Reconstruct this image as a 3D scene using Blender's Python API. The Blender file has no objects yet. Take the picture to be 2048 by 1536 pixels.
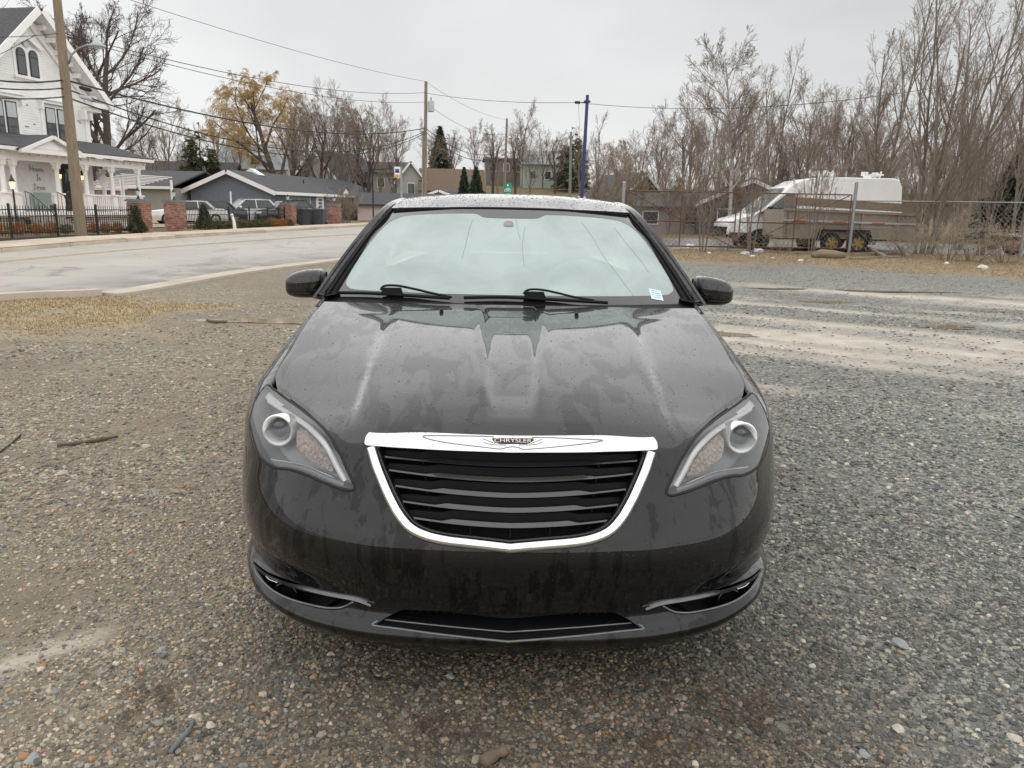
import bpy, bmesh, math, random
import numpy as np
from mathutils import Vector, Matrix, Euler, noise as mnoise
from mathutils.bvhtree import BVHTree
from mathutils.geometry import delaunay_2d_cdt

R = math.radians
SC = bpy.context.scene
COL = SC.collection
random.seed(7)
NPR = np.random.default_rng(7)

# ------------------------------------------------------------------ camera
CAM_H = 1.40
F_PX = 1540.0                      # focal length in pixels of the 2048 px wide photograph
PITCH, ROLL = R(12.87), R(1.15)
CAM = Vector((0, 0, CAM_H))
FWD = Vector((0, math.cos(PITCH), -math.sin(PITCH)))
_R0, _U0 = Vector((1, 0, 0)), Vector((0, math.sin(PITCH), math.cos(PITCH)))
RGT = _R0 * math.cos(ROLL) + _U0 * math.sin(ROLL)
UPV = _U0 * math.cos(ROLL) - _R0 * math.sin(ROLL)
cam_d = bpy.data.cameras.new('camera')
cam_o = bpy.data.objects.new('camera', cam_d)
COL.objects.link(cam_o)
cam_d.sensor_width = 36.0
cam_d.lens = 36.0 * F_PX / 2048.0
cam_d.clip_start, cam_d.clip_end = 0.05, 3000
cam_o.matrix_world = Matrix(((RGT.x, UPV.x, -FWD.x, CAM.x), (RGT.y, UPV.y, -FWD.y, CAM.y),
                             (RGT.z, UPV.z, -FWD.z, CAM.z), (0, 0, 0, 1)))
SC.camera = cam_o

# ------------------------------------------------------------------ sky, sun, exposure
SUN_EL, SUN_AZ = R(80), R(120)     # sun lost in thick cloud: light from the whole vault
world = bpy.data.worlds.new('World')
SC.world = world
world.use_nodes = True
wn, wl = world.node_tree.nodes, world.node_tree.links
wn.clear()
w_out = wn.new('ShaderNodeOutputWorld')
w_bg = wn.new('ShaderNodeBackground')
w_sky = wn.new('ShaderNodeTexSky')
w_sky.sky_type = 'NISHITA'
w_sky.sun_disc = False
w_sky.sun_elevation = SUN_EL
w_sky.sun_rotation = SUN_AZ
w_scl = wn.new('ShaderNodeVectorMath'); w_scl.operation = 'SCALE'; w_scl.inputs['Scale'].default_value = 0.10
w_tc = wn.new('ShaderNodeTexCoord')
w_map = wn.new('ShaderNodeMapping'); w_map.inputs['Scale'].default_value = (1.0, 1.0, 2.2)
w_map.inputs['Location'].default_value = (0.35, 0.1, 0.2)
w_n = wn.new('ShaderNodeTexNoise'); w_n.inputs['Scale'].default_value = 1.7
w_n.inputs['Detail'].default_value = 5; w_n.inputs['Roughness'].default_value = 0.45; w_n.inputs['Distortion'].default_value = 0.25
w_r = wn.new('ShaderNodeValToRGB')
w_r.color_ramp.elements[0].position = 0.30; w_r.color_ramp.elements[0].color = (0.60, 0.61, 0.612, 1)
w_r.color_ramp.elements[1].position = 0.68; w_r.color_ramp.elements[1].color = (0.86, 0.868, 0.866, 1)
w_mix = wn.new('ShaderNodeMix'); w_mix.data_type = 'RGBA'; w_mix.inputs['Factor'].default_value = 0.96
wl.new(w_tc.outputs['Generated'], w_map.inputs['Vector'])
wl.new(w_map.outputs['Vector'], w_n.inputs['Vector'])
wl.new(w_n.outputs['Fac'], w_r.inputs['Fac'])
wl.new(w_sky.outputs['Color'], w_scl.inputs[0])
wl.new(w_scl.outputs['Vector'], w_mix.inputs['A'])
wl.new(w_r.outputs['Color'], w_mix.inputs['B'])
wl.new(w_mix.outputs['Result'], w_bg.inputs['Color'])
w_bg.inputs['Strength'].default_value = 0.74
wl.new(w_bg.outputs['Background'], w_out.inputs['Surface'])

sun_d = bpy.data.lights.new('sun', 'SUN')
sun_d.energy = 1.5
sun_d.angle = R(178)
sun_d.color = (1.0, 0.985, 0.965)
sun_o = bpy.data.objects.new('sun', sun_d)
COL.objects.link(sun_o)
_sd = Vector((math.sin(SUN_AZ) * math.cos(SUN_EL), math.cos(SUN_AZ) * math.cos(SUN_EL), math.sin(SUN_EL)))
sun_o.rotation_euler = _sd.to_track_quat('Z', 'Y').to_euler()
sun_o.location = (0, 0, 40)
SC.view_settings.view_transform = 'Standard'
SC.view_settings.look = 'None'
SC.view_settings.exposure = 0.54
SC.view_settings.gamma = 1.0
SC.render.engine = 'CYCLES'
SC.cycles.max_bounces = 6
SC.cycles.transparent_max_bounces = 16

# ------------------------------------------------------------------ pixel -> place helpers
def ray(px, py):
    d = FWD * F_PX + RGT * (px - 1024.0) - UPV * (py - 768.0)
    return d.normalized()

def G(px, py, z=0.0):
    """Where the line of sight through a pixel meets level z."""
    d = ray(px, py)
    return CAM + d * ((z - CAM_H) / d.z)

def D(px, py, Y):
    """The point of the line of sight at distance Y in front of the camera."""
    d = ray(px, py)
    return CAM + d * (Y / d.y)

def PL(px, py, p0, n):
    d = ray(px, py)
    return CAM + d * ((p0 - CAM).dot(n) / d.dot(n))

# ------------------------------------------------------------------ mesh helpers
class MB:
    """Collects shapes into one mesh."""
    def __init__(s):
        s.v, s.f, s.mi = [], [], []
        s.m = None
    def add(s, vs, fs, mi=0):
        o = len(s.v)
        if s.m is not None:
            vs = [s.m @ Vector(p) for p in vs]
        s.v += [tuple(p) for p in vs]
        s.f += [tuple(i + o for i in f) for f in fs]
        s.mi += [mi] * len(fs)
        return s
    def box(s, c, d, rz=0.0, mi=0, taper=1.0):
        hx, hy, hz = d[0] / 2, d[1] / 2, d[2] / 2
        cs, sn = math.cos(rz), math.sin(rz)
        vs = []
        for k, (x, y, z) in enumerate([(-1, -1, -1), (1, -1, -1), (1, 1, -1), (-1, 1, -1), (-1, -1, 1), (1, -1, 1), (1, 1, 1), (-1, 1, 1)]):
            t = taper if z > 0 else 1.0
            a, b = x * hx * t, y * hy * t
            vs.append((c[0] + a * cs - b * sn, c[1] + a * sn + b * cs, c[2] + z * hz))
        return s.add(vs, [(0, 3, 2, 1), (4, 5, 6, 7), (0, 1, 5, 4), (1, 2, 6, 5), (2, 3, 7, 6), (3, 0, 4, 7)], mi)
    def bar(s, a, b, w, h, up=(0, 0, 1), mi=0):
        """A square bar from a to b, w wide and h high."""
        a, b, up = Vector(a), Vector(b), Vector(up)
        d = (b - a).normalized()
        if abs(d.dot(up)) > 0.98:
            up = Vector((0, 1, 0))
        x = d.cross(up).normalized() * (w / 2)
        z = x.cross(d).normalized() * (h / 2)
        vs = [a - x - z, a + x - z, a + x + z, a - x + z, b - x - z, b + x - z, b + x + z, b - x + z]
        return s.add(vs, [(0, 1, 2, 3), (7, 6, 5, 4), (0, 4, 5, 1), (1, 5, 6, 2), (2, 6, 7, 3), (3, 7, 4, 0)], mi)
    def tube(s, pts, rad, n=8, mi=0, caps=True, closed=False):
        pts = [Vector(p) for p in pts]
        m = len(pts)
        rads = rad if isinstance(rad, (list, tuple, np.ndarray)) else [rad] * m
        vs, fs = [], []
        ref = None
        for i, p in enumerate(pts):
            if closed:
                t = pts[(i + 1) % m] - pts[i - 1]
            else:
                t = pts[min(i + 1, m - 1)] - pts[max(i - 1, 0)]
            if t.length < 1e-9:
                t = Vector((0, 0, 1))
            t.normalize()
            if ref is None:
                ref = Vector((0, 0, 1)) if abs(t.z) < 0.9 else Vector((1, 0, 0))
            x = (ref - t * ref.dot(t))
            if x.length < 1e-6:
                x = t.orthogonal()
            x.normalize()
            ref = x
            y = t.cross(x)
            for k in range(n):
                a = 2 * math.pi * k / n
                vs.append(p + (x * math.cos(a) + y * math.sin(a)) * rads[i])
        for i in range(m if closed else m - 1):
            j = (i + 1) % m
            for k in range(n):
                l = (k + 1) % n
                fs.append((i * n + k, i * n + l, j * n + l, j * n + k))
        if caps and not closed:
            fs.append(tuple(range(n - 1, -1, -1)))
            fs.append(tuple((m - 1) * n + k for k in range(n)))
        return s.add(vs, fs, mi)
    def cyl(s, a, b, r, n=12, r2=None, mi=0):
        return s.tube([a, b], [r, r if r2 is None else r2], n, mi)
    def lathe(s, prof, c=(0, 0, 0), n=16, mi=0, axis='z', cap=True):
        """prof: list of (radius, height)."""
        vs, fs = [], []
        for r, h in prof:
            for k in range(n):
                a = 2 * math.pi * k / n
                p = (r * math.cos(a), r * math.sin(a), h)
                if axis == 'y':
                    p = (p[0], -p[2], p[1])
                elif axis == 'x':
                    p = (p[2], p[0], p[1])
                vs.append((p[0] + c[0], p[1] + c[1], p[2] + c[2]))
        for i in range(len(prof) - 1):
            for k in range(n):
                l = (k + 1) % n
                fs.append((i * n + k, i * n + l, (i + 1) * n + l, (i + 1) * n + k))
        if cap and prof[0][0] > 1e-5:
            fs.append(tuple(range(n - 1, -1, -1)))
        if cap and prof[-1][0] > 1e-5:
            fs.append(tuple((len(prof) - 1) * n + k for k in range(n)))
        return s.add(vs, fs, mi)
    def prism(s, poly, a, b, mi=0):
        """poly: 3-D points; extruded from +a to +b (vectors)."""
        n = len(poly)
        a, b = Vector(a), Vector(b)
        vs = [Vector(p) + a for p in poly] + [Vector(p) + b for p in poly]
        fs = [tuple(range(n - 1, -1, -1)), tuple(range(n, 2 * n))]
        for k in range(n):
            l = (k + 1) % n
            fs.append((k, l, n + l, n + k))
        return s.add(vs, fs, mi)
    def quad(s, a, b, c, d, mi=0):
        return s.add([a, b, c, d], [(0, 1, 2, 3)], mi)
    def build(s, name, mats, parent=None, smooth=False, angle=None, fix=True):
        me = bpy.data.meshes.new(name)
        me.from_pydata(s.v, [], s.f)
        if not isinstance(mats, (list, tuple)):
            mats = [mats]
        for m in mats:
            me.materials.append(m)
        if len(mats) > 1:
            me.polygons.foreach_set('material_index', s.mi)
        if fix:
            bm = bmesh.new(); bm.from_mesh(me)
            bmesh.ops.recalc_face_normals(bm, faces=bm.faces)
            bm.to_mesh(me); bm.free()
        if smooth or angle:
            me.polygons.foreach_set('use_smooth', [True] * len(me.polygons))
            if angle:
                me.set_sharp_from_angle(angle=R(angle))
        me.update()
        o = bpy.data.objects.new(name, me)
        COL.objects.link(o)
        if parent is not None:
            o.parent = parent
        return o

def tag(o, label=None, cat=None, group=None, kind=None):
    if label: o['label'] = label
    if cat: o['category'] = cat
    if group: o['group'] = group
    if kind: o['kind'] = kind
    return o

def thing(name, label, cat, loc=(0, 0, 0), rz=0.0, group=None):
    o = bpy.data.objects.new(name, None)
    o.empty_display_size = 0.2
    COL.objects.link(o)
    o.location = loc
    o.rotation_euler = (0, 0, rz)
    return tag(o, label, cat, group)

def copy_tree(o, parent=None):
    c = o.copy()
    COL.objects.link(c)
    c.parent = parent
    for ch in [x for x in bpy.data.objects if x.parent is o]:
        copy_tree(ch, c)
    return c

def raw_mesh(name, v, f, mat, parent=None, smooth=False, normals=None):
    me = bpy.data.meshes.new(name)
    me.from_pydata([tuple(p) for p in v], [], [tuple(int(i) for i in q) for q in f])
    for m in (mat if isinstance(mat, (list, tuple)) else [mat]):
        me.materials.append(m)
    if smooth or normals is not None:
        me.polygons.foreach_set('use_smooth', [True] * len(me.polygons))
    if normals is not None:
        me.normals_split_custom_set_from_vertices([tuple(n) for n in normals])
    me.update()
    o = bpy.data.objects.new(name, me)
    COL.objects.link(o)
    o.parent = parent
    return o

# ------------------------------------------------------------------ materials
class NT:
    def __init__(s, name):
        s.m = bpy.data.materials.new(name)
        s.m.use_nodes = True
        s.n, s.l = s.m.node_tree.nodes, s.m.node_tree.links
        s.b = s.n['Principled BSDF']
        s.out = s.n['Material Output']
    def node(s, t, **kw):
        n = s.n.new(t)
        for k, v in kw.items():
            if k in n.inputs:
                n.inputs[k].default_value = v
            else:
                setattr(n, k, v)
        return n
    def link(s, a, b): s.l.new(a, b)
    def coord(s, scale=(1, 1, 1), kind='Object', rot=(0, 0, 0)):
        tc = s.node('ShaderNodeTexCoord')
        mp = s.node('ShaderNodeMapping')
        mp.inputs['Scale'].default_value = scale
        mp.inputs['Rotation'].default_value = rot
        s.link(tc.outputs[kind], mp.inputs['Vector'])
        return mp.outputs['Vector']
    def noise(s, vec, scale, detail=4, rough=0.55, dist=0.0):
        n = s.node('ShaderNodeTexNoise', Scale=scale, Detail=detail, Roughness=rough, Distortion=dist)
        if vec is not None: s.link(vec, n.inputs['Vector'])
        return n.outputs['Fac']
    def ramp(s, fac, stops, mode='LINEAR'):
        r = s.node('ShaderNodeValToRGB')
        cr = r.color_ramp
        cr.interpolation = mode
        while len(cr.elements) < len(stops): cr.elements.new(0.5)
        for e, (p, c) in zip(cr.elements, stops):
            e.position = p
            e.color = tuple(c) + (1,) if len(c) == 3 else c
        if fac is not None: s.link(fac, r.inputs['Fac'])
        return r.outputs['Color']
    def mixc(s, fac, a, b, mode='MIX'):
        m = s.node('ShaderNodeMix', data_type='RGBA', blend_type=mode)
        for key, val in (('Factor', fac), ('A', a), ('B', b)):
            if isinstance(val, (int, float)): m.inputs[key].default_value = val
            elif isinstance(val, tuple): m.inputs[key].default_value = tuple(val) + (1,) if len(val) == 3 else val
            else: s.link(val, m.inputs[key])
        return m.outputs['Result']
    def math(s, op, a, b=0.0, clamp=False):
        m = s.node('ShaderNodeMath', operation=op, use_clamp=clamp)
        for i, val in enumerate((a, b)):
            if isinstance(val, (int, float)): m.inputs[i].default_value = val
            else: s.link(val, m.inputs[i])
        return m.outputs[0]
    def attr(s, name):
        a = s.node('ShaderNodeAttribute'); a.attribute_name = name
        return a
    def bump(s, h, strength=0.3, dist=0.01, prev=None):
        b = s.node('ShaderNodeBump'); b.inputs['Strength'].default_value = strength; b.inputs['Distance'].default_value = dist
        s.link(h, b.inputs['Height'])
        if prev is not None: s.link(prev, b.inputs['Normal'])
        return b.outputs['Normal']
    def set(s, **kw):
        for k, v in kw.items():
            k = k.replace('_', ' ')
            if isinstance(v, (int, float)): s.b.inputs[k].default_value = v
            elif isinstance(v, tuple): s.b.inputs[k].default_value = tuple(v) + (1,) if len(v) == 3 else v
            else: s.link(v, s.b.inputs[k])
        return s

def vmat(name, col, rough=0.7, var=0.25, scale=6.0, metal=0.0, bump=0.15, coord='Object', stretch=(1, 1, 1), spec=0.5, coat=0.0, bscale=None, dirt=None):
    """A weathered plain material: colour wanders with noise, fine relief."""
    t = NT(name)
    vec = t.coord(stretch, coord)
    n1 = t.noise(vec, scale, 5, 0.6)
    lo = tuple(max(0.0, c * (1 - var)) for c in col)
    hi = tuple(min(1.0, c * (1 + var)) for c in col)
    c = t.ramp(n1, [(0.3, lo), (0.7, hi)])
    if dirt:
        n3 = t.noise(vec, scale * 0.35, 6, 0.7)
        f = t.ramp(n3, [(0.5, (0, 0, 0)), (0.72, (1, 1, 1))])
        c = t.mixc(f, c, dirt)
    t.set(Base_Color=c, Roughness=rough, Metallic=metal, Specular_IOR_Level=spec, Coat_Weight=coat)
    if bump:
        n2 = t.noise(vec, bscale or scale * 6, 4, 0.6)
        t.link(t.bump(n2, bump, 0.02), t.b.inputs['Normal'])
    return t.m

def emit_mat(name, col, strength):
    t = NT(name)
    t.set(Base_Color=col, Emission_Color=col, Emission_Strength=strength)
    return t.m

def pane_mat(name, tint=(0.03, 0.035, 0.04), see=0.25, rough=0.03):
    """Window glass: dark mirror that lets a little through."""
    t = NT(name)
    t.set(Base_Color=tint, Roughness=rough, Specular_IOR_Level=0.6)
    tr = t.node('ShaderNodeBsdfTransparent')
    mx = t.node('ShaderNodeMixShader'); mx.inputs[0].default_value = see
    t.link(t.b.outputs[0], mx.inputs[1]); t.link(tr.outputs[0], mx.inputs[2])
    t.link(mx.outputs[0], t.out.inputs['Surface'])
    return t.m
# ================================================================== the black sedan in the foreground
CAR_Y, CAR_YAW = 1.93, R(0.75)
CAR_M = Matrix.Translation((0.004, CAR_Y, 0)) @ Matrix.Rotation(CAR_YAW, 4, 'Z')
CAR_I = CAR_M.inverted()

def paint_mat(name, streak=False, drops=0.4, rivulets=False, ior=1.7, flake=0.0):
    t = NT(name)
    vec = t.coord()
    if streak:
        sv = t.coord((30, 30, 2.2))
        w = t.noise(sv, 1.0, 5, 0.65, 0.4)
        z = t.node('ShaderNodeSeparateXYZ'); t.link(t.coord(), z.inputs[0])
        big = t.noise(t.coord((3, 3, 3)), 1.0, 3, 0.5)
        mask = t.math('ADD', t.math('MULTIPLY', w, 0.65), t.math('MULTIPLY', big, 0.42))
        f = t.ramp(mask, [(0.55, (0, 0, 0)), (0.575, (1, 1, 1))])
    else:
        sv = t.coord((1.0, 0.38, 0.6), rot=(0, 0, 0.45))
        n0 = t.noise(sv, 13.0, 9, 0.58, 0.7)
        n1 = t.noise(t.coord((1, 1, 1)), 2.2, 2, 0.5)
        mask = t.math('ADD', t.math('MULTIPLY', n0, 0.7), t.math('MULTIPLY', n1, 0.45))
        f = t.ramp(mask, [(0.596, (0, 0, 0)), (0.618, (1, 1, 1))])
    if rivulets:
        vo = t.node('ShaderNodeTexVoronoi', feature='DISTANCE_TO_EDGE', Scale=5.0)
        mp = t.coord((1.2, 0.55, 0.55), rot=(0, 0, -0.3))
        dn = t.node('ShaderNodeTexNoise', Scale=9.0, Detail=5.0)
        t.link(mp, dn.inputs['Vector'])
        va = t.node('ShaderNodeVectorMath', operation='MULTIPLY_ADD')
        t.link(dn.outputs['Color'], va.inputs[0]); va.inputs[1].default_value = (0.25, 0.25, 0.25); t.link(mp, va.inputs[2])
        t.link(va.outputs[0], vo.inputs['Vector'])
        lines = t.ramp(vo.outputs['Distance'], [(0.0, (1, 1, 1)), (0.013, (0, 0, 0))])
        gate = t.ramp(t.noise(vec, 3.0, 2), [(0.44, (0, 0, 0)), (0.5, (1, 1, 1))])
        ln = t.mixc(1.0, lines, gate, 'MULTIPLY')
        f = t.mixc(1.0, f, ln, 'LIGHTEN')
    fine = t.noise(vec, 90.0, 3, 0.6)
    dry = t.ramp(fine, [(0.3, (0.0065, 0.0062, 0.0062)), (0.7, (0.0095, 0.009, 0.009))])
    if flake: dry = t.mixc(1.0, dry, (flake, flake * .98, flake * .98), 'ADD')  # lifts the metallic base so the hood reads brighter
    col = t.mixc(f, dry, (flake * .6 + 0.0035, flake * .6 + 0.0034, flake * .6 + 0.0036))
    cw = t.math('ADD', t.math('MULTIPLY', f, -0.30 if streak else -0.16), 1.0)
    cr = t.math('ADD', t.math('MULTIPLY', f, -0.03), 0.045)
    t.set(Base_Color=col, Roughness=0.40, Metallic=0.8 if flake else 0.0, Specular_IOR_Level=0.08, Coat_Weight=cw, Coat_Roughness=cr, Coat_IOR=ior)
    if drops:
        hs = None
        nrm = None
        for sc, th in ((130.0, 0.30), (62.0, 0.22)):
            v = t.node('ShaderNodeTexVoronoi', Scale=sc)
            t.link(vec, v.inputs['Vector'])
            h = t.math('SUBTRACT', t.math('MULTIPLY', t.node_sep(v.outputs['Color']), th), v.outputs['Distance'], True)
            h = t.math('SQRT', h)
            nrm = t.bump(h, drops, 0.012, nrm)
        t.link(nrm, t.b.inputs['Coat Normal']); t.link(nrm, t.b.inputs['Normal'])
    return t.m

def _node_sep(t, col):
    s = t.node('ShaderNodeSeparateColor'); t.link(col, s.inputs[0])
    return s.outputs[0]
NT.node_sep = _node_sep

M_HOOD = paint_mat('black_paint_wet_hood_lit', False, 0.2, True, 1.68, 0.004)  # same wet black paint, coat and base raised to build in sky brightness
M_ROOF = paint_mat('black_paint_beaded_roof', False, 0.6, False, 1.6, 0.01)
M_BODY = paint_mat('black_paint_streaked', True, 0.2, False, 1.46, 0.0)  # same paint with a weaker coat, so bumper and flanks read darker
def plain(name, col, rough, metal=0.0, coat=0.0, spec=0.5, var=0.15, scale=30):
    return vmat(name, col, rough, var, scale, metal, 0.04, coat=coat, spec=spec)
M_CHROME = plain('chrome', (0.80, 0.81, 0.82), 0.09, 1.0, var=0.03)
M_CHROME_S = plain('satin_chrome', (0.55, 0.56, 0.57), 0.22, 1.0, var=0.08)
M_CHROME_D = plain('chrome_groove', (0.30, 0.30, 0.29), 0.25, 1.0, var=0.08)
M_GBLK = plain('gloss_black_plastic', (0.006, 0.006, 0.007), 0.18, coat=0.6)
M_SLAT = plain('grille_slat_black', (0.02, 0.02, 0.021), 0.25, coat=1.0)
M_SLAT.node_tree.nodes['Principled BSDF'].inputs['Coat IOR'].default_value = 1.6
M_SLAT.node_tree.nodes['Principled BSDF'].inputs['Coat Roughness'].default_value = 0.12
M_BLK = plain('matt_black_plastic', (0.007, 0.007, 0.0075), 0.6, spec=0.2)
M_TRIML = plain('satin_trim', (0.17, 0.17, 0.175), 0.35, 0.7)
M_TRIM = plain('grey_black_trim', (0.02, 0.022, 0.023), 0.30, coat=0.4)
M_RUB = plain('rubber', (0.015, 0.015, 0.015), 0.8)
M_LAMPHOUSE = plain('lamp_housing_grey', (0.24, 0.24, 0.25), 0.28, 0.3)
M_LAMPSIL = plain('lamp_bezel_silver', (0.90, 0.89, 0.87), 0.35, 0.25, var=0.04)
M_AMBER = plain('amber_reflector', (0.65, 0.19, 0.05), 0.25, coat=0.6)
M_DARKGLASS = pane_mat('dark_side_glass', (0.012, 0.014, 0.015), 0.10)
M_INTERIOR = plain('cabin_grey', (0.10, 0.10, 0.105), 0.8)
M_TYRE = vmat('tyre_rubber', (0.02, 0.02, 0.021), 0.85, 0.3, 20, bump=0.3)
M_RIM = plain('wheel_alloy', (0.35, 0.35, 0.36), 0.35, 0.9)

def lens_mat():
    t = NT('headlamp_lens')
    gl = t.node('ShaderNodeBsdfGlossy', Roughness=0.04)
    gl.inputs['Color'].default_value = (1, 1, 1, 1)
    tr = t.node('ShaderNodeBsdfTransparent'); tr.inputs['Color'].default_value = (0.93, 0.94, 0.95, 1)
    haze = t.node('ShaderNodeBsdfDiffuse')
    haze.inputs['Color'].default_value = (0.55, 0.56, 0.58, 1)
    fr = t.node('ShaderNodeFresnel', IOR=1.5)
    hz = t.noise(t.coord(), 14.0, 4)
    hzf = t.math('ADD', t.math('MULTIPLY', hz, 0.06), 0.0)
    m0 = t.node('ShaderNodeMixShader'); t.link(hzf, m0.inputs[0])
    t.link(tr.outputs[0], m0.inputs[1]); t.link(haze.outputs[0], m0.inputs[2])
    m1 = t.node('ShaderNodeMixShader'); t.link(fr.outputs[0], m1.inputs[0])
    t.link(m0.outputs[0], m1.inputs[1]); t.link(gl.outputs[0], m1.inputs[2])
    t.link(m1.outputs[0], t.out.inputs['Surface'])
    return t.m
M_LENS = lens_mat()

def fog_glass():
    """Windscreen misted on the inside: pale green-grey, shiny outside, a little see-through."""
    t = NT('misted_windscreen')
    vec = t.coord()
    n = t.noise(vec, 3.5, 6, 0.6, 0.6)
    c = t.ramp(n, [(0.25, (0.48, 0.57, 0.555)), (0.75, (0.53, 0.62, 0.605))])
    fine = t.noise(t.coord((40, 160, 160)), 1.0, 3, 0.6)
    fm = t.ramp(fine, [(0.66, (0, 0, 0)), (0.70, (1, 1, 1))])
    zone = t.ramp(t.noise(t.coord((2.0, 1.2, 1.2)), 1.0, 2), [(0.5, (0, 0, 0)), (0.62, (0.35, 0.35, 0.35))])
    c = t.mixc(t.mixc(1.0, fm, zone, 'MULTIPLY'), c, (0.30, 0.35, 0.34))
    # thin run marks down the glass
    rv = t.node('ShaderNodeTexVoronoi', feature='DISTANCE_TO_EDGE', Scale=1.0)
    t.link(t.coord((4.2, 0.5, 0.5)), rv.inputs['Vector'])
    t.set(Base_Color=c, Roughness=0.6, Specular_IOR_Level=0.3, Coat_Weight=0.35, Coat_Roughness=0.06)
    tr = t.node('ShaderNodeBsdfTransparent'); tr.inputs['Color'].default_value = (0.75, 0.88, 0.84, 1)
    mx = t.node('ShaderNodeMixShader')
    sf = t.ramp(n, [(0.3, (0.34, 0.34, 0.34)), (0.6, (0.22, 0.22, 0.22))])
    t.link(sf, mx.inputs[0])
    t.link(t.b.outputs[0], mx.inputs[1]); t.link(tr.outputs[0], mx.inputs[2])
    t.link(mx.outputs[0], t.out.inputs['Surface'])
    return t.m
M_FOG = fog_glass()

# ---------------- spline surface through a net of points
def basis(knots, q):
    """Rows of weights of a cubic through the knots at the places q."""
    k = np.asarray(knots, float); n = len(k)
    q = np.clip(np.asarray(q, float), k[0], k[-1])
    i = np.clip(np.searchsorted(k, q, side='right') - 1, 0, n - 2)
    h = k[i + 1] - k[i]
    s = (q - k[i]) / h
    W = np.zeros((len(q), n))
    r = np.arange(len(q))
    h00, h10, h01, h11 = 2*s**3 - 3*s**2 + 1, s**3 - 2*s**2 + s, -2*s**3 + 3*s**2, s**3 - s**2
    np.add.at(W, (r, i), h00); np.add.at(W, (r, i + 1), h01)
    for j, hh in ((i, h10), (i + 1, h11)):
        lo, hi = np.maximum(j - 1, 0), np.minimum(j + 1, n - 1)
        inside = (j > 0) & (j < n - 1)
        d0 = np.where(inside, k[j] - k[np.maximum(j - 1, 0)], 1.0)
        d1 = np.where(inside, k[np.minimum(j + 1, n - 1)] - k[j], 1.0)
        # non-uniform three-point slope
        a = np.where(inside, -d1 / (d0 * (d0 + d1)), 0.0)
        b = np.where(inside, (d1 - d0) / (d0 * d1), 0.0)
        c = np.where(inside, d0 / (d1 * (d0 + d1)), 0.0)
        ek = np.where(j == 0, k[1] - k[0], k[-1] - k[-2])
        np.add.at(W, (r, lo), np.where(inside, a, np.where(j == 0, -1.0 / ek, -1.0 / ek)) * hh * h)
        np.add.at(W, (r, j), np.where(inside, b, 0.0) * hh * h)
        np.add.at(W, (r, hi), np.where(inside, c, np.where(j == 0, 1.0 / ek, 1.0 / ek)) * hh * h)
    return W

class Surf:
    def __init__(s, net, ku, kv, mirror0=True, extra=None):
        net = np.asarray(net, float)
        s.extra = extra
        ku = np.asarray(ku, float)
        if mirror0:                                   # continue symmetrically across x = 0
            m = net[:, 1:3][:, ::-1].copy(); m[..., 0] *= -1
            net = np.concatenate([m, net], 1)
            ku = np.concatenate([-ku[1:3][::-1], ku])
        s.net, s.ku, s.kv = net, ku, np.asarray(kv, float)
        s.umax, s.vmax = ku[-1], kv[-1]
    def pos(s, u, v):
        p = np.einsum('nr,nc,rck->nk', basis(s.kv, v), basis(s.ku, u), s.net)
        if s.extra is not None: p = s.extra(p)
        return p
    def nrm(s, u, v, e=0.004):
        u, v = np.asarray(u, float), np.asarray(v, float)
        du = s.pos(u + e, v) - s.pos(u - e, v)
        dv = s.pos(u, v + e) - s.pos(u, v - e)
        n = np.cross(du, dv)
        n /= np.maximum(np.linalg.norm(n, axis=1, keepdims=True), 1e-12)
        return n
    def bvh(s, u0, u1, v0, v1, nu=160, nv=90, depth=0.0):
        us, vs = np.linspace(u0, u1, nu), np.linspace(v0, v1, nv)
        U, V = np.meshgrid(us, vs)
        p = s.pos(U.ravel(), V.ravel())
        if depth: p = p - s.nrm(U.ravel(), V.ravel()) * depth
        f = []
        for j in range(nv - 1):
            for i in range(nu - 1):
                a = j * nu + i
                f.append((a, a + 1, a + nu + 1)); f.append((a, a + nu + 1, a + nu))
        s._uv = np.stack([U.ravel(), V.ravel()], 1)
        return (BVHTree.FromPolygons([Vector(x) for x in p], f), p, f, s._uv)

def bary_uv(tree, hit, idx):
    bv, p, f, uv = tree
    a, b, c = (p[i] for i in f[idx])
    v0, v1, v2 = b - a, c - a, np.array(hit) - a
    d00, d01, d11, d20, d21 = v0 @ v0, v0 @ v1, v1 @ v1, v2 @ v0, v2 @ v1
    den = d00 * d11 - d01 * d01
    w1, w2 = (d11 * d20 - d01 * d21) / den, (d00 * d21 - d01 * d20) / den
    i, j, k = f[idx]
    return uv[i] * (1 - w1 - w2) + uv[j] * w1 + uv[k] * w2

def cast(tree, o, d):
    h = tree[0].ray_cast(Vector(o), Vector(d))
    if h[0] is None: return None
    return bary_uv(tree, h[0], h[2])

def px_uv(tree, pts, side=-1):
    """Places on the car's x>0 half seen at pixels of the photograph's left (side=-1) half."""
    out = []
    for x, y in pts:
        o, d = CAR_I @ CAM, CAR_I.to_3x3() @ ray(x, y)
        o.x *= side; d.x *= side
        q = cast(tree, o, d)
        if q is not None: out.append((max(q[0], 0.0), q[1]))
        else: print('car: no hit at', x, y)
    return np.array(out)

def inpoly(P, poly):
    x, y = P[:, 0], P[:, 1]
    c = np.zeros(len(P), bool)
    n = len(poly)
    for i in range(n):
        x0, y0 = poly[i]; x1, y1 = poly[(i + 1) % n]
        if y0 == y1: continue
        m = ((y0 > y) != (y1 > y)) & (x < (x1 - x0) * (y - y0) / (y1 - y0) + x0)
        c ^= m
    return c

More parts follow.
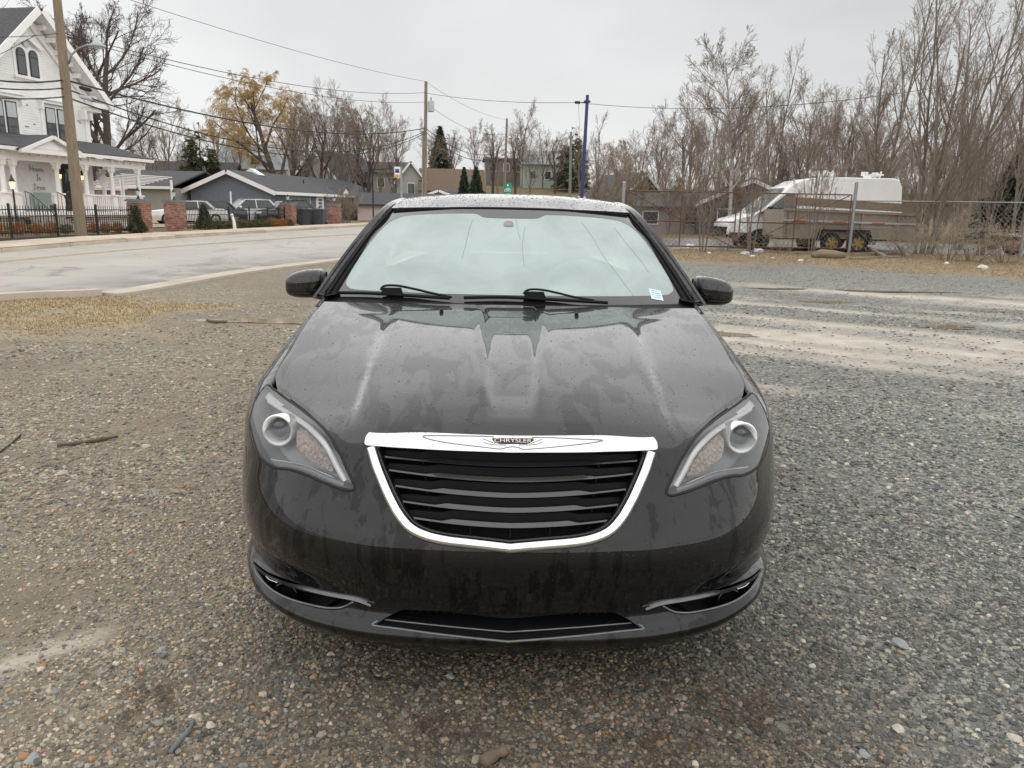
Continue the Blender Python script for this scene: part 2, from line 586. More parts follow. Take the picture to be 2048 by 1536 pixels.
def smooth_loop(pts, n=6, closed=True):
    """Catmull-Rom through the points."""
    p = np.asarray(pts, float); m = len(p); out = []
    rng = range(m) if closed else range(m - 1)
    for i in rng:
        if closed: a, b, c, d = p[i - 1], p[i], p[(i + 1) % m], p[(i + 2) % m]
        else: a, b, c, d = p[max(i - 1, 0)], p[i], p[i + 1], p[min(i + 2, m - 1)]
        for k in range(n):
            s = k / n
            out.append(0.5 * (2*b + (c - a)*s + (2*a - 5*b + 4*c - d)*s*s + (3*b - a - 3*c + d)*s**3))
    if not closed: out.append(p[-1])
    return np.array(out)

def dense(poly, step):
    out = []
    n = len(poly)
    for i in range(n):
        a, b = np.array(poly[i], float), np.array(poly[(i + 1) % n], float)
        k = max(1, int(np.linalg.norm(b - a) / step))
        for j in range(k): out.append(a + (b - a) * j / k)
    return np.array(out)

def cdt(outer, holes, step):
    loops = [np.asarray(outer)] + [np.asarray(h) for h in holes]
    V = np.concatenate(loops)
    E = []; o = 0
    for L in loops:
        n = len(L); E += [(o + i, o + (i + 1) % n) for i in range(n)]; o += n
    lo, hi = loops[0].min(0), loops[0].max(0)
    gx, gy = np.meshgrid(np.arange(lo[0] + step / 2, hi[0], step), np.arange(lo[1] + step / 2, hi[1], step))
    g = np.stack([gx.ravel(), gy.ravel()], 1)
    k = inpoly(g, loops[0])
    for h in loops[1:]: k &= ~inpoly(g, h)
    g = g[k]
    if len(g):
        d = np.full(len(g), 9.0)
        for q in V: d = np.minimum(d, np.hypot(g[:, 0] - q[0], g[:, 1] - q[1]))
        g = g[d > step * 0.45]
    allv = [Vector(q) for q in V] + [Vector(q) for q in g]
    r = delaunay_2d_cdt(allv, E, [], 0, 1e-6)
    vo = np.array([tuple(q) for q in r[0]]); fo = np.array([list(q) for q in r[2]])
    cen = vo[fo].mean(1)
    k = inpoly(cen, loops[0])
    for h in loops[1:]: k &= ~inpoly(cen, h)
    return vo, fo[k]

def both(p, n, f):
    """A half and its mirror image."""
    o = len(p)
    p2, n2 = p.copy(), n.copy(); p2[:, 0] *= -1; n2[:, 0] *= -1
    return np.concatenate([p, p2]), np.concatenate([n, n2]), np.concatenate([f, f[:, ::-1] + o])

def skirt(S, loop, depth, inset=0.0):
    """A wall going inwards from a closed loop on the surface."""
    L = np.asarray(loop)
    p, n = S.pos(L[:, 0], L[:, 1]), S.nrm(L[:, 0], L[:, 1])
    q = p - n * depth
    if inset:
        c = q.mean(0); q = q + (c - q) * inset
    m = len(L)
    f = np.array([(i, (i + 1) % m, m + (i + 1) % m, m + i) for i in range(m)])
    return np.concatenate([p, q]), f

def flat_n(v, f):
    v = np.asarray(v); N = np.zeros_like(v)
    for q in f:
        a = np.cross(v[q[1]] - v[q[0]], v[q[2]] - v[q[0]])
        for i in q: N[i] += a
    return N / np.maximum(np.linalg.norm(N, axis=1, keepdims=True), 1e-12)

CARO = thing('sedan', 'wet black sedan with chrome grille and misted windscreen, parked facing the viewer', 'car')
CARO.matrix_world = CAR_M

def panel(name, S, outer, holes, step, mat, depth=0.0, rim=0.012, mode='both', offs=0.0, parent=None):
    vo, fo = cdt(outer, holes, step)
    p, n = S.pos(vo[:, 0], vo[:, 1]), S.nrm(vo[:, 0], vo[:, 1])
    p = p + n * offs
    if rim:
        o = len(p)
        for L in [outer] + list(holes):
            q, qf = skirt(S, L, rim)
            q = q + np.concatenate([S.nrm(L[:, 0], L[:, 1])] * 2) * offs
            keep = [k for k in range(len(L)) if not (abs(q[k][0]) < 1e-4 and abs(q[(k + 1) % len(L)][0]) < 1e-4)]
            qf = qf[keep]
            p = np.concatenate([p, q]); n = np.concatenate([n, flat_n(q, qf)])
            fo = list(map(tuple, fo)) + [tuple(r + o) for r in qf]
            o = len(p)
    fo = [tuple(f) for f in fo]
    obs = []
    def out(pp, nn, ff): obs.append(raw_mesh(name, pp, ff, mat, parent or CARO, True, nn))
    p2, n2 = p.copy(), n.copy(); p2[:, 0] *= -1; n2[:, 0] *= -1
    f2 = [tuple(reversed(f)) for f in fo]
    if mode == 'both':
        k = len(p)
        out(np.concatenate([p, p2]), np.concatenate([n, n2]), fo + [tuple(i + k for i in f) for f in f2])
    else:
        out(p, n, fo); out(p2, n2, f2)
    return obs

# ---------------- the ring of body sides: nose centre -> flank -> tail centre
NX = [[0, .25, .45, .61, .72, .79, .83, .85, .86, .86],
      [0, .25, .455, .632, .756, .836, .878, .892, .897, .89],
      [0, .25, .45, .615, .738, .820, .866, .890, .903, .90],
      [0, .25, .455, .635, .762, .845, .888, .906, .915, .906],
      [0, .25, .455, .637, .765, .848, .891, .909, .918, .908],
      [0, .25, .455, .630, .757, .842, .889, .911, .922, .910],
      [0, .25, .45, .615, .738, .826, .876, .902, .914, .902],
      [0, .25, .42, .57, .70, .785, .803, .806, .812, .825],
      [0, .24, .39, .53, .64, .70, .72, .72, .72, .72]]
NY = [[.06, .065, .095, .165, .275, .42, .57, .75, .95, 1.38],
      [.012, .019, .050, .118, .232, .388, .555, .745, .95, 1.38],
      [.044, .051, .084, .165, .278, .418, .568, .745, .95, 1.38],
      [.012, .019, .049, .122, .238, .390, .552, .74, .95, 1.38],
      [.0, .007, .037, .112, .23, .385, .55, .74, .95, 1.38],
      [.058, .064, .092, .16, .265, .41, .56, .745, .95, 1.38],
      [.108, .115, .147, .212, .318, .45, .585, .75, .95, 1.38],
      [.145, .15, .18, .275, .455, .585, .67, .80, .95, 1.38],
      [.21, .215, .245, .36, .55, .68, .74, .83, .97, 1.38]]
NZ = [[.150, .151, .158, .172, .186, .195, .20, .20, .20, .20],
      [.200, .201, .206, .217, .228, .235, .24, .24, .24, .24],
      [.272, .272, .275, .294, .307, .315, .32, .32, .32, .32],
      [.405, .405, .405, .405, .41, .415, .42, .42, .42, .43],
      [.478, .478, .478, .48, .485, .49, .50, .51, .52, .53],
      [.60, .60, .60, .605, .612, .62, .63, .64, .65, .66],
      [.70, .70, .70, .708, .722, .738, .752, .775, .795, .815],
      [.757, .755, .748, .772, .79, .81, .832, .866, .902, .985],
      [.775, .773, .768, .79, .82, .84, .86, .88, .91, .985]]
SX = [[.86, .86, .86, .82, .70, .42, 0], [.89, .89, .89, .85, .74, .45, 0], [.90, .90, .905, .868, .76, .46, 0],
      [.907, .907, .915, .88, .775, .47, 0], [.912, .912, .92, .885, .78, .47, 0], [.915, .915, .922, .88, .775, .47, 0],
      [.908, .908, .91, .86, .76, .46, 0], [.862, .862, .82, .765, .68, .42, 0], [.76, .76, .74, .70, .62, .38, 0]]
SY = [2.0, 2.9, 3.715, 4.3, 4.64, 4.79, 4.84]
SYO = [-.07, -.02, 0, .0, .01, .02, .01, -.10, -.18]
SZ = [.20, .24, .32, .43, .53, .67, .83, 1.0, 1.0]
net = np.zeros((9, 17, 3))
for r in range(9):
    for c in range(10): net[r, c] = (NX[r][c], NY[r][c], NZ[r][c])
    for c in range(7):
        k = max(0, c - 2) / 4
        net[r, 10 + c] = (SX[r][c], SY[c] + SYO[r] * k, SZ[r] + (0.05 * k if r >= 6 else 0) + (0.07 * k if r <= 1 else 0))
ku = np.concatenate([[0], np.cumsum(np.linalg.norm(np.diff(net[4], axis=0), axis=1))])
kv = np.array([0, .03, .115, .225, .30, .43, .545, .66, .74])
RING = Surf(net, ku, kv)
V7 = kv[7]
TRF = RING.bvh(-.08, ku[9], 0, kv[8], 220, 110)

def flank_uv(y, z):
    return cast(TRS, (3, y, z), (-1, 0, 0))
TRS = RING.bvh(ku[6], ku[14], 0, kv[8], 300, 80)

# outlines read off the photograph (left half), as places on the body
HL_PX = [(536, 769), (552, 780), (577, 799), (610, 823), (640, 848), (663, 876), (681, 907), (697, 942), (709, 968), (708, 980),
         (694, 982), (670, 975), (640, 963), (608, 949), (578, 940), (552, 937), (527, 923), (511, 901), (503, 878), (500, 850), (504, 822), (515, 795)]
GR_PX = [(735, 897), (744, 932), (757, 967), (772, 1002), (790, 1035), (815, 1064), (848, 1081), (890, 1091), (950, 1098), (1021, 1106)]
FOG_PX = [(507, 1121), (535, 1143), (580, 1161), (640, 1178), (700, 1189), (735, 1197), (749, 1207), (716, 1203), (692, 1216), (662, 1220), (612, 1211), (572, 1196), (542, 1177), (522, 1154), (511, 1137)]
INT_PX = [(1021, 1225), (900, 1222), (805, 1219), (768, 1236), (746, 1250), (756, 1255), (800, 1260), (900, 1273), (1021, 1283)]
HL = smooth_loop(px_uv(TRF, HL_PX), 5)
FOG = smooth_loop(px_uv(TRF, FOG_PX), 4)
gr = smooth_loop(px_uv(TRF, GR_PX), 5, False)
GRL = np.concatenate([gr[:-1], [[0, gr[-1][1]]]])
GR_TOP = GRL[0][1]
intk = px_uv(TRF, INT_PX); intk[0][0] = 0; intk[-1][0] = 0
INTL = dense(list(intk), 0.03)[:-1]
INTL = np.array([q for q in INTL if q[0] > 1e-6 or True])

ub, vb, uh = ku[6] + 0.03, 0.50, None
uh = HL[:, 0].max() - 0.02
# grille hole: open at the centre line, so it is part of the bumper's outline
half_grille = GRL[::-1]                      # centre bottom -> top outer corner
def seg(a, b, n):
    a, b = np.array(a, float), np.array(b, float)
    return [a + (b - a) * i / n for i in range(n)]
int_t, int_b = intk[0], intk[-1]
outer = []
outer += seg((0, int_t[1]), (0, GRL[-1][1]), 8)
outer += list(half_grille[:-1])
outer += seg(GRL[0], (GRL[0][0], V7 - .012), 3) + seg((GRL[0][0], V7 - .012), (uh, V7 - .012), 18)
outer += seg((uh, V7 - .012), (uh, vb), 8) + seg((uh, vb), (ub, vb), 6) + seg((ub, vb), (ub, 0), 14)
outer += seg((ub, 0), (0, 0), 40) + seg((0, 0), (0, int_b[1]), 2)
il = dense([tuple(q) for q in intk], 0.03)
il = il[[i for i in range(len(il)) if not (abs(il[i][0]) < 1e-9 and 0 < i < len(il) and il[i][1] < int_t[1] - 1e-6 and il[i][1] > int_b[1] + 1e-6)]]
outer += list(il[::-1][:-1]) if abs(il[-1][0]) < 1e-9 else list(np.concatenate([[int_b], il[::-1]]))[:-1]
outer = np.array(outer)
_k = [0]
for i in range(1, len(outer)):
    if np.linalg.norm(outer[i] - outer[_k[-1]]) > 1e-4: _k.append(i)
outer = outer[_k]

def clip_above(loop, v):
    """The loop with everything above v pressed just under it."""
    return np.array([(a, min(b, v)) for a, b in loop])
HLc = clip_above(HL, V7 + .05)
def hl_in(P): return inpoly(P, HLc)

def panel_masked(name, outer, holes, step, mat, mode):
    """As panel(), but the holes may run over the outline."""
    loops = [outer] + holes
    V = np.concatenate(loops); E = []; o = 0
    for L in loops:
        n = len(L); E += [(o + i, o + (i + 1) % n) for i in range(n)]; o += n
    lo, hi = outer.min(0), outer.max(0)
    gx, gy = np.meshgrid(np.arange(lo[0] + step / 2, hi[0], step), np.arange(lo[1] + step / 2, hi[1], step))
    g = np.stack([gx.ravel(), gy.ravel()], 1)
    k = inpoly(g, outer)
    for h in holes: k &= ~inpoly(g, h)
    g = g[k]
    d = np.full(len(g), 9.0)
    for q in V: d = np.minimum(d, np.hypot(g[:, 0] - q[0], g[:, 1] - q[1]))
    g = g[d > step * 0.45]
    r = delaunay_2d_cdt([Vector(q) for q in V] + [Vector(q) for q in g], E, [], 0, 1e-6)
    vo = np.array([tuple(q) for q in r[0]]); fo = np.array([list(q) for q in r[2]])
    cen = vo[fo].mean(1)
    k = inpoly(cen, outer)
    for h in holes: k &= ~inpoly(cen, h)
    fo = fo[k]
    used = np.unique(fo); mp = -np.ones(len(vo), int); mp[used] = np.arange(len(used))
    vo, fo = vo[used], mp[fo]
    p, n = RING.pos(vo[:, 0], vo[:, 1]), RING.nrm(vo[:, 0], vo[:, 1])
    # turned-in edges
    ec = {}
    for f in fo:
        for a, b in ((f[0], f[1]), (f[1], f[2]), (f[2], f[0])):
            ec[(a, b)] = ec.get((a, b), 0) + 1
    edge = [(a, b) for (a, b) in ec if (b, a) not in ec and not (abs(p[a][0]) < 1e-4 and abs(p[b][0]) < 1e-4)]
    fo = [tuple(f) for f in fo]
    P, N = list(p), list(n)
    for a, b in edge:
        o = len(P)
        fn = np.cross(p[b] - p[a], n[a]); fn /= max(np.linalg.norm(fn), 1e-9)
        P += [p[a], p[b], p[b] - n[b] * .018, p[a] - n[a] * .018]
        N += [n[a] * .75 + fn * .25, n[b] * .75 + fn * .25, fn, fn]
        fo.append((o + 3, o + 2, o + 1, o))
    P, N = np.array(P), np.array(N)
    N /= np.linalg.norm(N, axis=1, keepdims=True)
    P2, N2 = P.copy(), N.copy(); P2[:, 0] *= -1; N2[:, 0] *= -1
    f2 = [tuple(reversed(f)) for f in fo]
    if mode == 'both':
        k = len(P)
        return [raw_mesh(name, np.concatenate([P, P2]), fo + [tuple(i + k for i in f) for f in f2], mat, CARO, True, np.concatenate([N, N2]))]
    return [raw_mesh(name, P, fo, mat, CARO, True, N), raw_mesh(name, P2, f2, mat, CARO, True, N2)]

panel_masked('front_bumper', outer, [HLc, FOG], 0.016, M_BODY, 'both')
g = 0.006
wheel = [flank_uv(.965 + .365 * math.cos(a), max(.33 + .365 * math.sin(a), .205)) for a in np.linspace(R(-20), R(200), 40)]
wheel = np.array([w for w in wheel if w is not None])
w0, w1 = wheel[0][0], wheel[-1][0]
lo_u, hi_u = min(w0, w1), max(w0, w1)
wheel = np.concatenate([wheel, [[wheel[-1][0], -.05], [wheel[0][0], -.05]]])
u9 = ku[9]
fend = np.array(seg((ub + g, 0), (u9, 0), 16) + seg((u9, 0), (u9, V7 - .008), 18) + seg((u9, V7 - .008), (uh + g, V7 - .008), 30)
                + seg((uh + g, V7 - .008), (uh + g, vb + g), 6) + seg((uh + g, vb + g), (ub + g, vb + g), 6) + seg((ub + g, vb + g), (ub + g, 0), 12))
panel_masked('fender', fend, [HLc, wheel], 0.035, M_BODY, 'two')
ya = flank_uv(2.47, .6)[0]; yb = flank_uv(3.32, .6)[0]
for nm, a, b in (('front_door', u9 + g, ya), ('rear_door', ya + g, yb)):
    lp = np.array(seg((a, .02), (b, .02), 20) + seg((b, .02), (b, V7 - .005), 14) + seg((b, V7 - .005), (a, V7 - .005), 20) + seg((a, V7 - .005), (a, .02), 14))
    for k, o in enumerate(panel_masked(nm, lp, [], 0.06, M_BODY, 'two')):
        hb = MB()
        yy = 2.30 if nm == 'front_door' else 3.16
        pp = RING.pos([flank_uv(yy, .85)[0]], [flank_uv(yy, .85)[1]])[0]
        sx = 1 if k == 0 else -1
        hb.tube([(sx * (pp[0] - .005), yy - .11, .86), (sx * (pp[0] + .04), yy - .09, .865), (sx * (pp[0] + .04), yy + .07, .87), (sx * (pp[0] - .005), yy + .1, .87)], .014, 8)
        hb.build('door_handle', M_GBLK, o, True)
wheel2 = [flank_uv(3.715 + .365 * math.cos(a), max(.33 + .365 * math.sin(a), .205)) for a in np.linspace(R(-20), R(200), 40)]
wheel2 = np.array([w for w in wheel2 if w is not None])
wheel2 = np.concatenate([wheel2, [[wheel2[-1][0], -.05], [wheel2[0][0], -.05]]])
ut = flank_uv(4.3, .6)[0]
ue = RING.umax
qp = np.array(seg((yb + g, 0), (ut, 0), 16) + seg((ut, 0), (ut, V7), 14) + seg((ut, V7), (yb + g, V7), 16) + seg((yb + g, V7), (yb + g, 0), 14))
panel_masked('quarter_panel', qp, [wheel2], 0.06, M_BODY, 'two')
rb = np.array(seg((ut + g, 0), (ue, 0), 16) + seg((ue, 0), (ue, V7), 14) + seg((ue, V7), (ut + g, V7), 16) + seg((ut + g, V7), (ut + g, 0), 14))
panel_masked('rear_bumper', rb, [], 0.06, M_BODY, 'both')

# ---------------- hood
hood_px = [(1021, 869), (900, 867), (751, 867), (733, 884), (700, 886), (683, 878), (668, 862), (645, 836), (612, 808), (578, 785), (553, 766), (545, 757), (560, 731), (580, 700), (601, 669), (626, 630), (650, 597)]
heuv = px_uv(TRF, hood_px[3:12])
he = RING.pos(heuv[:, 0], heuv[:, 1])
side = [(.800, .635, .824), (.802, .70, .846), (.797, .80, .874), (.800, .95, .910), (.803, 1.15, .951), (.803, 1.40, .990)]
edge_pts = np.array([tuple(q) for q in he if q[1] < .60] + side)
edge_pts = edge_pts[[0] + [i for i in range(1, len(edge_pts)) if edge_pts[i][1] > edge_pts[i - 1][1] + .004]]
tE = np.concatenate([[0], np.cumsum(np.linalg.norm(np.diff(edge_pts, axis=0), axis=1))]); tE /= tE[-1]
def centre_line(y):
    return np.interp(y, [.145, .18, .23, .32, .5, .8, 1.1, 1.44], [.762, .785, .806, .832, .872, .921, .957, .988])
yc_raw = np.array([.145, .18, .23, .32, .5, .8, 1.1, 1.44]); zc_raw = np.array([.764, .797, .822, .852, .893, .939, .968, .984])
tt = np.linspace(0, 1, 90)
WE = basis(tE, tt)
E3 = WE @ edge_pts
def ridge(x, y):
    """Raised folds of the hood."""
    k = np.clip((y - .20) / .14, 0, 1) * np.clip((1.44 - y) / .2, 0, 1)
    xi = .062 + .055 * (y - .15) / 1.3
    xo = .46 + .03 * (y - .15)
    a = np.abs(x)
    inner = .017 * (1 / (1 + np.exp(-(a - xi) / .006)))            # centre sunk between two folds
    fold = .010 * np.exp(-((a - xi - .018) / .016) ** 2)
    outer_ = -.016 * (1 / (1 + np.exp(-(a - xo) / .006))) * np.clip((a - xo) / .3 * -1 + 1.0, 0, 1)
    return (inner + fold + outer_ - .014) * k
NS = 81
ss = np.linspace(-1, 1, NS)
yC = np.interp(tt, [0, .08, 1], [.145, .22, 1.44]) * 1.0
yC = np.clip(.145 + (E3[:, 1] - E3[0, 1]) * (1.44 - .145) / (E3[-1, 1] - E3[0, 1]), .145, 1.44)
zC = basis(yc_raw, yC) @ zc_raw
HV = np.zeros((90, NS, 3))
for i in range(90):
    a = np.abs(ss)
    HV[i, :, 0] = ss * E3[i, 0]
    HV[i, :, 1] = yC[i] + (E3[i, 1] - yC[i]) * a ** 2
    HV[i, :, 2] = zC[i] + (E3[i, 2] - zC[i]) * a ** 2.4
HV[:, :, 2] += ridge(HV[:, :, 0], HV[:, :, 1])
hv = HV.reshape(-1, 3)
hf = [(i * NS + j, i * NS + j + 1, (i + 1) * NS + j + 1, (i + 1) * NS + j) for i in range(89) for j in range(NS - 1)]
du = np.gradient(HV, axis=1); dv = np.gradient(HV, axis=0)
hn = np.cross(du, dv).reshape(-1, 3); hn /= np.linalg.norm(hn, axis=1, keepdims=True)
# turned-down rim
per = [j for j in range(NS)] + [i * NS + NS - 1 for i in range(1, 90)] + [89 * NS + j for j in range(NS - 2, -1, -1)] + [i * NS for i in range(88, 0, -1)]
o = len(hv); m = len(per)
rim = hv[per] + np.array([0, .004, -.02])
hf += [(per[k], o + k, o + (k + 1) % m, per[(k + 1) % m]) for k in range(m)]
hood = raw_mesh('hood', np.concatenate([hv, rim]), hf, M_HOOD, CARO, True, np.concatenate([hn, hn[per]]))
hb_tree = BVHTree.FromPolygons([Vector(q) for q in hv], hf[:89 * (NS - 1)])
def on_car(tree, px, py):
    h = tree.ray_cast(CAR_I @ CAM, CAR_I.to_3x3() @ ray(px, py))
    return h[0], h[1]
for x, y in ((883, 625), (1153, 632)):
    q, n = on_car(hb_tree, x, y)
    b = MB()
    b.box((q.x, q.y, q.z + .006), (.016, .026, .014), taper=0.7)
    b.cyl((q.x, q.y + .012, q.z + .009), (q.x, q.y + .02, q.z + .009), .004, 8)
    b.build('washer_nozzle', M_BLK, CARO, angle=40)

# under-structure seen through the gaps: dark crash beam, arch liners and floor
ib = MB()
ib.box((0, 2.75, .53), (1.56, 3.3, .58))
ib.box((0, .52, .50), (1.0, .35, .46))
ib.box((0, .70, .235), (1.1, .9, .06))
ib.build('underbody', M_BLK, CARO)
# ---------------- grille
TRG = RING.bvh(-.08, ku[5], 0, kv[8], 140, 110, 0.035)
def surf_pts(S, uv, offs): return S.pos(uv[:, 0], uv[:, 1]) + S.nrm(uv[:, 0], uv[:, 1]) * offs
def sweep(name, uv, w, h, mat, S=RING, parent=None, closed=False, mirror=True, n=9, base=-.006, wfun=None):
    """A rounded strip lying along a line on the surface, w wide and h proud."""
    uv = np.asarray(uv); p, nn = surf_pts(S, uv, 0), S.nrm(uv[:, 0], uv[:, 1])
    if mirror:
        p2 = p[::-1][1:].copy(); p2[:, 0] *= -1; n2 = nn[::-1][1:].copy(); n2[:, 0] *= -1
        p, nn = np.concatenate([p, p2]), np.concatenate([nn, n2])
    t = np.gradient(p, axis=0); t /= np.linalg.norm(t, axis=1, keepdims=True)
    b = np.cross(t, nn); b /= np.linalg.norm(b, axis=1, keepdims=True)
    V = []
    m = len(p)
    for i in range(m):
        ww = w * (wfun(i / (m - 1)) if wfun else 1)
        for k in range(n):
            a = math.pi * k / (n - 1)
            V.append(p[i] + b[i] * (-math.cos(a) * ww / 2) + nn[i] * (base + (h - base) * math.sin(a) ** .6))
    V = np.array(V)
    F = [(i * n + k, (i + 1) * n + k, (i + 1) * n + k + 1, i * n + k + 1) for i in range(m - 1) for k in range(n - 1)]
    F += [tuple(range(n)), tuple((m - 1) * n + k for k in range(n - 1, -1, -1))]
    mb = MB(); mb.add(V, F)
    return mb.build(name, mat, parent or CARO, angle=60)
cx = np.array([GRL[:, 0].mean() * 0, GR_TOP])
GIN = np.array([(q[0] * (1 - .030 / max(q[0], .08) * min(1, q[0] / .08)), q[1]) for q in GRL])
d = np.gradient(GRL, axis=0); d /= np.linalg.norm(d, axis=1, keepdims=True)
inw = np.stack([d[:, 1], -d[:, 0]], 1) * -1
if inw[len(inw) // 2] @ (np.array([0, GR_TOP]) - GRL[len(GRL) // 2]) < 0: inw = -inw
mid = GRL + inw * .013
mid[-1][0] = 0
mid = smooth_loop(mid, 3, False)
frame = sweep('grille_surround', mid, .030, .012, M_CHROME)
inn = smooth_loop(GRL + inw * .031, 2, False); inn[-1][0] = 0
sweep('inner_lip', inn, .016, -.004, M_GBLK, parent=frame, base=-.05)
# dark recess behind the slats
pts = surf_pts(RING, GRL, -.085)
V = np.concatenate([pts, pts * [-1, 1, 1]])
gb = MB()
n_ = len(GRL)
for i in range(n_ - 1):
    a, b = pts[i], pts[i + 1]
    gb.quad(a, b, b * [-1, 1, 1], a * [-1, 1, 1])
    a0, b0 = surf_pts(RING, GRL[i:i + 2], -.01)
    gb.quad(a0, b0, b, a); gb.quad(a0 * [-1, 1, 1], b0 * [-1, 1, 1], b * [-1, 1, 1], a * [-1, 1, 1])
top0, top1 = surf_pts(RING, GRL[:1], -.01)[0], pts[0]
tb = surf_pts(RING, np.array([[GRL[0][0], V7 - .03]]), -.085)[0]
gb.quad(top1, tb, tb * [-1, 1, 1], top1 * [-1, 1, 1])
gb.build('grille_backing', M_BLK, CARO)
slat_ends = [(757, 913), (768, 940), (781, 971), (795, 1002), (815, 1035)]
slat_mid = [(1021, 934), (1021, 964), (1021, 995), (1021, 1025), (1021, 1056)]
for (ex, ey), (mx_, my) in zip(slat_ends, slat_mid):
    e = px_uv(TRG, [(ex, ey)])[0]; c = px_uv(TRG, [(mx_, my)])[0]
    N = 41
    s = np.linspace(0, 1, N)
    uu = s * e[0]; vv = c[1] + (e[1] - c[1]) * s ** 1.6
    uv = np.stack([uu, vv], 1)
    base = surf_pts(RING, uv, -.022)
    nn = RING.nrm(uv[:, 0], uv[:, 1])
    x = base[:, 0] / base[-1, 0]
    lip = .0030 + .0085 * np.clip((.66 - x) / .10, 0, 1) ** 1.0
    eye = .024 * np.sqrt(np.clip(1 - x ** 2, 0, 1)) + .001
    up = np.array([0, 0, 1.0]); fw = np.array([0, -1.0, 0])
    A = base - up * .002                                   # lower front edge
    B = base + up * (lip[:, None] * .62) - fw * (lip[:, None] * 1.15)      # top of the light edge, leaning back
    C = B + up * .0 - fw * .020 - up * .010 * (eye[:, None] / .024)      # hollow behind it
    Dd = C + up * eye[:, None] * 1.0 - fw * .004 * 1.0 + up * .004
    Ee = Dd - fw * .02
    Ff = base - up * .006 - fw * .045
    rows = [A, B, C, Dd, Ee, Ff]
    full = [np.concatenate([(r_ * [-1, 1, 1])[::-1][:-1], r_]) for r_ in rows]
    M_ = len(full[0]); mb = MB()
    V = np.concatenate(full)
    F = []
    for r_ in range(6):
        q = (r_ + 1) % 6
        F += [(r_ * M_ + i, r_ * M_ + i + 1, q * M_ + i + 1, q * M_ + i) for i in range(M_ - 1)]
    F += [tuple(r_ * M_ for r_ in range(6)), tuple(r_ * M_ + M_ - 1 for r_ in range(5, -1, -1))]
    mb.add(V, F)
    mb.mi = [0 if k < (M_ - 1) else 1 for k in range(len(F))]
    mb.build('grille_slat', [M_SLAT, M_BLK], CARO, angle=25)
for k, px in enumerate((842, 932, 1021)):
    for sx in ((1, -1) if px < 1020 else (1,)):
        a = px_uv(TRG, [(px, 912)])[0]; b = px_uv(TRG, [(px + (1021 - px) * .10, 1074 if px > 900 else 1050)])[0]
        q = surf_pts(RING, np.array([a + (b - a) * i / 6 for i in range(7)]), -.055)
        mb = MB(); mb.tube([(p[0] * sx, p[1], p[2]) for p in q], .0035, 6)
        mb.build('grille_rib', M_BLK, CARO)
# chrome bar on the nose with the winged badge
bar_px = [(1021, 869), (900, 867), (800, 866), (756, 867), (742, 870), (734, 878), (732, 887), (735, 893), (760, 895), (820, 898), (900, 902), (1021, 906)]
buv = px_uv(TRF, bar_px); buv[0][0] = buv[-1][0] = 0
bo = np.concatenate([smooth_loop(buv, 4, False), np.array(seg(buv[-1], buv[0], 6))[1:]])
bar_o = panel('grille_bar', RING, bo, [], 0.012, M_CHROME, rim=.02, offs=.012)[0]
TRB = RING.bvh(-.08, ku[4], kv[5], kv[8], 120, 70, -.0125)
def bar_pt(px, py):
    s = -1
    o, d_ = CAR_I @ CAM, CAR_I.to_3x3() @ ray(px, py)
    if px < 1021: o.x *= -1; d_.x *= -1
    h = TRB[0].ray_cast(o, d_)
    q = h[0].copy()
    if px < 1021: q.x *= -1
    return q
def cr(pts): return [(700 + a * .3125, 840 + b * .3125) for a, b in pts]
wing = cr([(920, 106), (800, 102), (650, 100), (475, 100), (490, 116), (560, 134), (700, 156), (850, 173), (960, 185), (1000, 176), (1040, 171), (1080, 176), (1115, 187), (1250, 178), (1400, 163), (1520, 149), (1600, 136), (1608, 127), (1450, 120), (1300, 113), (1165, 110)])
mb = MB(); mb.tube([bar_pt(*q) for q in smooth_loop(wing, 4, False)], .0016, 6)
mb.build('badge_wing', M_CHROME_D, CARO, True)
for lp in ([(855, 140), (880, 152), (920, 158), (1000, 160)], [(1235, 138), (1205, 152), (1160, 158), (1080, 160)], [(850, 118), (890, 135), (930, 150)], [(1230, 122), (1190, 137), (1155, 150)]):
    mb = MB(); mb.tube([bar_pt(*q) for q in smooth_loop(cr(lp), 3, False)], .0011, 6)
    mb.build('badge_feather', M_CHROME_D, CARO, True)
mb = MB()
poly = [bar_pt(*q) for q in cr([(911, 121), (1176, 123), (1150, 140), (1130, 147), (960, 146), (935, 138)])]
mb.prism(poly, (0, .004, .002), (0, -.0035, .001))
mb.build('badge_plate', M_GBLK, CARO)
tc = bpy.data.curves.new('badge_text', 'FONT'); tc.body = 'CHRYSLER'; tc.align_x = 'CENTER'; tc.align_y = 'CENTER'
tc.size = .0155; tc.extrude = .0006; tc.space_character = 1.02
to = bpy.data.objects.new('tmp_text', tc); COL.objects.link(to)
dg = bpy.context.evaluated_depsgraph_get()
tm = bpy.data.meshes.new_from_object(to.evaluated_get(dg)); bpy.data.objects.remove(to)
c0 = bar_pt(*cr([(1042, 134)])[0])
nv = Vector((0, -math.cos(R(24)), math.sin(R(24))))
rot = Matrix((Vector((1.42, 0, 0)), Vector((0, math.sin(R(24)), math.cos(R(24)))), nv)).transposed()
tm.transform(Matrix.Translation(c0 + nv * .0052) @ rot.to_4x4())
tm.materials.append(plain('badge_gold', (0.85, 0.80, 0.62), 0.3))
t_o = bpy.data.objects.new('badge_lettering', tm); COL.objects.link(t_o); t_o.parent = CARO

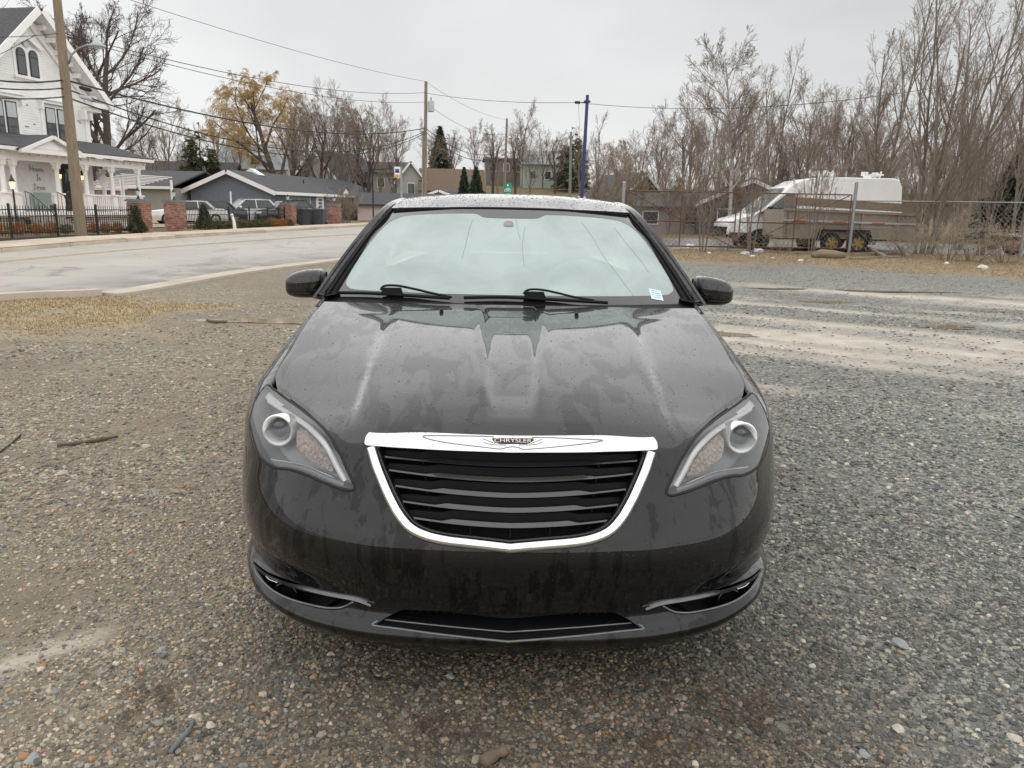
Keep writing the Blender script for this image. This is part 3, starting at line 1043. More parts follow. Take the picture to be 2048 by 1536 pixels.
# ---------------- headlamps
def lamp(side):
    def mir(P): return P * [side, 1, 1]
    rt = raw = None
    hlo = HLc
    # lens
    cen = hlo.mean(0)
    dd = np.roll(hlo, -1, 0) - np.roll(hlo, 1, 0); dd /= np.linalg.norm(dd, axis=1, keepdims=True)
    iw = np.stack([-dd[:, 1], dd[:, 0]], 1)
    if not inpoly((hlo + iw * .004)[:1], hlo)[0]: iw = -iw
    lens = hlo + iw * .006
    vo, fo = cdt(lens, [], .016)
    p, n = surf_pts(RING, vo, .002), RING.nrm(vo[:, 0], vo[:, 1])
    if side < 0: fo = fo[:, ::-1]
    ho = raw_mesh('headlight', mir(p), fo, M_LENS, CARO, True, n * [side, 1, 1])
    # black seal round it
    L = hlo + iw * .002
    mb = MB(); mb.tube(mir(surf_pts(RING, L[::2], -.001)), .0048, 6, closed=True)
    mb.build('seal', M_RUB, ho, True)
    # housing: walls and back
    mb = MB()
    a, b = surf_pts(RING, lens, -.003), surf_pts(RING, lens + iw * .020, -.072)
    m = len(a)
    mb.add(np.concatenate([mir(a), mir(b)]), [(i, (i + 1) % m, m + (i + 1) % m, m + i) for i in range(m)])
    bv, bf = cdt(lens + iw * .020, [], .02)
    mb.add(mir(surf_pts(RING, bv, -.072)), [tuple(f) for f in bf])
    mb.build('lamp_housing', M_LAMPHOUSE, ho, True)
    # silver strips along the upper edge
    T1 = RING.bvh(-.08, ku[8], kv[4], kv[8], 160, 70, .022)
    def strip(name, pts, mat, w, hgt):
        uv = px_uv(T1, pts)
        q = smooth_loop(uv, 5, False)
        pp, nn_ = surf_pts(RING, q, -.024), RING.nrm(q[:, 0], q[:, 1])
        t = np.gradient(pp, axis=0); t /= np.linalg.norm(t, axis=1, keepdims=True)
        bb = np.cross(t, nn_)
        mb = MB(); n8 = 6; V = []
        M8 = len(pp)
        for i in range(M8):
            for k in range(n8):
                an = math.pi * k / (n8 - 1)
                V.append(pp[i] - bb[i] * math.cos(an) * w / 2 + nn_[i] * math.sin(an) * hgt)
        mb.add(mir(np.array(V)), [(i * n8 + k, (i + 1) * n8 + k, (i + 1) * n8 + k + 1, i * n8 + k + 1) for i in range(M8 - 1) for k in range(n8 - 1)])
        return mb.build(name, mat, ho, True)
    strip('upper_bezel', [(538, 800), (560, 815), (590, 834), (620, 856), (643, 880), (661, 908), (676, 938), (690, 962)], M_LAMPSIL, .017, .004)
    strip('top_reflector', [(534, 783), (548, 797), (566, 812)], M_LAMPSIL, .034, .003)
    strip('bezel_line', [(540, 918), (575, 924), (612, 932), (648, 947), (676, 960)], M_LAMPSIL, .004, .003)
    strip('lower_bezel', [(518, 905), (540, 925), (575, 930), (612, 938), (650, 955), (688, 970)], M_LAMPHOUSE, .02, .006)
    strip('amber_strip', [(524, 795), (514, 826), (511, 858), (516, 892)], M_AMBER, .022, .008)
    # turn-signal reflector with fluted face
    T2 = RING.bvh(-.08, ku[8], kv[4], kv[8], 160, 70, .045)
    ind = smooth_loop(px_uv(T2, [(600, 858), (625, 872), (645, 893), (662, 922), (668, 942), (650, 938), (625, 925), (605, 908), (594, 890)]), 3)
    vo, fo = cdt(ind, [], .007)
    P = surf_pts(RING, vo, -.044) + RING.nrm(vo[:, 0], vo[:, 1]) * (NPR.random((len(vo), 1)) * .007)
    mb = MB(); mb.add(mir(P), [tuple(f) for f in fo])
    mb.build('turn_signal', M_TURN, ho)
    # projector
    c = px_uv(T1, [(559, 870)])[0]
    pc = surf_pts(RING, c[None], -.004)[0] * [side, 1, 1]
    fwd = Vector((side * .16, -1, .06)).normalized()
    q = Vector((0, 0, 1)).rotation_difference(fwd).to_matrix().to_4x4()
    mm = Matrix.Translation(Vector(pc)) @ q
    mb = MB(); mb.m = mm
    mb.lathe([(.043, -.075), (.048, -.030), (.0495, -.012), (.046, -.009), (.039, -.016), (.036, -.040)], n=36)
    mb.build('projector_ring', M_LAMPSIL, ho, True)
    mb = MB(); mb.m = mm
    mb.lathe([(.036, -.05), (.035, -.034), (.030, -.024), (.020, -.017), (.010, -.014), (.0001, -.0135)], n=32)
    mb.build('projector_lens', M_PROJ, ho, True)
    return ho
M_TURN = vmat('turn_reflector', (0.62, 0.52, 0.46), 0.2, 0.5, 90, 0.6, 0.5)
M_PROJ = plain('projector_glass', (0.06, 0.07, 0.08), 0.06, coat=1.0)
lamp(1); lamp(-1)

# ---------------- fog recesses and lower intake
T3 = RING.bvh(-.08, ku[8], -.0, kv[5], 180, 70, .01)
for side in (1, -1):
    def mir(P): return np.asarray(P) * [side, 1, 1]
    mb = MB()
    a, b = surf_pts(RING, FOG, -.012), surf_pts(RING, FOG + (FOG.mean(0) - FOG) * .12, -.09)
    m = len(a)
    mb.add(np.concatenate([mir(a), mir(b)]), [(i, (i + 1) % m, m + (i + 1) % m, m + i) for i in range(m)] + [tuple(range(m, 2 * m))])
    mb.build('fog_recess', M_BLK, CARO)
    uv = smooth_loop(px_uv(T3, [(508, 1126), (530, 1148), (570, 1166), (610, 1176), (660, 1184), (710, 1193), (745, 1206)]), 4, False)
    pp, nn_ = surf_pts(RING, uv, -.002), RING.nrm(uv[:, 0], uv[:, 1])
    mb = MB(); M8 = len(pp); V = []
    for i in range(M8):
        s = i / (M8 - 1)
        w = .006 + .012 * np.clip((s - .4) / .15, 0, 1) * np.clip((1 - s) / .12, 0, 1)
        dn = np.array([0, 0, -1.0])
        V += [pp[i] - nn_[i] * w * .6 + np.array([0, 0, .75 * w]), pp[i] + nn_[i] * .008 - np.array([0, 0, .001]), pp[i] + dn * .009, pp[i] - nn_[i] * .03]
    mb.add(mir(V), [(i * 4 + k, (i + 1) * 4 + k, (i + 1) * 4 + (k + 1) % 4, i * 4 + (k + 1) % 4) for i in range(M8 - 1) for k in range(4)])
    mb.build('fog_blade', M_TRIML, CARO, angle=30)
    uv = smooth_loop(px_uv(T3, [(513, 1143), (530, 1167), (552, 1186), (585, 1202), (640, 1216), (668, 1218), (690, 1213), (710, 1200)]), 4, False)
    mb = MB(); mb.tube(mir(surf_pts(RING, uv, -.002)), .004, 6); mb.build('recess_lip', M_TRIML, CARO, True)
    c = px_uv(T3, [(560, 1178)])[0]
    pc = surf_pts(RING, c[None], -.045)[0] * [side, 1, 1]
    fwd = Vector((side * .25, -1, .05)).normalized()
    mb = MB(); mb.m = Matrix.Translation(Vector(pc)) @ Vector((0, 0, 1)).rotation_difference(fwd).to_matrix().to_4x4()
    mb.lathe([(.040, -.03), (.042, .0), (.038, .006), (.036, -.004), (.020, -.001), (.0001, .001)], n=28)
    mb.build('fog_light', M_GBLK, CARO, True)
    uv = smooth_loop(px_uv(T3, [(532, 1152), (540, 1160), (556, 1166)]), 3, False)
    mb = MB(); mb.tube(mir(surf_pts(RING, uv, -.008)), .0024, 6); mb.build('fog_light_trim', M_CHROME_S, CARO, True)
mb = MB()
hp = il
a = surf_pts(RING, hp, -.004); b = a + np.array([0, .10, .012])
m = len(a)
for sx in (1, -1):
    s_ = np.array([sx, 1, 1])
    for i in range(m - 1):
        mb.quad(a[i] * s_, a[i + 1] * s_, b[i + 1] * s_, b[i] * s_)
bb_ = [tuple(q) for q in b] + [tuple(q * [-1, 1, 1]) for q in b[::-1]]
mb.add(bb_, [tuple(range(len(bb_)))])
mb.build('lower_intake', M_BLK, CARO)
for nm, pts, rad in (('intake_lower_trim', [(757, 1243), (747, 1250), (752, 1254), (800, 1260), (900, 1272), (1020, 1280)], .0042), ('intake_bar', [(764, 1237), (800, 1241), (900, 1251), (1021, 1261)], .003)):
    uv = smooth_loop(px_uv(T3, pts), 4, False); uv[-1][0] = 0
    q = surf_pts(RING, uv, -.002 if rad > .004 else -.02)
    q = np.concatenate([q, (q * [-1, 1, 1])[::-1][1:]])
    mb = MB(); mb.tube(q, rad, 8); mb.build(nm, M_TRIML, CARO, True)
mb = MB()
for k in range(34):
    for sg in (0, 1):
        xa = -.40 + .80 * k / 33
        xb = xa + .025 * (1 if sg else -1)
        pa, pb = [], []
        z0, z1 = .262, .305
        y = lambda x: .075 + .18 * x * x
        mb.tube([(xa, y(xa), z1), (xb, y(xb), z0)], .0022, 4)
mb.build('intake_mesh', M_BLK, CARO)
# ---------------- windscreen, pillars, roof, glass, tail
class Patch:
    """Symmetric patch from a centre line and an edge line; s across (-1..1), t along."""
    def __init__(s, cen, edg, p=2.0):
        s.c, s.e, s.p = np.array(cen, float), np.array(edg, float), p
        s.k = np.linspace(0, 1, len(cen))
    def pos(s, a, t):
        a, t = np.asarray(a, float), np.asarray(t, float)
        W = basis(s.k, np.clip(t, 0, 1))
        c, e = W @ s.c, W @ s.e
        out = c + (e - c) * (np.abs(a) ** s.p)[:, None]
        out[:, 0] = a * e[:, 0]
        return out
    def nrm(s, a, t, h=.004):
        n = np.cross(s.pos(a + h, t) - s.pos(a - h, t), s.pos(a, np.clip(t + h, 0, 1)) - s.pos(a, np.clip(t - h, 0, 1)))
        return n / np.maximum(np.linalg.norm(n, axis=1, keepdims=True), 1e-12)
    def mesh(s, name, loop, holes, step, mat, offs=0.0, parent=None, rim=0.0):
        vo, fo = cdt(loop, holes, step)
        p, n = s.pos(vo[:, 0], vo[:, 1]), s.nrm(vo[:, 0], vo[:, 1])
        return raw_mesh(name, p + n * offs, fo, mat, parent or CARO, True, n)
WS = Patch([(0, 1.455, .985), (0, 1.68, 1.125), (0, 1.91, 1.268), (0, 2.14, 1.398)],
           [(.854, 1.62, .982), (.792, 1.85, 1.120), (.718, 2.07, 1.257), (.638, 2.29, 1.375)], 2.3)
ws_out = np.array(seg((-1, 0), (1, 0), 40) + seg((1, 0), (1, 1), 24) + seg((1, 1), (-1, 1), 40) + seg((-1, 1), (-1, 0), 24))
_wr = [(0, .085), (.45, .085), (.82, .09), (.905, .115), (.935, .18), (.945, .35), (.942, .6), (.925, .78), (.88, .87), (.78, .91), (.5, .925), (.30, .925), (.25, .91), (.19, .875), (0, .868)]
ws_in = smooth_loop(_wr + [(-a, b) for a, b in _wr[::-1][1:-1]], 5)
wsh = WS.mesh('windshield', ws_in, [], .05, M_FOG)
M_FRIT = vmat('windscreen_border', (0.012, 0.012, 0.013), 0.08, 0.2, 20, bump=0.0, coat=0.8)
WS.mesh('windshield_border', ws_out, [ws_in], .05, M_FRIT, parent=wsh)
ws_tree = Surf.__new__(Surf)
U, V = np.meshgrid(np.linspace(-1, 1, 60), np.linspace(0, 1, 40))
wp = WS.pos(U.ravel(), V.ravel())
WT = BVHTree.FromPolygons([Vector(q) for q in wp], [(j * 60 + i, j * 60 + i + 1, (j + 1) * 60 + i + 1, (j + 1) * 60 + i) for j in range(39) for i in range(59)])
def ws_pt(px, py, off=0.0):
    q, n = on_car(WT, px, py)
    if n.z < 0: n = -n
    return q + n * off
# run marks of water on the glass
for run in ([(945, 440), (938, 462), (930, 495), (924, 517)], [(1030, 430), (1035, 455), (1040, 478)], [(1050, 455), (1045, 490), (1047, 520), (1049, 532)],
            [(1163, 445), (1185, 475), (1205, 510), (1232, 545), (1262, 585), (1290, 618)], [(1228, 455), (1255, 490), (1280, 520), (1297, 545)]):
    mb = MB(); mb.tube([ws_pt(x, min(y, 606), .0006) for x, y in smooth_loop(run, 4, False)], .0008, 5)
    mb.build('water_run', plain('water_run', (.24, .285, .275), .15), wsh, True)
mb = MB()
st = [ws_pt(1297, 577, .001), ws_pt(1321, 582, .001), ws_pt(1327, 602, .001), ws_pt(1303, 598, .001)]
mb.prism(st, (0, 0, 0), (0, -.0006, .0006)); stk = mb.build('sticker', plain('sticker_paper', (.62, .78, .86), .5), wsh)
mb = MB()
for k, (a_, b_) in enumerate(((.18, .62), (.14, .9), (.14, .9), (.3, .8))):
    f = .18 + .2 * k
    e0 = st[0].lerp(st[3], f); e1 = st[1].lerp(st[2], f)
    p0, p1 = e0.lerp(e1, a_), e0.lerp(e1, b_)
    mb.bar(p0 + Vector((0, -.0012, .0012)), p1 + Vector((0, -.0012, .0012)), .0015, .004)
mb.build('printed_line', plain('sticker_ink', (.38, .50, .66), .6), wsh)
mb = MB()
tabq = [ws_pt(x, y, .0015) for x, y in ((1008, 453), (1026, 453), (1026, 446), (1022, 443), (1012, 443), (1008, 446))]
mb.prism(tabq, (0, 0, 0), (0, -.002, .002)); mb.build('mirror_mount', plain('mount_grey', (.20, .17, .17), .3, coat=.5), wsh)
# black mouldings beside the glass, roof seam
for sx in (1, -1):
    t = np.linspace(0, 1, 20)
    q = WS.pos(np.full(20, sx * .995), t) + np.array([0, -.004, .006])
    mb = MB(); mb.tube(q, .007, 6); mb.build('windshield_moulding', M_RUB, CARO, True)
q = WS.pos(np.linspace(-1, 1, 40), np.full(40, .998)) + np.array([0, 0, .002])
mb = MB(); mb.tube(q, .005, 6); mb.build('roof_seam', M_RUB, CARO, True)
# A-pillar / roof rail / C-pillar: strip between glass edge and side glass
EI = [(.860, 1.57, .984), (.798, 1.81, 1.122), (.724, 2.05, 1.260), (.648, 2.27, 1.386), (.615, 2.60, 1.432), (.605, 2.95, 1.440), (.602, 3.30, 1.405), (.62, 3.62, 1.30), (.66, 3.92, 1.17), (.70, 4.20, 1.06)]
EO = [(.876, 1.51, .985), (.820, 1.75, 1.112), (.750, 2.00, 1.250), (.678, 2.28, 1.366), (.660, 2.60, 1.405), (.658, 2.95, 1.412), (.655, 3.22, 1.375), (.71, 3.40, 1.27), (.775, 3.52, 1.14), (.83, 3.62, 1.03)]
kk = np.linspace(0, 1, len(EI))
def strip_patch(name, A, B, bulge, mat, n=60, m=9):
    W = basis(kk[:len(A)] / kk[len(A) - 1], np.linspace(0, 1, n))
    a, b = W @ np.array(A), W @ np.array(B)
    out = []
    for sx in (1, -1):
        V = []
        for i in range(n):
            for k in range(m):
                s = k / (m - 1)
                p = a[i] * (1 - s) + b[i] * s + bulge * math.sin(math.pi * s) * np.array([.55, -.1, .8])
                V.append(p * [sx, 1, 1])
        F = [(i * m + k, (i + 1) * m + k, (i + 1) * m + k + 1, i * m + k + 1) for i in range(n - 1) for k in range(m - 1)]
        mb = MB(); mb.add(V, F)
        out.append(mb.build(name, mat, CARO, True))
    return out
strip_patch('roof_pillar', EI, EO, .022, M_ROOF)
ROOF = Patch([(0, 2.142, 1.400), (0, 2.45, 1.462), (0, 2.85, 1.482), (0, 3.25, 1.462), (0, 3.55, 1.405)],
             [(.634, 2.275, 1.388), (.618, 2.52, 1.432), (.607, 2.90, 1.446), (.597, 3.20, 1.425), (.605, 3.45, 1.360)], 2.6)
r_out = np.array(seg((-1, 0), (1, 0), 40) + seg((1, 0), (1, 1), 24) + seg((1, 1), (-1, 1), 40) + seg((-1, 1), (-1, 0), 24))
ROOF.mesh('roof', r_out, [], .05, M_ROOF)
RW = Patch([(0, 3.555, 1.402), (0, 3.80, 1.28), (0, 4.02, 1.16), (0, 4.22, 1.06)], [(.605, 3.455, 1.358), (.635, 3.70, 1.255), (.665, 3.93, 1.15), (.69, 4.12, 1.06)], 2.2)
RW.mesh('rear_window', r_out, [], .06, M_DARKGLASS)
TK = Patch([(0, 4.225, 1.055), (0, 4.45, 1.075), (0, 4.66, 1.07), (0, 4.735, 1.04)], [(.70, 4.12, 1.055), (.74, 4.28, 1.045), (.72, 4.45, 1.04), (.66, 4.58, 1.035)], 2.4)
TK.mesh('trunk_lid', r_out, [], .06, M_BODY)
# shoulder strips between hood / trunk edge and the glasshouse
for sx in (1, -1):
    mb = MB()
    top = RING.pos(np.linspace(flank_uv(1.56, .9)[0], flank_uv(3.7, .9)[0], 40), np.full(40, V7 - .006))
    inn_ = top + np.array([-.06, 0, .012])
    for i in range(39):
        mb.quad(top[i] * [sx, 1, 1], top[i + 1] * [sx, 1, 1], inn_[i + 1] * [sx, 1, 1], inn_[i] * [sx, 1, 1])
    mb.build('belt_moulding', M_TRIM, CARO)
# side glass: front and rear panes with a black B-pillar
for sx in (1, -1):
    We = basis(kk, np.linspace(0, 1, 60)); eo = We @ np.array(EO)
    def top_at(y): return np.array([np.interp(y, eo[:, 1], eo[:, 0]), y, np.interp(y, eo[:, 1], eo[:, 2])])
    for nm, y0, y1, mt in (('side_window', 1.56, 2.44, M_DARKGLASS), ('door_pillar', 2.44, 2.53, M_GBLK), ('side_window', 2.53, 3.55, M_DARKGLASS)):
        V = []; n = 14
        for i in range(n):
            y = y0 + (y1 - y0) * i / (n - 1)
            a = top_at(y) + np.array([-.006, 0, 0]); b = np.array([.842 if y < 3 else .83, y, 1.0])
            if b[2] > a[2] - .003: b[2] = a[2] - .003
            for k in range(5):
                s = k / 4
                p = a * (1 - s) + b * s; p[0] += .018 * math.sin(math.pi * s)
                V.append(p * [sx, 1, 1])
        mb = MB(); mb.add(V, [(i * 5 + k, (i + 1) * 5 + k, (i + 1) * 5 + k + 1, i * 5 + k + 1) for i in range(n - 1) for k in range(4)])
        mb.build(nm, mt, CARO, True)
# cowl and wipers
mb = MB()
for i in range(30):
    s0, s1 = -1 + i / 15, -1 + (i + 1) / 15
    a = WS.pos(np.array([s0, s1]), np.array([.02, .02])) + np.array([0, -.002, -.004])
    b = np.array([[s0 * .78, 1.36 + .02 * s0 * s0, .955], [s1 * .78, 1.36 + .02 * s1 * s1, .955]])
    mb.quad(a[0], a[1], b[1], b[0])
mb.build('cowl_panel', M_BLK, CARO)
for bl, hub in (([(676, 593), (740, 594), (820, 599), (900, 604)], (786, 592)), ([(928, 603), (1010, 602), (1110, 607), (1214, 613)], (1069, 600))):
    pts = [ws_pt(x, y - 2, .016) for x, y in smooth_loop(bl, 4, False) if on_car(WT, x, y - 2)[0] is not None]
    wb = MB(); wb.tube(pts, .0075, 6)
    wo = wb.build('wiper', M_BLK, CARO, True)
    hx, hy = hub
    h = ws_pt(hx, hy - 2, .022)
    ab = MB()
    arm = [ws_pt(hx - 22, hy - 3, .026), ws_pt(hx - 14, hy - 8, .034), ws_pt(hx + 10, hy - 8, .036), ws_pt(hx + 42, hy - 4, .03), ws_pt(hx + 80, hy + 3, .024), ws_pt(hx + 118, min(hy + 9, 607), .018)]
    ab.tube([Vector(q) for q in smooth_loop([tuple(q) for q in arm], 4, False)], .0055, 6)
    ab.build('wiper_arm', M_BLK, wo, True)
    cb = MB(); cb.box((h.x, h.y, h.z), (.10, .03, .030), rz=0.02, taper=.8); cb.build('wiper_clip', M_BLK, wo, angle=40)
# dashboard, steering wheel and seats, dimly seen through the misted glass
mb = MB()
prof = [(1.50, .93), (1.62, .965), (1.85, .975), (2.0, .95), (2.05, .80), (1.6, .75)]
mb.prism([(-.70, y, z) for y, z in prof], (0, 0, 0), (1.40, 0, 0)); mb.build('dashboard', M_INTERIOR, CARO, angle=50)
mb = MB()
cw_ = Vector((.36, 2.10, .98)); ax = Vector((0, .86, .5))
e1 = Vector((1, 0, 0)); e2 = ax.cross(e1).normalized()
mb.tube([cw_ + (e1 * math.cos(a) + e2 * math.sin(a)) * .185 for a in np.linspace(0, 2 * math.pi, 33)[:-1]], .016, 8, closed=True)
for a in (R(0), R(180), R(90)):
    mb.tube([cw_, cw_ + (e1 * math.cos(a) + e2 * math.sin(a)) * .18], .016, 6)
mb.build('steering_wheel', plain('steering_glint', (.62, .64, .63), .5), CARO, True)  # pale colour stands in for light reflected off the wheel
for sx in (-.36, .36):
    mb = MB()
    mb.box((sx, 2.75, .72), (.50, .16, .55), taper=.85); mb.box((sx, 2.75, 1.09), (.27, .10, .17), taper=.85); mb.box((sx, 2.5, .45), (.50, .55, .16))
    mb.build('seat', M_INTERIOR, CARO, angle=40)
# ---------------- door mirrors
for sx in (1, -1):
    mb = MB(); n = 22; V = []
    secs = [(.838, .30, .050, .046, 1.040), (.846, .62, .070, .062, 1.042), (.858, .9, .078, .067, 1.042), (.90, 1.0, .086, .068, 1.040), (.945, 1.0, .086, .064, 1.036), (.98, .95, .078, .055, 1.032), (1.002, .70, .060, .040, 1.030), (1.011, .28, .034, .020, 1.030)]
    for x, a, dy, hz, zc in secs:
        for k in range(n):
            an = 2 * math.pi * k / n
            c, s = math.cos(an), math.sin(an)
            yy = math.copysign(abs(c) ** .6, c) * dy
            zz = math.copysign(abs(s) ** .55, s) * hz
            V.append((sx * (x + .032), 1.66 + yy + (1.0 - x) * .05 + .03, zc + zz))
    m = len(secs)
    F = [(i * n + k, (i + 1) * n + k, (i + 1) * n + (k + 1) % n, i * n + (k + 1) % n) for i in range(m - 1) for k in range(n)] + [tuple(range(n)), tuple((m - 1) * n + k for k in range(n))]
    mb.add(V, F)
    mo = mb.build('side_mirror', M_ROOF, CARO, True)
    md = mo.modifiers.new('smooth', 'SUBSURF'); md.levels = 1; md.render_levels = 1
    mb = MB(); mb.tube([(sx * .81, 1.72, .972), (sx * .86, 1.70, .975), (sx * .92, 1.695, .985), (sx * 1.0, 1.69, .985)], [.030, .020, .016, .010], 10)
    mb.build('mirror_stem', M_TRIM, mo, True)
    mb = MB(); mb.box((sx * .947, 1.765, 1.035), (.155, .004, .105)); mb.build('mirror_glass', M_CHROME, mo)
    mb = MB(); mb.tube([(sx * (.892 + .145 * s_), 1.700 - .088 * (1 - (s_ * 2 - 1) ** 4) ** .5 * .98, 1.000 - .004 * s_) for s_ in np.linspace(.06, .97, 14)], .003, 6)
    mb.build('mirror_seam', M_RUB, mo, True)
# ---------------- wheels
def wheel_at(x, y, sx, parent, r=.325, w=.215, name='wheel', rimm=M_RIM, spokes=5, z=None):
    root = MB()
    root.lathe([(r * .64, -w / 2), (r * .93, -w / 2), (r, -w * .32), (r, w * .32), (r * .93, w / 2), (r * .64, w / 2)], (x, y, z or r), 28, axis='x', cap=False)
    wo = root.build(name, M_TYRE, parent, angle=35)
    b = MB(); rr = r * .66
    zz = z or r
    b.lathe([(rr, w * .46 * sx), (rr * .93, w * .44 * sx), (rr * .90, w * .1 * sx), (.0001, w * .05 * sx)], (x, y, zz), 24, axis='x', cap=False)
    for k in range(spokes):
        a = 2 * math.pi * k / spokes + .3
        c = Vector((x + sx * w * .36, y, zz)); e = Vector((x + sx * w * .40, y + math.cos(a) * rr * .95, zz + math.sin(a) * rr * .95))
        b.bar(c, e, rr * .26, w * .12, up=(1, 0, 0))
    b.cyl((x + sx * w * .28, y, zz), (x + sx * w * .43, y, zz), rr * .22, 12)
    b.build('rim', rimm, wo, angle=35)
    return wo
for y in (.965, 3.715):
    for sx in (1, -1): wheel_at(sx * .795, y, sx, CARO)

# ---------------- beads of rain standing on roof, hood front, mirrors and bumper (too many to count)
M_DROP = NT('rain_bead').set(Base_Color=(.02, .02, .022), Roughness=.03, Specular_IOR_Level=.5, Coat_Weight=.6).m
def beads(name, P, N, smin, smax, parent=CARO):
    m_ = len(P)
    ico = bmesh.new(); bmesh.ops.create_icosphere(ico, subdivisions=1, radius=1)
    iv = np.array([v.co[:] for v in ico.verts]); ifc = np.array([[v.index for v in f.verts] for f in ico.faces]); ico.free()
    sz = smin + (smax - smin) * NPR.random(m_) ** 2.5
    el = NPR.uniform(.8, 1.7, m_)
    ref = np.tile(np.array([1.0, 0, 0]), (m_, 1))
    X_ = ref - N * (ref * N).sum(1, keepdims=True); X_ /= np.linalg.norm(X_, axis=1, keepdims=True)
    Y_ = np.cross(N, X_)
    V = P[:, None] + (X_[:, None] * iv[None, :, 0:1] * (sz * .8)[:, None, None] + Y_[:, None] * iv[None, :, 1:2] * (sz * el)[:, None, None] + N[:, None] * iv[None, :, 2:3] * (sz * .45)[:, None, None])
    F = (ifc[None] + (np.arange(m_) * len(iv))[:, None, None]).reshape(-1, 3)
    return tag(raw_mesh(name, V.reshape(-1, 3), F, M_DROP, parent, True), kind='stuff')
a_, t_ = NPR.uniform(-1, 1, 1900), NPR.random(1900) ** 1.2
beads('water_drops', ROOF.pos(a_, t_), ROOF.nrm(a_, t_), .0015, .0052)
hi_ = NPR.integers(0, 90 * NS, 9000)
hp_, hn_ = hv[hi_] + NPR.normal(0, .006, (9000, 3)) * [1, 1, 0], hn[hi_]
w_ = np.exp(-np.clip(hp_[:, 1] - .2, 0, 9) / .22) + .10 + .35 * np.exp(-((1.35 - hp_[:, 1]) / .08) ** 2)
k_ = (NPR.random(9000) < w_ * .40) & (np.abs(hp_[:, 0]) < .70) & (hp_[:, 1] > .17)
hp_, hn_ = hp_[k_], hn_[k_]
hz_ = [hb_tree.ray_cast(Vector((q[0], q[1], 2)), Vector((0, 0, -1)))[0] for q in hp_]
k_ = np.array([q is not None for q in hz_])
hp_ = np.array([q[:] for q in hz_ if q is not None]); hn_ = hn_[k_]
beads('hood_drops', hp_, hn_, .0010, .0036)
for o_ in [o for o in bpy.data.objects if o.name.startswith('side_mirror')]:
    sx = 1 if o_.data.vertices[0].co.x > 0 else -1
    x_ = NPR.uniform(.89, 1.02, 90); y_ = NPR.uniform(-.075, .05, 90)
    bt_ = BVHTree.FromPolygons([v.co.copy() for v in o_.data.vertices], [tuple(p.vertices) for p in o_.data.polygons])
    h_ = [bt_.ray_cast(Vector((sx * a, 1.69 + b, 1.4)), Vector((0, 0, -1))) for a, b in zip(x_, y_)]
    h_ = [h for h in h_ if h[0] is not None]
    beads('mirror_drops', np.array([h[0][:] for h in h_]) - [0, 0, .001], np.array([h[1][:] for h in h_]), .0012, .0035, o_)
# ================================================================== ground, street, lot
def sstep(x): x = np.clip(x, 0, 1); return x * x * (3 - 2 * x)
def fbm(x, y, sc, oct=4, seed=0.0):
    """Cheap smooth noise on arrays."""
    out = np.zeros_like(x, float); amp = 1.0; tot = 0
    for o in range(oct):
        xi, yi = x * sc + seed * 17.3, y * sc + seed * 9.1
        x0, y0 = np.floor(xi), np.floor(yi)
        fx, fy = xi - x0, yi - y0
        fx, fy = fx * fx * (3 - 2 * fx), fy * fy * (3 - 2 * fy)
        h = lambda a, b: np.modf(np.abs(np.sin(a * 127.1 + b * 311.7 + o * 74.7) * 43758.5453))[0]
        v = (h(x0, y0) * (1 - fx) + h(x0 + 1, y0) * fx) * (1 - fy) + (h(x0, y0 + 1) * (1 - fx) + h(x0 + 1, y0 + 1) * fx) * fy
        out += v * amp; tot += amp; amp *= .5; sc *= 2.03
    return out / tot
def polydist(px, py, line):
    """Signed distance of points from an open line (positive on its right, walking along it)."""
    best = np.full(px.shape, 1e9); sg = np.ones(px.shape)
    for (ax, ay), (bx, by) in zip(line[:-1], line[1:]):
        dx, dy = bx - ax, by - ay
        t = np.clip(((px - ax) * dx + (py - ay) * dy) / (dx * dx + dy * dy), 0, 1)
        d = np.hypot(px - ax - t * dx, py - ay - t * dy)
        s = np.where((px - ax) * dy - (py - ay) * dx >= 0, 1.0, -1.0)
        m = d < best - 1e-9
        best = np.where(m, d, best); sg = np.where(m, s, sg)
    return best * sg
FK = [(-13.0, 4), (-13.15, 14), (-13.3, 21), (-13.3, 25), (-13.0, 29.2), (-12.45, 33.8), (-11.35, 41.4), (-9.9, 52.8), (-7.6, 66), (-4, 84)]
NK = [(-9.6, 2), (-8.6, 7.5), (-7.3, 10.7), (-6.3, 11.6), (-6.05, 13.2), (-5.8, 15.6), (-5.3, 17.7), (-4.45, 20.9), (-2.6, 28), (0.6, 41), (4.4, 57), (9, 76)]
CL = [(-10.9, 6), (-10.95, 16), (-10.75, 20.4), (-9.8, 26.2), (-9.0, 29.8), (-7.7, 35), (-5.2, 45), (-1.5, 60)]
FK, NK, CL = ([tuple(q) for q in smooth_loop(l, 5, False)] for l in (FK, NK, CL))
GRS = [(2.0, 22.6), (4.2, 21.9), (8.7, 20.3), (11.7, 17.9), (16, 14.0), (24, 6.5)]           # edge of the grass verge along the chain-link fence

def tz(x, y):
    return -.07 + 5.2 * sstep((np.asarray(y) - 78) / 62.0)

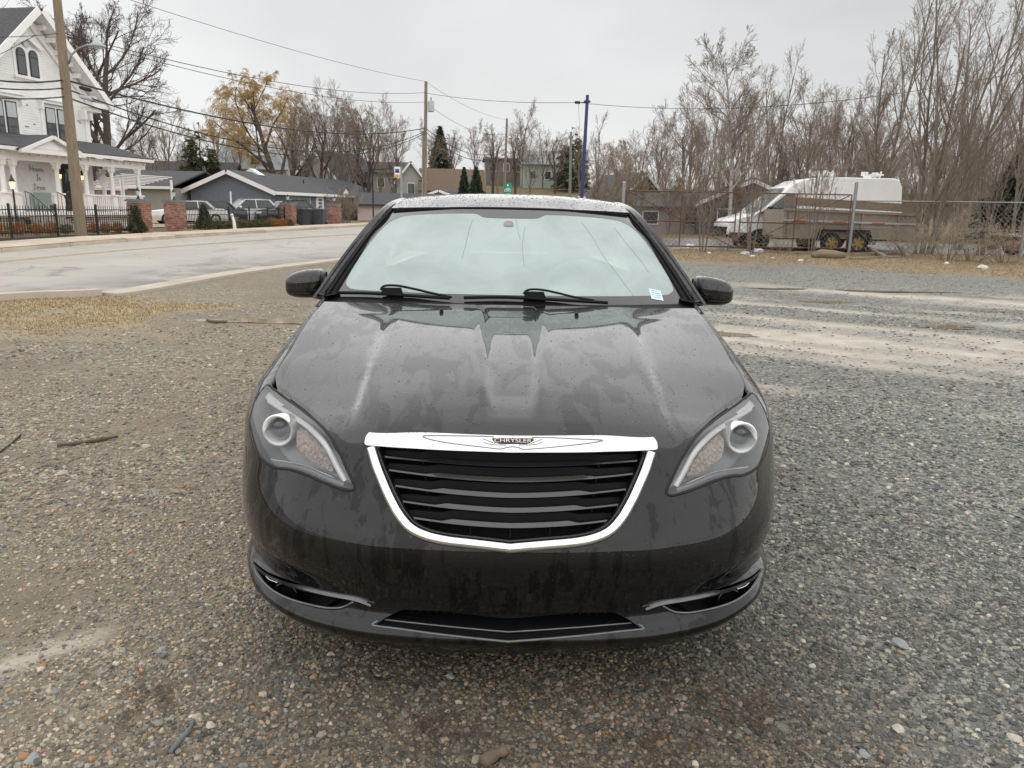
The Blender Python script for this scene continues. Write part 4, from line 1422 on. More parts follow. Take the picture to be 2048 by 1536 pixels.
# --- the wide terrain
xs = np.concatenate([np.linspace(-400, -70, 12), np.linspace(-60, 60, 41), np.linspace(70, 400, 12)])
ys = np.concatenate([np.linspace(-200, -20, 6), np.linspace(-12, 170, 62), np.linspace(190, 900, 12)])
X, Y = np.meshgrid(xs, ys); Z = tz(X, Y)
nx = len(xs)
t = NT('dead_grass_ground')
v = t.coord()
c = t.ramp(t.noise(v, 0.35, 6, .65), [(.25, (.10, .075, .045)), (.5, (.19, .145, .085)), (.75, (.13, .12, .06))])
c = t.mixc(t.ramp(t.noise(v, 9, 5, .7), [(.4, (0, 0, 0)), (.7, (.6, .6, .6))]), c, (.24, .19, .115))
t.set(Base_Color=c, Roughness=.95, Specular_IOR_Level=.1)
t.link(t.bump(t.noise(v, 7, 5, .7), .6, .1), t.b.inputs['Normal'])
M_DEADG = t.m
tag(raw_mesh('terrain', np.stack([X.ravel(), Y.ravel(), Z.ravel()], 1),
             [(j * nx + i, j * nx + i + 1, (j + 1) * nx + i + 1, (j + 1) * nx + i) for j in range(len(ys) - 1) for i in range(nx - 1)], M_DEADG, None, True), kind='structure')

# --- the gravel lot: level sheet with ruts, mud tracks and verge
gx = np.concatenate([np.arange(-11, -4, .2), np.arange(-4, 5, .09), np.arange(5, 26, .22)])
gy = np.concatenate([np.arange(-4, 1.2, .4), np.arange(1.2, 5, .07), np.arange(5, 12, .12), np.arange(12, 29, .25)])
X, Y = np.meshgrid(gx, gy)
road_d = polydist(X, Y, NK)                              # >0 on the lot side
veg_d = polydist(X, Y, GRS)                              # <0 beyond the verge line
verge = np.clip((-veg_d + (fbm(X, Y, .9, 5, 3) - .5) * 2.6) / 1.0, 0, 1) * (Y > 4)
# dead grass by the street corner
gl = np.clip((1.0 - np.hypot((X + 7.6) / 3.9, (Y - 9.6) / 2.5)) * 2.2 + (fbm(X, Y, 1.1, 4, 5) - .5) * 2.4, 0, 1)
gl = gl * (road_d > 0) * np.clip((X + 2.6) * -1, 0, 1)
# pale mud tracks sweeping across on the right, in streaks along the wheels' path
tr_dir = (X * .50 + (Y - 6.5) * .866)                    # across the tracks
along = (X * .866 - (Y - 6.5) * .50)
st = fbm(along * .16, tr_dir * 1.9 + .10 * along, 1.0, 5, 2)
zone = sstep((Y - 3.9 - .30 * (4 - X)) / 2.2) * sstep((17.8 - Y - .12 * X) / 2.5) * sstep((X - .1) / 1.5)
mud = np.clip((st - .40) * 3.2 + (fbm(X, Y, 1.6, 4, 19) - .5) * .9, 0, 1) * zone
_p0, _p1 = G(10, 1325), G(195, 1262)
_tt = np.clip(((X - _p0.x) * (_p1.x - _p0.x) + (Y - _p0.y) * (_p1.y - _p0.y)) / ((_p1.x - _p0.x) ** 2 + (_p1.y - _p0.y) ** 2), -.3, 1)
mud = np.maximum(mud, np.clip(1.25 - np.hypot(X - _p0.x - _tt * (_p1.x - _p0.x), Y - _p0.y - _tt * (_p1.y - _p0.y)) / .055 + (fbm(X, Y, 9, 3, 23) - .5) * 1.6, 0, .9))
st2 = fbm(X * .7, Y * 1.6, 1.0, 4, 8)
left_dirt = sstep((1.2 - X) / 2.0) * np.clip((st2 - .36) * 3.0, 0, 1) * .9
far_mid = sstep((Y - 12.5) / 3) * sstep((-X + 3) / 3) * .3
slate = sstep((X + .2 + (fbm(X, Y, .5, 3, 4) - .5) * 1.6 - np.maximum(0, 2.3 - Y) * .9) / 1.2)          # grey slate chips on the right, mixed pebbles left
wet = np.clip((fbm(X, Y, .6, 4, 11) - .5) * 3, 0, 1)
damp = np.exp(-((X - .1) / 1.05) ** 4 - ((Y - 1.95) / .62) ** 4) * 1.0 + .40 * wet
puds = [(*G(540, 642).xy, .95, .20), (*G(1448, 668).xy, .62, .22), (*G(1670, 603).xy, .66, .26), (*G(1880, 653).xy, .50, .20), (*G(1560, 577).xy, .55, .14), (*G(1790, 583).xy, 1.1, .15)]
Z = (fbm(X, Y, .45, 4, 1) - .5) * .05 + (fbm(X, Y, 3.0, 3, 6) - .5) * .012
Z += -.03 * mud * (fbm(along * .2, tr_dir * 2.2, 1.0, 3, 13) > .5) * .3
for (a, b, ra, rb) in puds:
    Z -= .022 * np.exp(-((X - a) / (ra * .8)) ** 2 - ((Y - b) / (rb * .9)) ** 2)
Z *= sstep((road_d - .1) / 1.2)
Z = np.where(road_d < .1, -.02, Z)
Z += .06 * verge * sstep(-veg_d / 3)
Z = np.where((np.abs(X) < 1.2) & (Y > 1.9) & (Y < 7), Z * .3, Z)
LOTZ = (gx, gy, Z)
def lz(x, y):
    i = np.clip(np.searchsorted(gx, x) - 1, 0, len(gx) - 2); j = np.clip(np.searchsorted(gy, y) - 1, 0, len(gy) - 2)
    fx = (x - gx[i]) / (gx[i + 1] - gx[i]); fy = (y - gy[j]) / (gy[j + 1] - gy[j])
    return (Z[j, i] * (1 - fx) + Z[j, i + 1] * fx) * (1 - fy) + (Z[j + 1, i] * (1 - fx) + Z[j + 1, i + 1] * fx) * fy
def field(F, x, y):
    i = np.clip(np.searchsorted(gx, x) - 1, 0, len(gx) - 2); j = np.clip(np.searchsorted(gy, y) - 1, 0, len(gy) - 2)
    return F[j, i]
nx = len(gx)
FLD = dict(verge=verge, grass=gl, mud=mud, dirt=left_dirt + far_mid, slate=slate, damp=damp)
t = NT('gravel_lot')
v = t.coord()
A = {k: t.attr(k).outputs['Fac'] for k in FLD}
# pebble mosaic: each cell its own colour
def cells(scale, stops):
    vo = t.node('ShaderNodeTexVoronoi', Scale=scale); t.link(v, vo.inputs['Vector'])
    return t.ramp(t.node_sep(vo.outputs['Color']), stops), vo.outputs['Distance']
st_l = [(0, (.075, .07, .061)), (.3, (.145, .13, .107)), (.55, (.205, .182, .148)), (.75, (.25, .20, .135)), (.88, (.29, .268, .225)), (1, (.44, .40, .33))]
st_r = [(0, (.07, .073, .072)), (.4, (.14, .145, .138)), (.7, (.195, .20, .188)), (.9, (.255, .25, .225)), (1, (.42, .39, .32))]
l1, d1 = cells(75, st_l); l2, d2 = cells(34, st_l); r1, e1_ = cells(75, st_r); r2, e2_ = cells(34, st_r)
pick = t.ramp(t.noise(v, 24, 2), [(.47, (0, 0, 0)), (.53, (1, 1, 1))])
base = t.mixc(A['slate'], t.mixc(pick, l1, l2), t.mixc(pick, r1, r2))
soil = t.ramp(t.noise(v, 5, 6, .7), [(.3, (.13, .108, .082)), (.7, (.235, .20, .155))])
sg = t.noise(v, 150, 2, .5)
soil = t.mixc(t.ramp(sg, [(.62, (0, 0, 0)), (.68, (.6, .6, .6))]), soil, (.27, .24, .20))
soil = t.mixc(t.ramp(sg, [(.30, (.6, .6, .6)), (.36, (0, 0, 0))]), soil, (.04, .037, .034))
base = t.mixc(A['dirt'], base, soil)
mudc = t.ramp(t.noise(v, 3.2, 6, .65), [(.3, (.33, .30, .262)), (.7, (.50, .462, .405))])
mudc = t.mixc(t.ramp(t.noise(v, 60, 3, .6), [(.60, (0, 0, 0)), (.66, (.7, .7, .7))]), mudc, (.10, .10, .095))
base = t.mixc(t.math('MULTIPLY', A['mud'], .92), base, mudc)
grc = t.ramp(t.noise(v, 3.5, 6, .7), [(.3, (.135, .098, .062)), (.55, (.25, .19, .12)), (.8, (.20, .165, .095))])
base = t.mixc(A['verge'], base, grc)
grl = t.ramp(t.noise(v, 3.5, 6, .7), [(.3, (.20, .14, .075)), (.55, (.36, .28, .165)), (.8, (.29, .245, .13))])
base = t.mixc(A['grass'], base, grl)
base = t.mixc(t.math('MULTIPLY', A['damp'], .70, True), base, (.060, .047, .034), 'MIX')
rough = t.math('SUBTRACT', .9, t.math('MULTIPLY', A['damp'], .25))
t.set(Base_Color=base, Roughness=rough, Specular_IOR_Level=.35)
base = t.mixc(1.0, base, (1.18, 1.155, 1.10), 'MULTIPLY')
t.set(Base_Color=base)
hgt = t.math('ADD', t.math('MULTIPLY', t.math('SUBTRACT', 1.0, d2), .5), t.math('MULTIPLY', t.noise(v, 60, 4, .7), .6))
hgt = t.math('MULTIPLY', hgt, t.math('SUBTRACT', 1.0, t.math('MULTIPLY', A['mud'], .8)))
t.link(t.bump(hgt, .7, .02), t.b.inputs['Normal'])
M_LOT = t.m
keep = road_d > -.15
fl = [(j * nx + i, j * nx + i + 1, (j + 1) * nx + i + 1, (j + 1) * nx + i) for j in range(len(gy) - 1) for i in range(nx - 1)
      if keep[j, i] or keep[j + 1, i + 1] or keep[j, i + 1] or keep[j + 1, i]]
lot = raw_mesh('gravel_lot', np.stack([X.ravel(), Y.ravel(), Z.ravel()], 1), fl, M_LOT, None, True)
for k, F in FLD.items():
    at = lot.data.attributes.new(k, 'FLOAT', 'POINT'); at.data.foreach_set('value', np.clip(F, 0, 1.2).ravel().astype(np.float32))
tag(lot, kind='structure')

# --- puddles: brown water lying level in the hollows
t = NT('muddy_water')
v = t.coord()
t.set(Base_Color=t.ramp(t.noise(v, 2.5, 4), [(.3, (.20, .155, .095)), (.7, (.30, .24, .16))]), Roughness=.05, Specular_IOR_Level=.25)
t.link(t.bump(t.noise(v, 9, 2), .02, .01), t.b.inputs['Normal'])
M_PUD = t.m
pl_ = ['long brown puddle to the left of the black sedan', 'brown puddle just right of the black sedan hood', 'oval puddle with gravel rim behind the right door mirror',
       'small puddle far out on the right side of the lot', 'thin sliver of a puddle beyond the right door mirror', 'long thin puddle at the far side of the lot']
for (a, b, ra, rb), lb in zip(puds, pl_):
    n = 40; V = []
    z0 = float(lz(a, b)) + .015
    for k in range(n):
        an = 2 * math.pi * k / n
        rr = 1 + .28 * math.sin(3 * an + a) + .16 * math.sin(7 * an + 2 * b) + random.uniform(-.07, .07)
        V.append((a + math.cos(an) * ra * rr, b + math.sin(an) * rb * rr, z0))
    V.append((a, b, z0))
    o = raw_mesh('puddle', V, [(k, (k + 1) % n, n) for k in range(n)], M_PUD)
    tag(o, lb, 'puddle', kind='structure')

# --- street
def ribbon(L0, L1, z0, z1=None):
    """Faces between two lines resampled alike."""
    n = 90
    def rs(L):
        L = np.array(L); d = np.concatenate([[0], np.cumsum(np.linalg.norm(np.diff(L, axis=0), axis=1))]); q = np.linspace(0, d[-1], n)
        return np.stack([np.interp(q, d, L[:, 0]), np.interp(q, d, L[:, 1])], 1)
    a, b = rs(L0), rs(L1)
    za = tz(a[:, 0], a[:, 1]) + .07 + z0; zb = tz(b[:, 0], b[:, 1]) + .07 + (z0 if z1 is None else z1)
    V = np.concatenate([np.column_stack([a, za]), np.column_stack([b, zb])])
    return V, [(i, n + i, n + i + 1, i + 1) for i in range(n - 1)]
def offs(L, d):
    L = np.array(L); t_ = np.gradient(L, axis=0); t_ /= np.linalg.norm(t_, axis=1, keepdims=True)
    return [tuple(p) for p in L + np.stack([t_[:, 1], -t_[:, 0]], 1) * d]          # d>0: to the right
t = NT('worn_asphalt')
v = t.coord()
c = t.ramp(t.noise(v, .5, 6, .6), [(.3, (.37, .345, .30)), (.7, (.45, .42, .37))])
c = t.mixc(t.ramp(t.noise(v, 160, 2), [(.35, (.5, .5, .5)), (.5, (0, 0, 0))]), c, (.26, .245, .215))
stn = t.noise(t.coord((.55, .12, 1)), 1.0, 5, .62, 1.2)
c = t.mixc(t.ramp(stn, [(.60, (0, 0, 0)), (.66, (.45, .45, .45))]), c, (.17, .16, .145))
near = t.node('ShaderNodeAttribute'); near.attribute_name = 'edge'
c = t.mixc(t.math('MULTIPLY', near.outputs['Fac'], t.ramp(t.noise(v, 1.1, 5), [(.35, (.2, .2, .2)), (.6, (1, 1, 1))])), c, (.17, .165, .15))
crk = t.node('ShaderNodeTexVoronoi', feature='DISTANCE_TO_EDGE', Scale=.42)
wv = t.node('ShaderNodeTexNoise', Scale=1.5, Detail=5.0); t.link(v, wv.inputs['Vector'])
va = t.node('ShaderNodeVectorMath', operation='MULTIPLY_ADD'); t.link(wv.outputs['Color'], va.inputs[0]); va.inputs[1].default_value = (1.2, 1.2, 0); t.link(v, va.inputs[2])
t.link(va.outputs[0], crk.inputs['Vector'])
c = t.mixc(t.ramp(crk.outputs['Distance'], [(0, (.5, .5, .5)), (.012, (0, 0, 0))]), c, (.07, .068, .062))
t.set(Base_Color=c, Roughness=.62, Specular_IOR_Level=.35)
t.link(t.bump(t.noise(v, 90, 3), .25, .01), t.b.inputs['Normal'])
M_ASPH = t.m
n = 90
RV, RF = [], []
cols = 12
ra = np.array(ribbon(FK, NK, .02)[0])
A0, B0 = ra[:n], ra[n:]
ed = []
for k in range(cols + 1):
    s = k / cols
    for i in range(n): RV.append(A0[i] * (1 - s) + B0[i] * s + np.array([0, 0, .06 * math.sin(math.pi * s)]))
    ed += [max(0, (s - .74) / .26)] * n
RF = [(k * n + i, (k + 1) * n + i, (k + 1) * n + i + 1, k * n + i + 1) for k in range(cols) for i in range(n - 1)]
road = raw_mesh('road', RV, RF, M_ASPH, None, True)
at = road.data.attributes.new('edge', 'FLOAT', 'POINT'); at.data.foreach_set('value', np.array(ed, np.float32))
tag(road, kind='structure')
t = NT('faded_yellow_paint')
v = t.coord()
f = t.ramp(t.noise(v, 5, 6, .75), [(.42, (0, 0, 0)), (.56, (1, 1, 1))])
t.set(Base_Color=t.mixc(f, (.30, .285, .24), (.55, .40, .13)), Roughness=.6)
M_YEL = t.m
def road_z(x, y):
    d0 = -polydist(np.array([x]), np.array([y]), NK)[0]; d1 = polydist(np.array([x]), np.array([y]), FK)[0]
    s = d1 / max(d0 + d1, .1)
    return .02 + .06 * math.sin(math.pi * min(max(s, 0), 1)) + float(tz(x, y)) + .07
yl = MB()
for off_ in (-.10, .10):
    a, b = offs(CL, off_ - .055), offs(CL, off_ + .055)
    for i in range(len(a) - 1):
        q = [a[i], a[i + 1], b[i + 1], b[i]]
        yl.quad(*[(p[0], p[1], road_z(*p) + .006) for p in q])
tag(yl.build('road_line', M_YEL), 'faded double yellow centre line painted on the street', 'road marking')
# concrete strip along the lot
t = NT('kerb_concrete')
v = t.coord()
c = t.ramp(t.noise(v, 1.3, 6, .65), [(.3, (.40, .34, .27)), (.7, (.56, .49, .40))])
c = t.mixc(t.ramp(t.noise(v, 60, 3), [(.55, (0, 0, 0)), (.75, (.6, .6, .6))]), c, (.24, .21, .17))
t.set(Base_Color=c, Roughness=.85)
t.link(t.bump(t.noise(v, 40, 4), .3, .01), t.b.inputs['Normal'])
M_KERB = t.m
kb = MB()
k0, k1 = [q for q in NK if q[1] > 11.5], None
k1 = offs(k0, .42)
for i in range(len(k0) - 1):
    kb.prism([(*k0[i], .0), (*k0[i + 1], .0), (*k1[i + 1], .0), (*k1[i], .0)], (0, 0, -.05), (0, 0, .045))
tag(kb.build('kerb_strip', M_KERB), kind='structure')
kb = MB()
k0 = [q for q in NK if q[1] <= 11.7]; k1 = offs(k0, .2)
for i in range(len(k0) - 1):
    kb.prism([(*k0[i], 0), (*k0[i + 1], 0), (*k1[i + 1], 0), (*k1[i], 0)], (0, 0, -.05), (0, 0, .10))
tag(kb.build('corner_kerb', M_KERB), kind='structure')
# far side: kerb stones and pavement slabs, each its own piece
M_WALK = vmat('pavement_concrete', (.54, .45, .35), .85, .14, 1.2, bump=.2, bscale=50, dirt=(.33, .27, .20))
M_BEDM = vmat('bark_mulch', (.022, .017, .013), .95, .5, 14, bump=.9, bscale=60)
def piecewise(name, L0, L1, step, z0, z1, mat, base_mat, gap=.012, y0=14, y1=72):
    a, b = np.array(L0), np.array(L1)
    bs = MB()
    V, F = ribbon(L0, L1, z0 - .015)
    bs.add(V, F)
    root = tag(bs.build(name, base_mat), kind='structure')
    d = np.concatenate([[0], np.cumsum(np.linalg.norm(np.diff(a, axis=0), axis=1))])
    db = np.concatenate([[0], np.cumsum(np.linalg.norm(np.diff(b, axis=0), axis=1))])
    pa = lambda s: (np.interp(s * d[-1], d, a[:, 0]), np.interp(s * d[-1], d, a[:, 1]))
    pb = lambda s: (np.interp(s * db[-1], db, b[:, 0]), np.interp(s * db[-1], db, b[:, 1]))
    m = int(d[-1] / step)
    for k in range(m):
        s0, s1 = k / m + gap / d[-1], (k + 1) / m - gap / d[-1]
        if not (y0 < pa(s0)[1] < y1): continue
        q = [pa(s0), pa(s1), pb(s1), pb(s0)]
        mb = MB()
        dz = random.uniform(-.006, .006)
        zz = [float(tz(*p)) + .07 for p in q]
        lo = [(p[0], p[1], z_ - .03) for p, z_ in zip(q, zz)]; hi = [(p[0], p[1], z_ + (z1 if i < 2 else z0) + dz) for i, (p, z_) in enumerate(zip(q, zz))]
        mb.add(lo + hi, [(0, 3, 2, 1), (4, 5, 6, 7), (0, 1, 5, 4), (1, 2, 6, 5), (2, 3, 7, 6), (3, 0, 4, 7)])
        mb.build('kerb_stone' if 'kerb' in name else 'slab', mat, root)
piecewise('kerb', FK, offs(FK, -.22), 3.2, .15, .13, M_WALK, M_BEDM)
piecewise('pavement', offs(FK, -.23), offs(FK, -1.75), 1.55, .16, .15, M_WALK, M_BEDM)
# --- dead grass blades on the verge and the corner
def grass(name, n, xr, yr, fld, hmax, cols, label, thr=.45):
    x = NPR.uniform(*xr, n); y = NPR.uniform(*yr, n)
    k = field(fld, x, y) > NPR.uniform(thr * .5, 1.0, n) * .95
    x, y = x[k], y[k]; m = len(x)
    z = lz(x, y)
    a = NPR.uniform(0, 2 * np.pi, m); h = NPR.uniform(.3, 1, m) * hmax; l = NPR.uniform(.3, 1.6, m) * h
    w = NPR.uniform(.003, .006, m) * (1 + hmax * 4)
    la = NPR.uniform(0, 2 * np.pi, m)
    p0 = np.stack([x + np.cos(a) * w, y + np.sin(a) * w, z - .005], 1)
    p1 = np.stack([x - np.cos(a) * w, y - np.sin(a) * w, z - .005], 1)
    p2 = np.stack([x + np.cos(la) * l, y + np.sin(la) * l, z + h], 1)
    V = np.stack([p0, p1, p2], 1).reshape(-1, 3)
    o = raw_mesh(name, V, np.arange(3 * m).reshape(-1, 3), cols)
    return tag(o, label, 'grass', kind='stuff')
t = NT('dry_straw')
oi = t.node('ShaderNodeNewGeometry')
t.set(Base_Color=t.ramp(oi.outputs['Random Per Island'], [(0, (.13, .085, .045)), (.4, (.30, .22, .12)), (.7, (.42, .33, .20)), (.88, (.22, .19, .095)), (1, (.54, .46, .32))]), Roughness=.8, Specular_IOR_Level=.2)
M_STRAW = t.m
grass('dead_grass', 70000, (-10.5, -2.3), (6.2, 11.8), gl, .032, M_STRAW, 'dead straw-coloured grass at the street corner of the lot', .8)
grass('verge_grass', 60000, (2, 19), (12, 28.5), verge, .07, M_STRAW, 'dead brown grass along the foot of the chain-link fence')
# ================================================================== across the street: white house, brick pillars, iron fence, bungalow
DS = Vector((.1885, .982, 0)).normalized(); NL = Vector((-DS.y, DS.x, 0))
OA = Vector((-16.14, 33.59, 0)); RZ = math.atan2(DS.y, DS.x)          # local x: along the street away from us, local y: away from the street
def LW(x, y, z=0.0): return OA + DS * x + NL * y + Vector((0, 0, z))
M_WHITE = vmat('white_house_paint', (.88, .87, .85), .6, .04, 3, bump=.06, bscale=40)
M_SIDING = vmat('white_clapboard', (.86, .855, .835), .65, .05, 2.5, bump=.08, bscale=40, dirt=(.78, .75, .70))
M_CREAM = vmat('porch_paint', (.88, .85, .81), .6, .04, 3, bump=.05)
M_SHING = vmat('asphalt_shingle', (.075, .075, .08), .9, .35, 9, bump=.5, bscale=45)
M_WINFR = vmat('black_window_frame', (.02, .02, .022), .5, .2, 10)
M_PANE = pane_mat('house_pane', (.07, .075, .08), .12)
M_BLIND = vmat('pale_blind', (.55, .56, .55), .8, .06, 5)
M_IRON = vmat('black_iron', (.014, .014, .015), .45, .3, 30)
M_LAMPON = emit_mat('warm_lamp_glass', (1.0, .66, .30), 1.5)
M_GREYB = vmat('bungalow_blue_grey', (.165, .185, .215), .75, .08, 3, bump=.12, bscale=20)
M_BEIGE = vmat('beige_stucco', (.36, .34, .30), .8, .07, 2, bump=.1)
M_PINKB = vmat('pink_vinyl', (.55, .44, .39), .7, .06, 3)
M_BROWNR = vmat('brown_shingle', (.15, .105, .07), .9, .3, 7, bump=.4)
M_GREYW = vmat('grey_clapboard', (.40, .385, .36), .7, .08, 2)
M_STONECAP = vmat('cap_stone', (.17, .18, .19), .75, .15, 9)
M_BRICKS = None
t = NT('red_brick')
oi = t.node('ShaderNodeNewGeometry')
t.set(Base_Color=t.mixc(t.ramp(t.noise(t.coord(), 30, 4), [(.4, (0, 0, 0)), (.8, (.4, .4, .4))]), t.ramp(oi.outputs['Random Per Island'], [(0, (.16, .065, .045)), (.4, (.28, .115, .08)), (.75, (.36, .17, .12)), (1, (.42, .26, .20))]), (.40, .30, .25)), Roughness=.9)
M_BRICKS = t.m
M_MORTAR = vmat('mortar', (.40, .35, .31), .95, .1, 20)

def gable_wall(x0, x1, y, zlo, zeave, xa, za, th=.12):
    return [(x0, y, zlo), (x1, y, zlo), (x1, y, zeave), (xa, y, za), (x0, y, zeave)]

H = thing('white_house', 'white gabled house with a long columned porch behind the black iron fence', 'house', OA, RZ)
WY = 6.8
# body
mb = MB()
mb.prism([(-.45, WY + .02, 0), (6.0, WY + .02, 0), (6.0, WY + .02, 6.1), (2.78, WY + .02, 9.25), (-.45, WY + .02, 6.1)], (0, 0, 0), (0, 9, 0))
mb.build('wall', M_SIDING, H)
mb = MB()
mb.box((2.8, WY + 9, 3.0), (10, 8, 6)); mb.build('rear_wing', M_SIDING, H)
# clapboards: overlapping boards on the street front (too fine to pick apart: one part)
mb = MB()
z = .9
while z < 9.1:
    if z < 6.1: a, b = -.45, 6.0
    else:
        f = (z - 6.1) / 3.15; a, b = -.45 + 3.23 * f, 6.0 - 3.22 * f
    mb.add([(a, WY - .004, z), (b, WY - .004, z), (b, WY + .016, z + .11), (a, WY + .016, z + .11), (a, WY + .02, z), (b, WY + .02, z)], [(0, 1, 2, 3), (0, 4, 5, 1)])
    z += .11
tag(mb.build('clapboards', M_SIDING, H), kind='stuff')
# brick-red scars on the boards
for (x, z, w) in ((2.2, 5.55, .12), (2.05, 4.6, .22), (2.5, 4.75, .12), (4.85, 5.25, .16), (5.35, 5.2, .14), (5.45, 5.12, .1)):
    m = MB(); m.box((x, WY - .008, z), (w, .008, .07)); m.build('bare_patch', M_BARE if 'M_BARE' in globals() else globals().setdefault('M_BARE', vmat('bare_wood', (.50, .30, .20), .9, .2, 20)), H)
# roof: two slopes with deep eaves
def slab(a, b, c, d, th):
    a, b, c, d = map(Vector, (a, b, c, d))
    n = (b - a).cross(d - a).normalized()
    if n.z < 0: n = -n
    m = MB(); m.add([a, b, c, d] + [p + n * th for p in (a, b, c, d)], [(0, 1, 2, 3), (7, 6, 5, 4), (0, 4, 5, 1), (1, 5, 6, 2), (2, 6, 7, 3), (3, 7, 4, 0)])
    return m
slp = (9.8 - 6.24) / (6.73 - 2.78)
for sx, xe in ((1, 6.85), (-1, -1.3)):
    ze = 9.8 - slp * abs(xe - 2.78)
    m = slab((2.78, WY - .75, 9.72), (xe, WY - .75, ze - .08), (xe, WY + 9.4, ze - .08), (2.78, WY + 9.4, 9.72), .10)
    m.build('roof', M_SHING, H)
    # soffit, rake board, inner frieze
    m = slab((2.78, WY - .70, 9.58), (xe - sx * .08, WY - .70, ze - .15), (xe - sx * .08, WY, ze - .15), (2.78, WY, 9.58), .05); m.build('soffit', M_WHITE, H)
    m = slab((2.78, WY - .80, 9.56), (xe, WY - .80, ze - .24), (xe, WY - .74, ze - .24), (2.78, WY - .74, 9.56), .30); m.build('rake_board', M_WHITE, H)
    xi = xe - sx * .75; zi = 9.72 - slp * abs(xi - 2.78)
    m = slab((2.78, WY - .10, 9.02), (xi, WY - .10, zi - .72), (xi, WY - .02, zi - .72), (2.78, WY - .02, 9.02), .34); m.build('frieze_board', M_WHITE, H)
    for k in range(7):
        s = .10 + .12 * k
        bx = 2.78 + (xe - 2.78) * s; bz = 9.72 - slp * abs(bx - 2.78) - .33
        m = MB(); m.box((bx, WY - .26, bz), (.14, .5, .20), taper=1.2); m.build('eave_bracket', M_WHITE, H, angle=30)
# corner board and eave return
m = MB(); m.box((5.88, WY - .03, 4.9), (.30, .10, 2.5)); m.build('corner_board', M_WHITE, H)
m = MB(); m.box((6.25, WY - .25, 6.0), (1.25, .9, .22)); m.box((6.1, WY - .15, 5.8), (.8, .6, .22)); m.build('eave_return', M_WHITE, H)
for k in (5.5, 5.9): 
    m = MB(); m.box((k, WY - .18, 5.5), (.14, .34, .45), taper=1.0); m.build('corner_bracket', M_WHITE, H)
def sash(xc, w, z0, z1, arch=False, y=WY, blind=.5):
    """One tall sash window, black frame in white casing."""
    y = y - .03
    m = MB()
    if arch:
        pts = [(xc - w / 2, y, z0), (xc + w / 2, y, z0)] + [(xc + w / 2 * math.cos(a), y, z1 - w / 2 + w / 2 * math.sin(a)) for a in np.linspace(0, math.pi, 12)]
    else:
        pts = [(xc - w / 2, y, z0), (xc + w / 2, y, z0), (xc + w / 2, y, z1), (xc - w / 2, y, z1)]
    m.prism(pts, (0, -.02, 0), (0, .02, 0))
    fo = m.build('window', M_WINFR, H)
    ins = .055
    c = Vector((xc, y, (z0 + z1) / 2))
    def inset(p): 
        sx = (w - 2 * ins) / w; sz = (z1 - z0 - 2 * ins) / (z1 - z0)
        return (c.x + (p[0] - c.x) * sx, y, c.z + (p[2] - c.z) * sz)
    q = [inset(p) for p in pts]
    zm = z0 + (z1 - z0) * (.72 if arch else .5)
    for lo, hi in ((z0 + ins, zm - .025), (zm + .025, z1)):
        pp = [p for p in ([(xc - w / 2 + ins, y, max(lo, z0 + ins)), (xc + w / 2 - ins, y, max(lo, z0 + ins))])]
        if arch and hi == z1:
            pp += [p for p in q[2:] if p[2] > lo]
        else:
            hh = min(hi, z1 - ins); pp += [(xc + w / 2 - ins, y, hh), (xc - w / 2 + ins, y, hh)]
        m = MB(); m.prism(pp, (0, -.026, 0), (0, -.021, 0)); m.build('pane', M_BLIND_PANE if (hi == z1 and blind and not arch) else M_PANE, fo)
    return fo
M_BLIND_PANE = vmat('pane_with_blind', (.42, .45, .44), .12, .06, 3, bump=0, coat=.5)
for xc0 in (.83, 3.85, -1.9):
    if xc0 < -1: continue
    m = MB()
    m.box((xc0, WY - .01, 4.9), (1.85, .06, 1.62)); cas = m.build('window_casing', M_WHITE, H)
    m = MB(); m.box((xc0, WY - .05, 4.08), (1.95, .16, .10)); m.build('window_sill', M_WHITE, H)
    for dx in (-.37, .37): sash(xc0 + dx, .62, 4.18, 5.60, y=WY - .02)
    m = MB(); m.box((xc0, WY - .10, 5.82), (2.0, .24, .12)); m.prism([(xc0 - .62, WY - .2, 5.88), (xc0 + .62, WY - .2, 5.88), (xc0, WY - .2, 6.28)], (0, 0, 0), (0, .22, 0))
    m.box((xc0, WY - .14, 5.92), (2.1, .30, .06)); m.build('window_hood', M_WHITE, H)
    for dx in (-.92, .92):
        m = MB(); m.box((xc0 + dx, WY - .10, 5.63), (.12, .22, .32)); m.build('hood_bracket', M_WHITE, H)
m = MB(); m.box((2.46, WY - .01, 7.35), (1.55, .06, 1.5)); m.build('attic_casing', M_WHITE, H)
for dx in (-.36, .36): sash(2.46 + dx, .52, 6.83, 8.0, True, WY - .02, 0)
m = MB(); m.box((2.46, WY - .05, 6.73), (1.7, .18, .10)); m.build('attic_sill', M_WHITE, H)
m = MB(); m.prism([(1.55, WY - .2, 8.12), (1.75, WY - .2, 8.05), (2.46, WY - .2, 8.42), (3.17, WY - .2, 8.05), (3.37, WY - .2, 8.12), (3.17, WY - .2, 8.26), (2.46, WY - .2, 8.66), (1.75, WY - .2, 8.26)], (0, 0, 0), (0, .2, 0)); m.build('attic_hood', M_WHITE, H)
m = MB(); m.lathe([(.0001, -.02), (.16, -.01), (.17, .03)], (2.46, WY - .06, 8.22), 12, axis='y'); m.build('attic_ornament', vmat('pale_green_paint', (.52, .60, .53), .7, .06, 8), H)
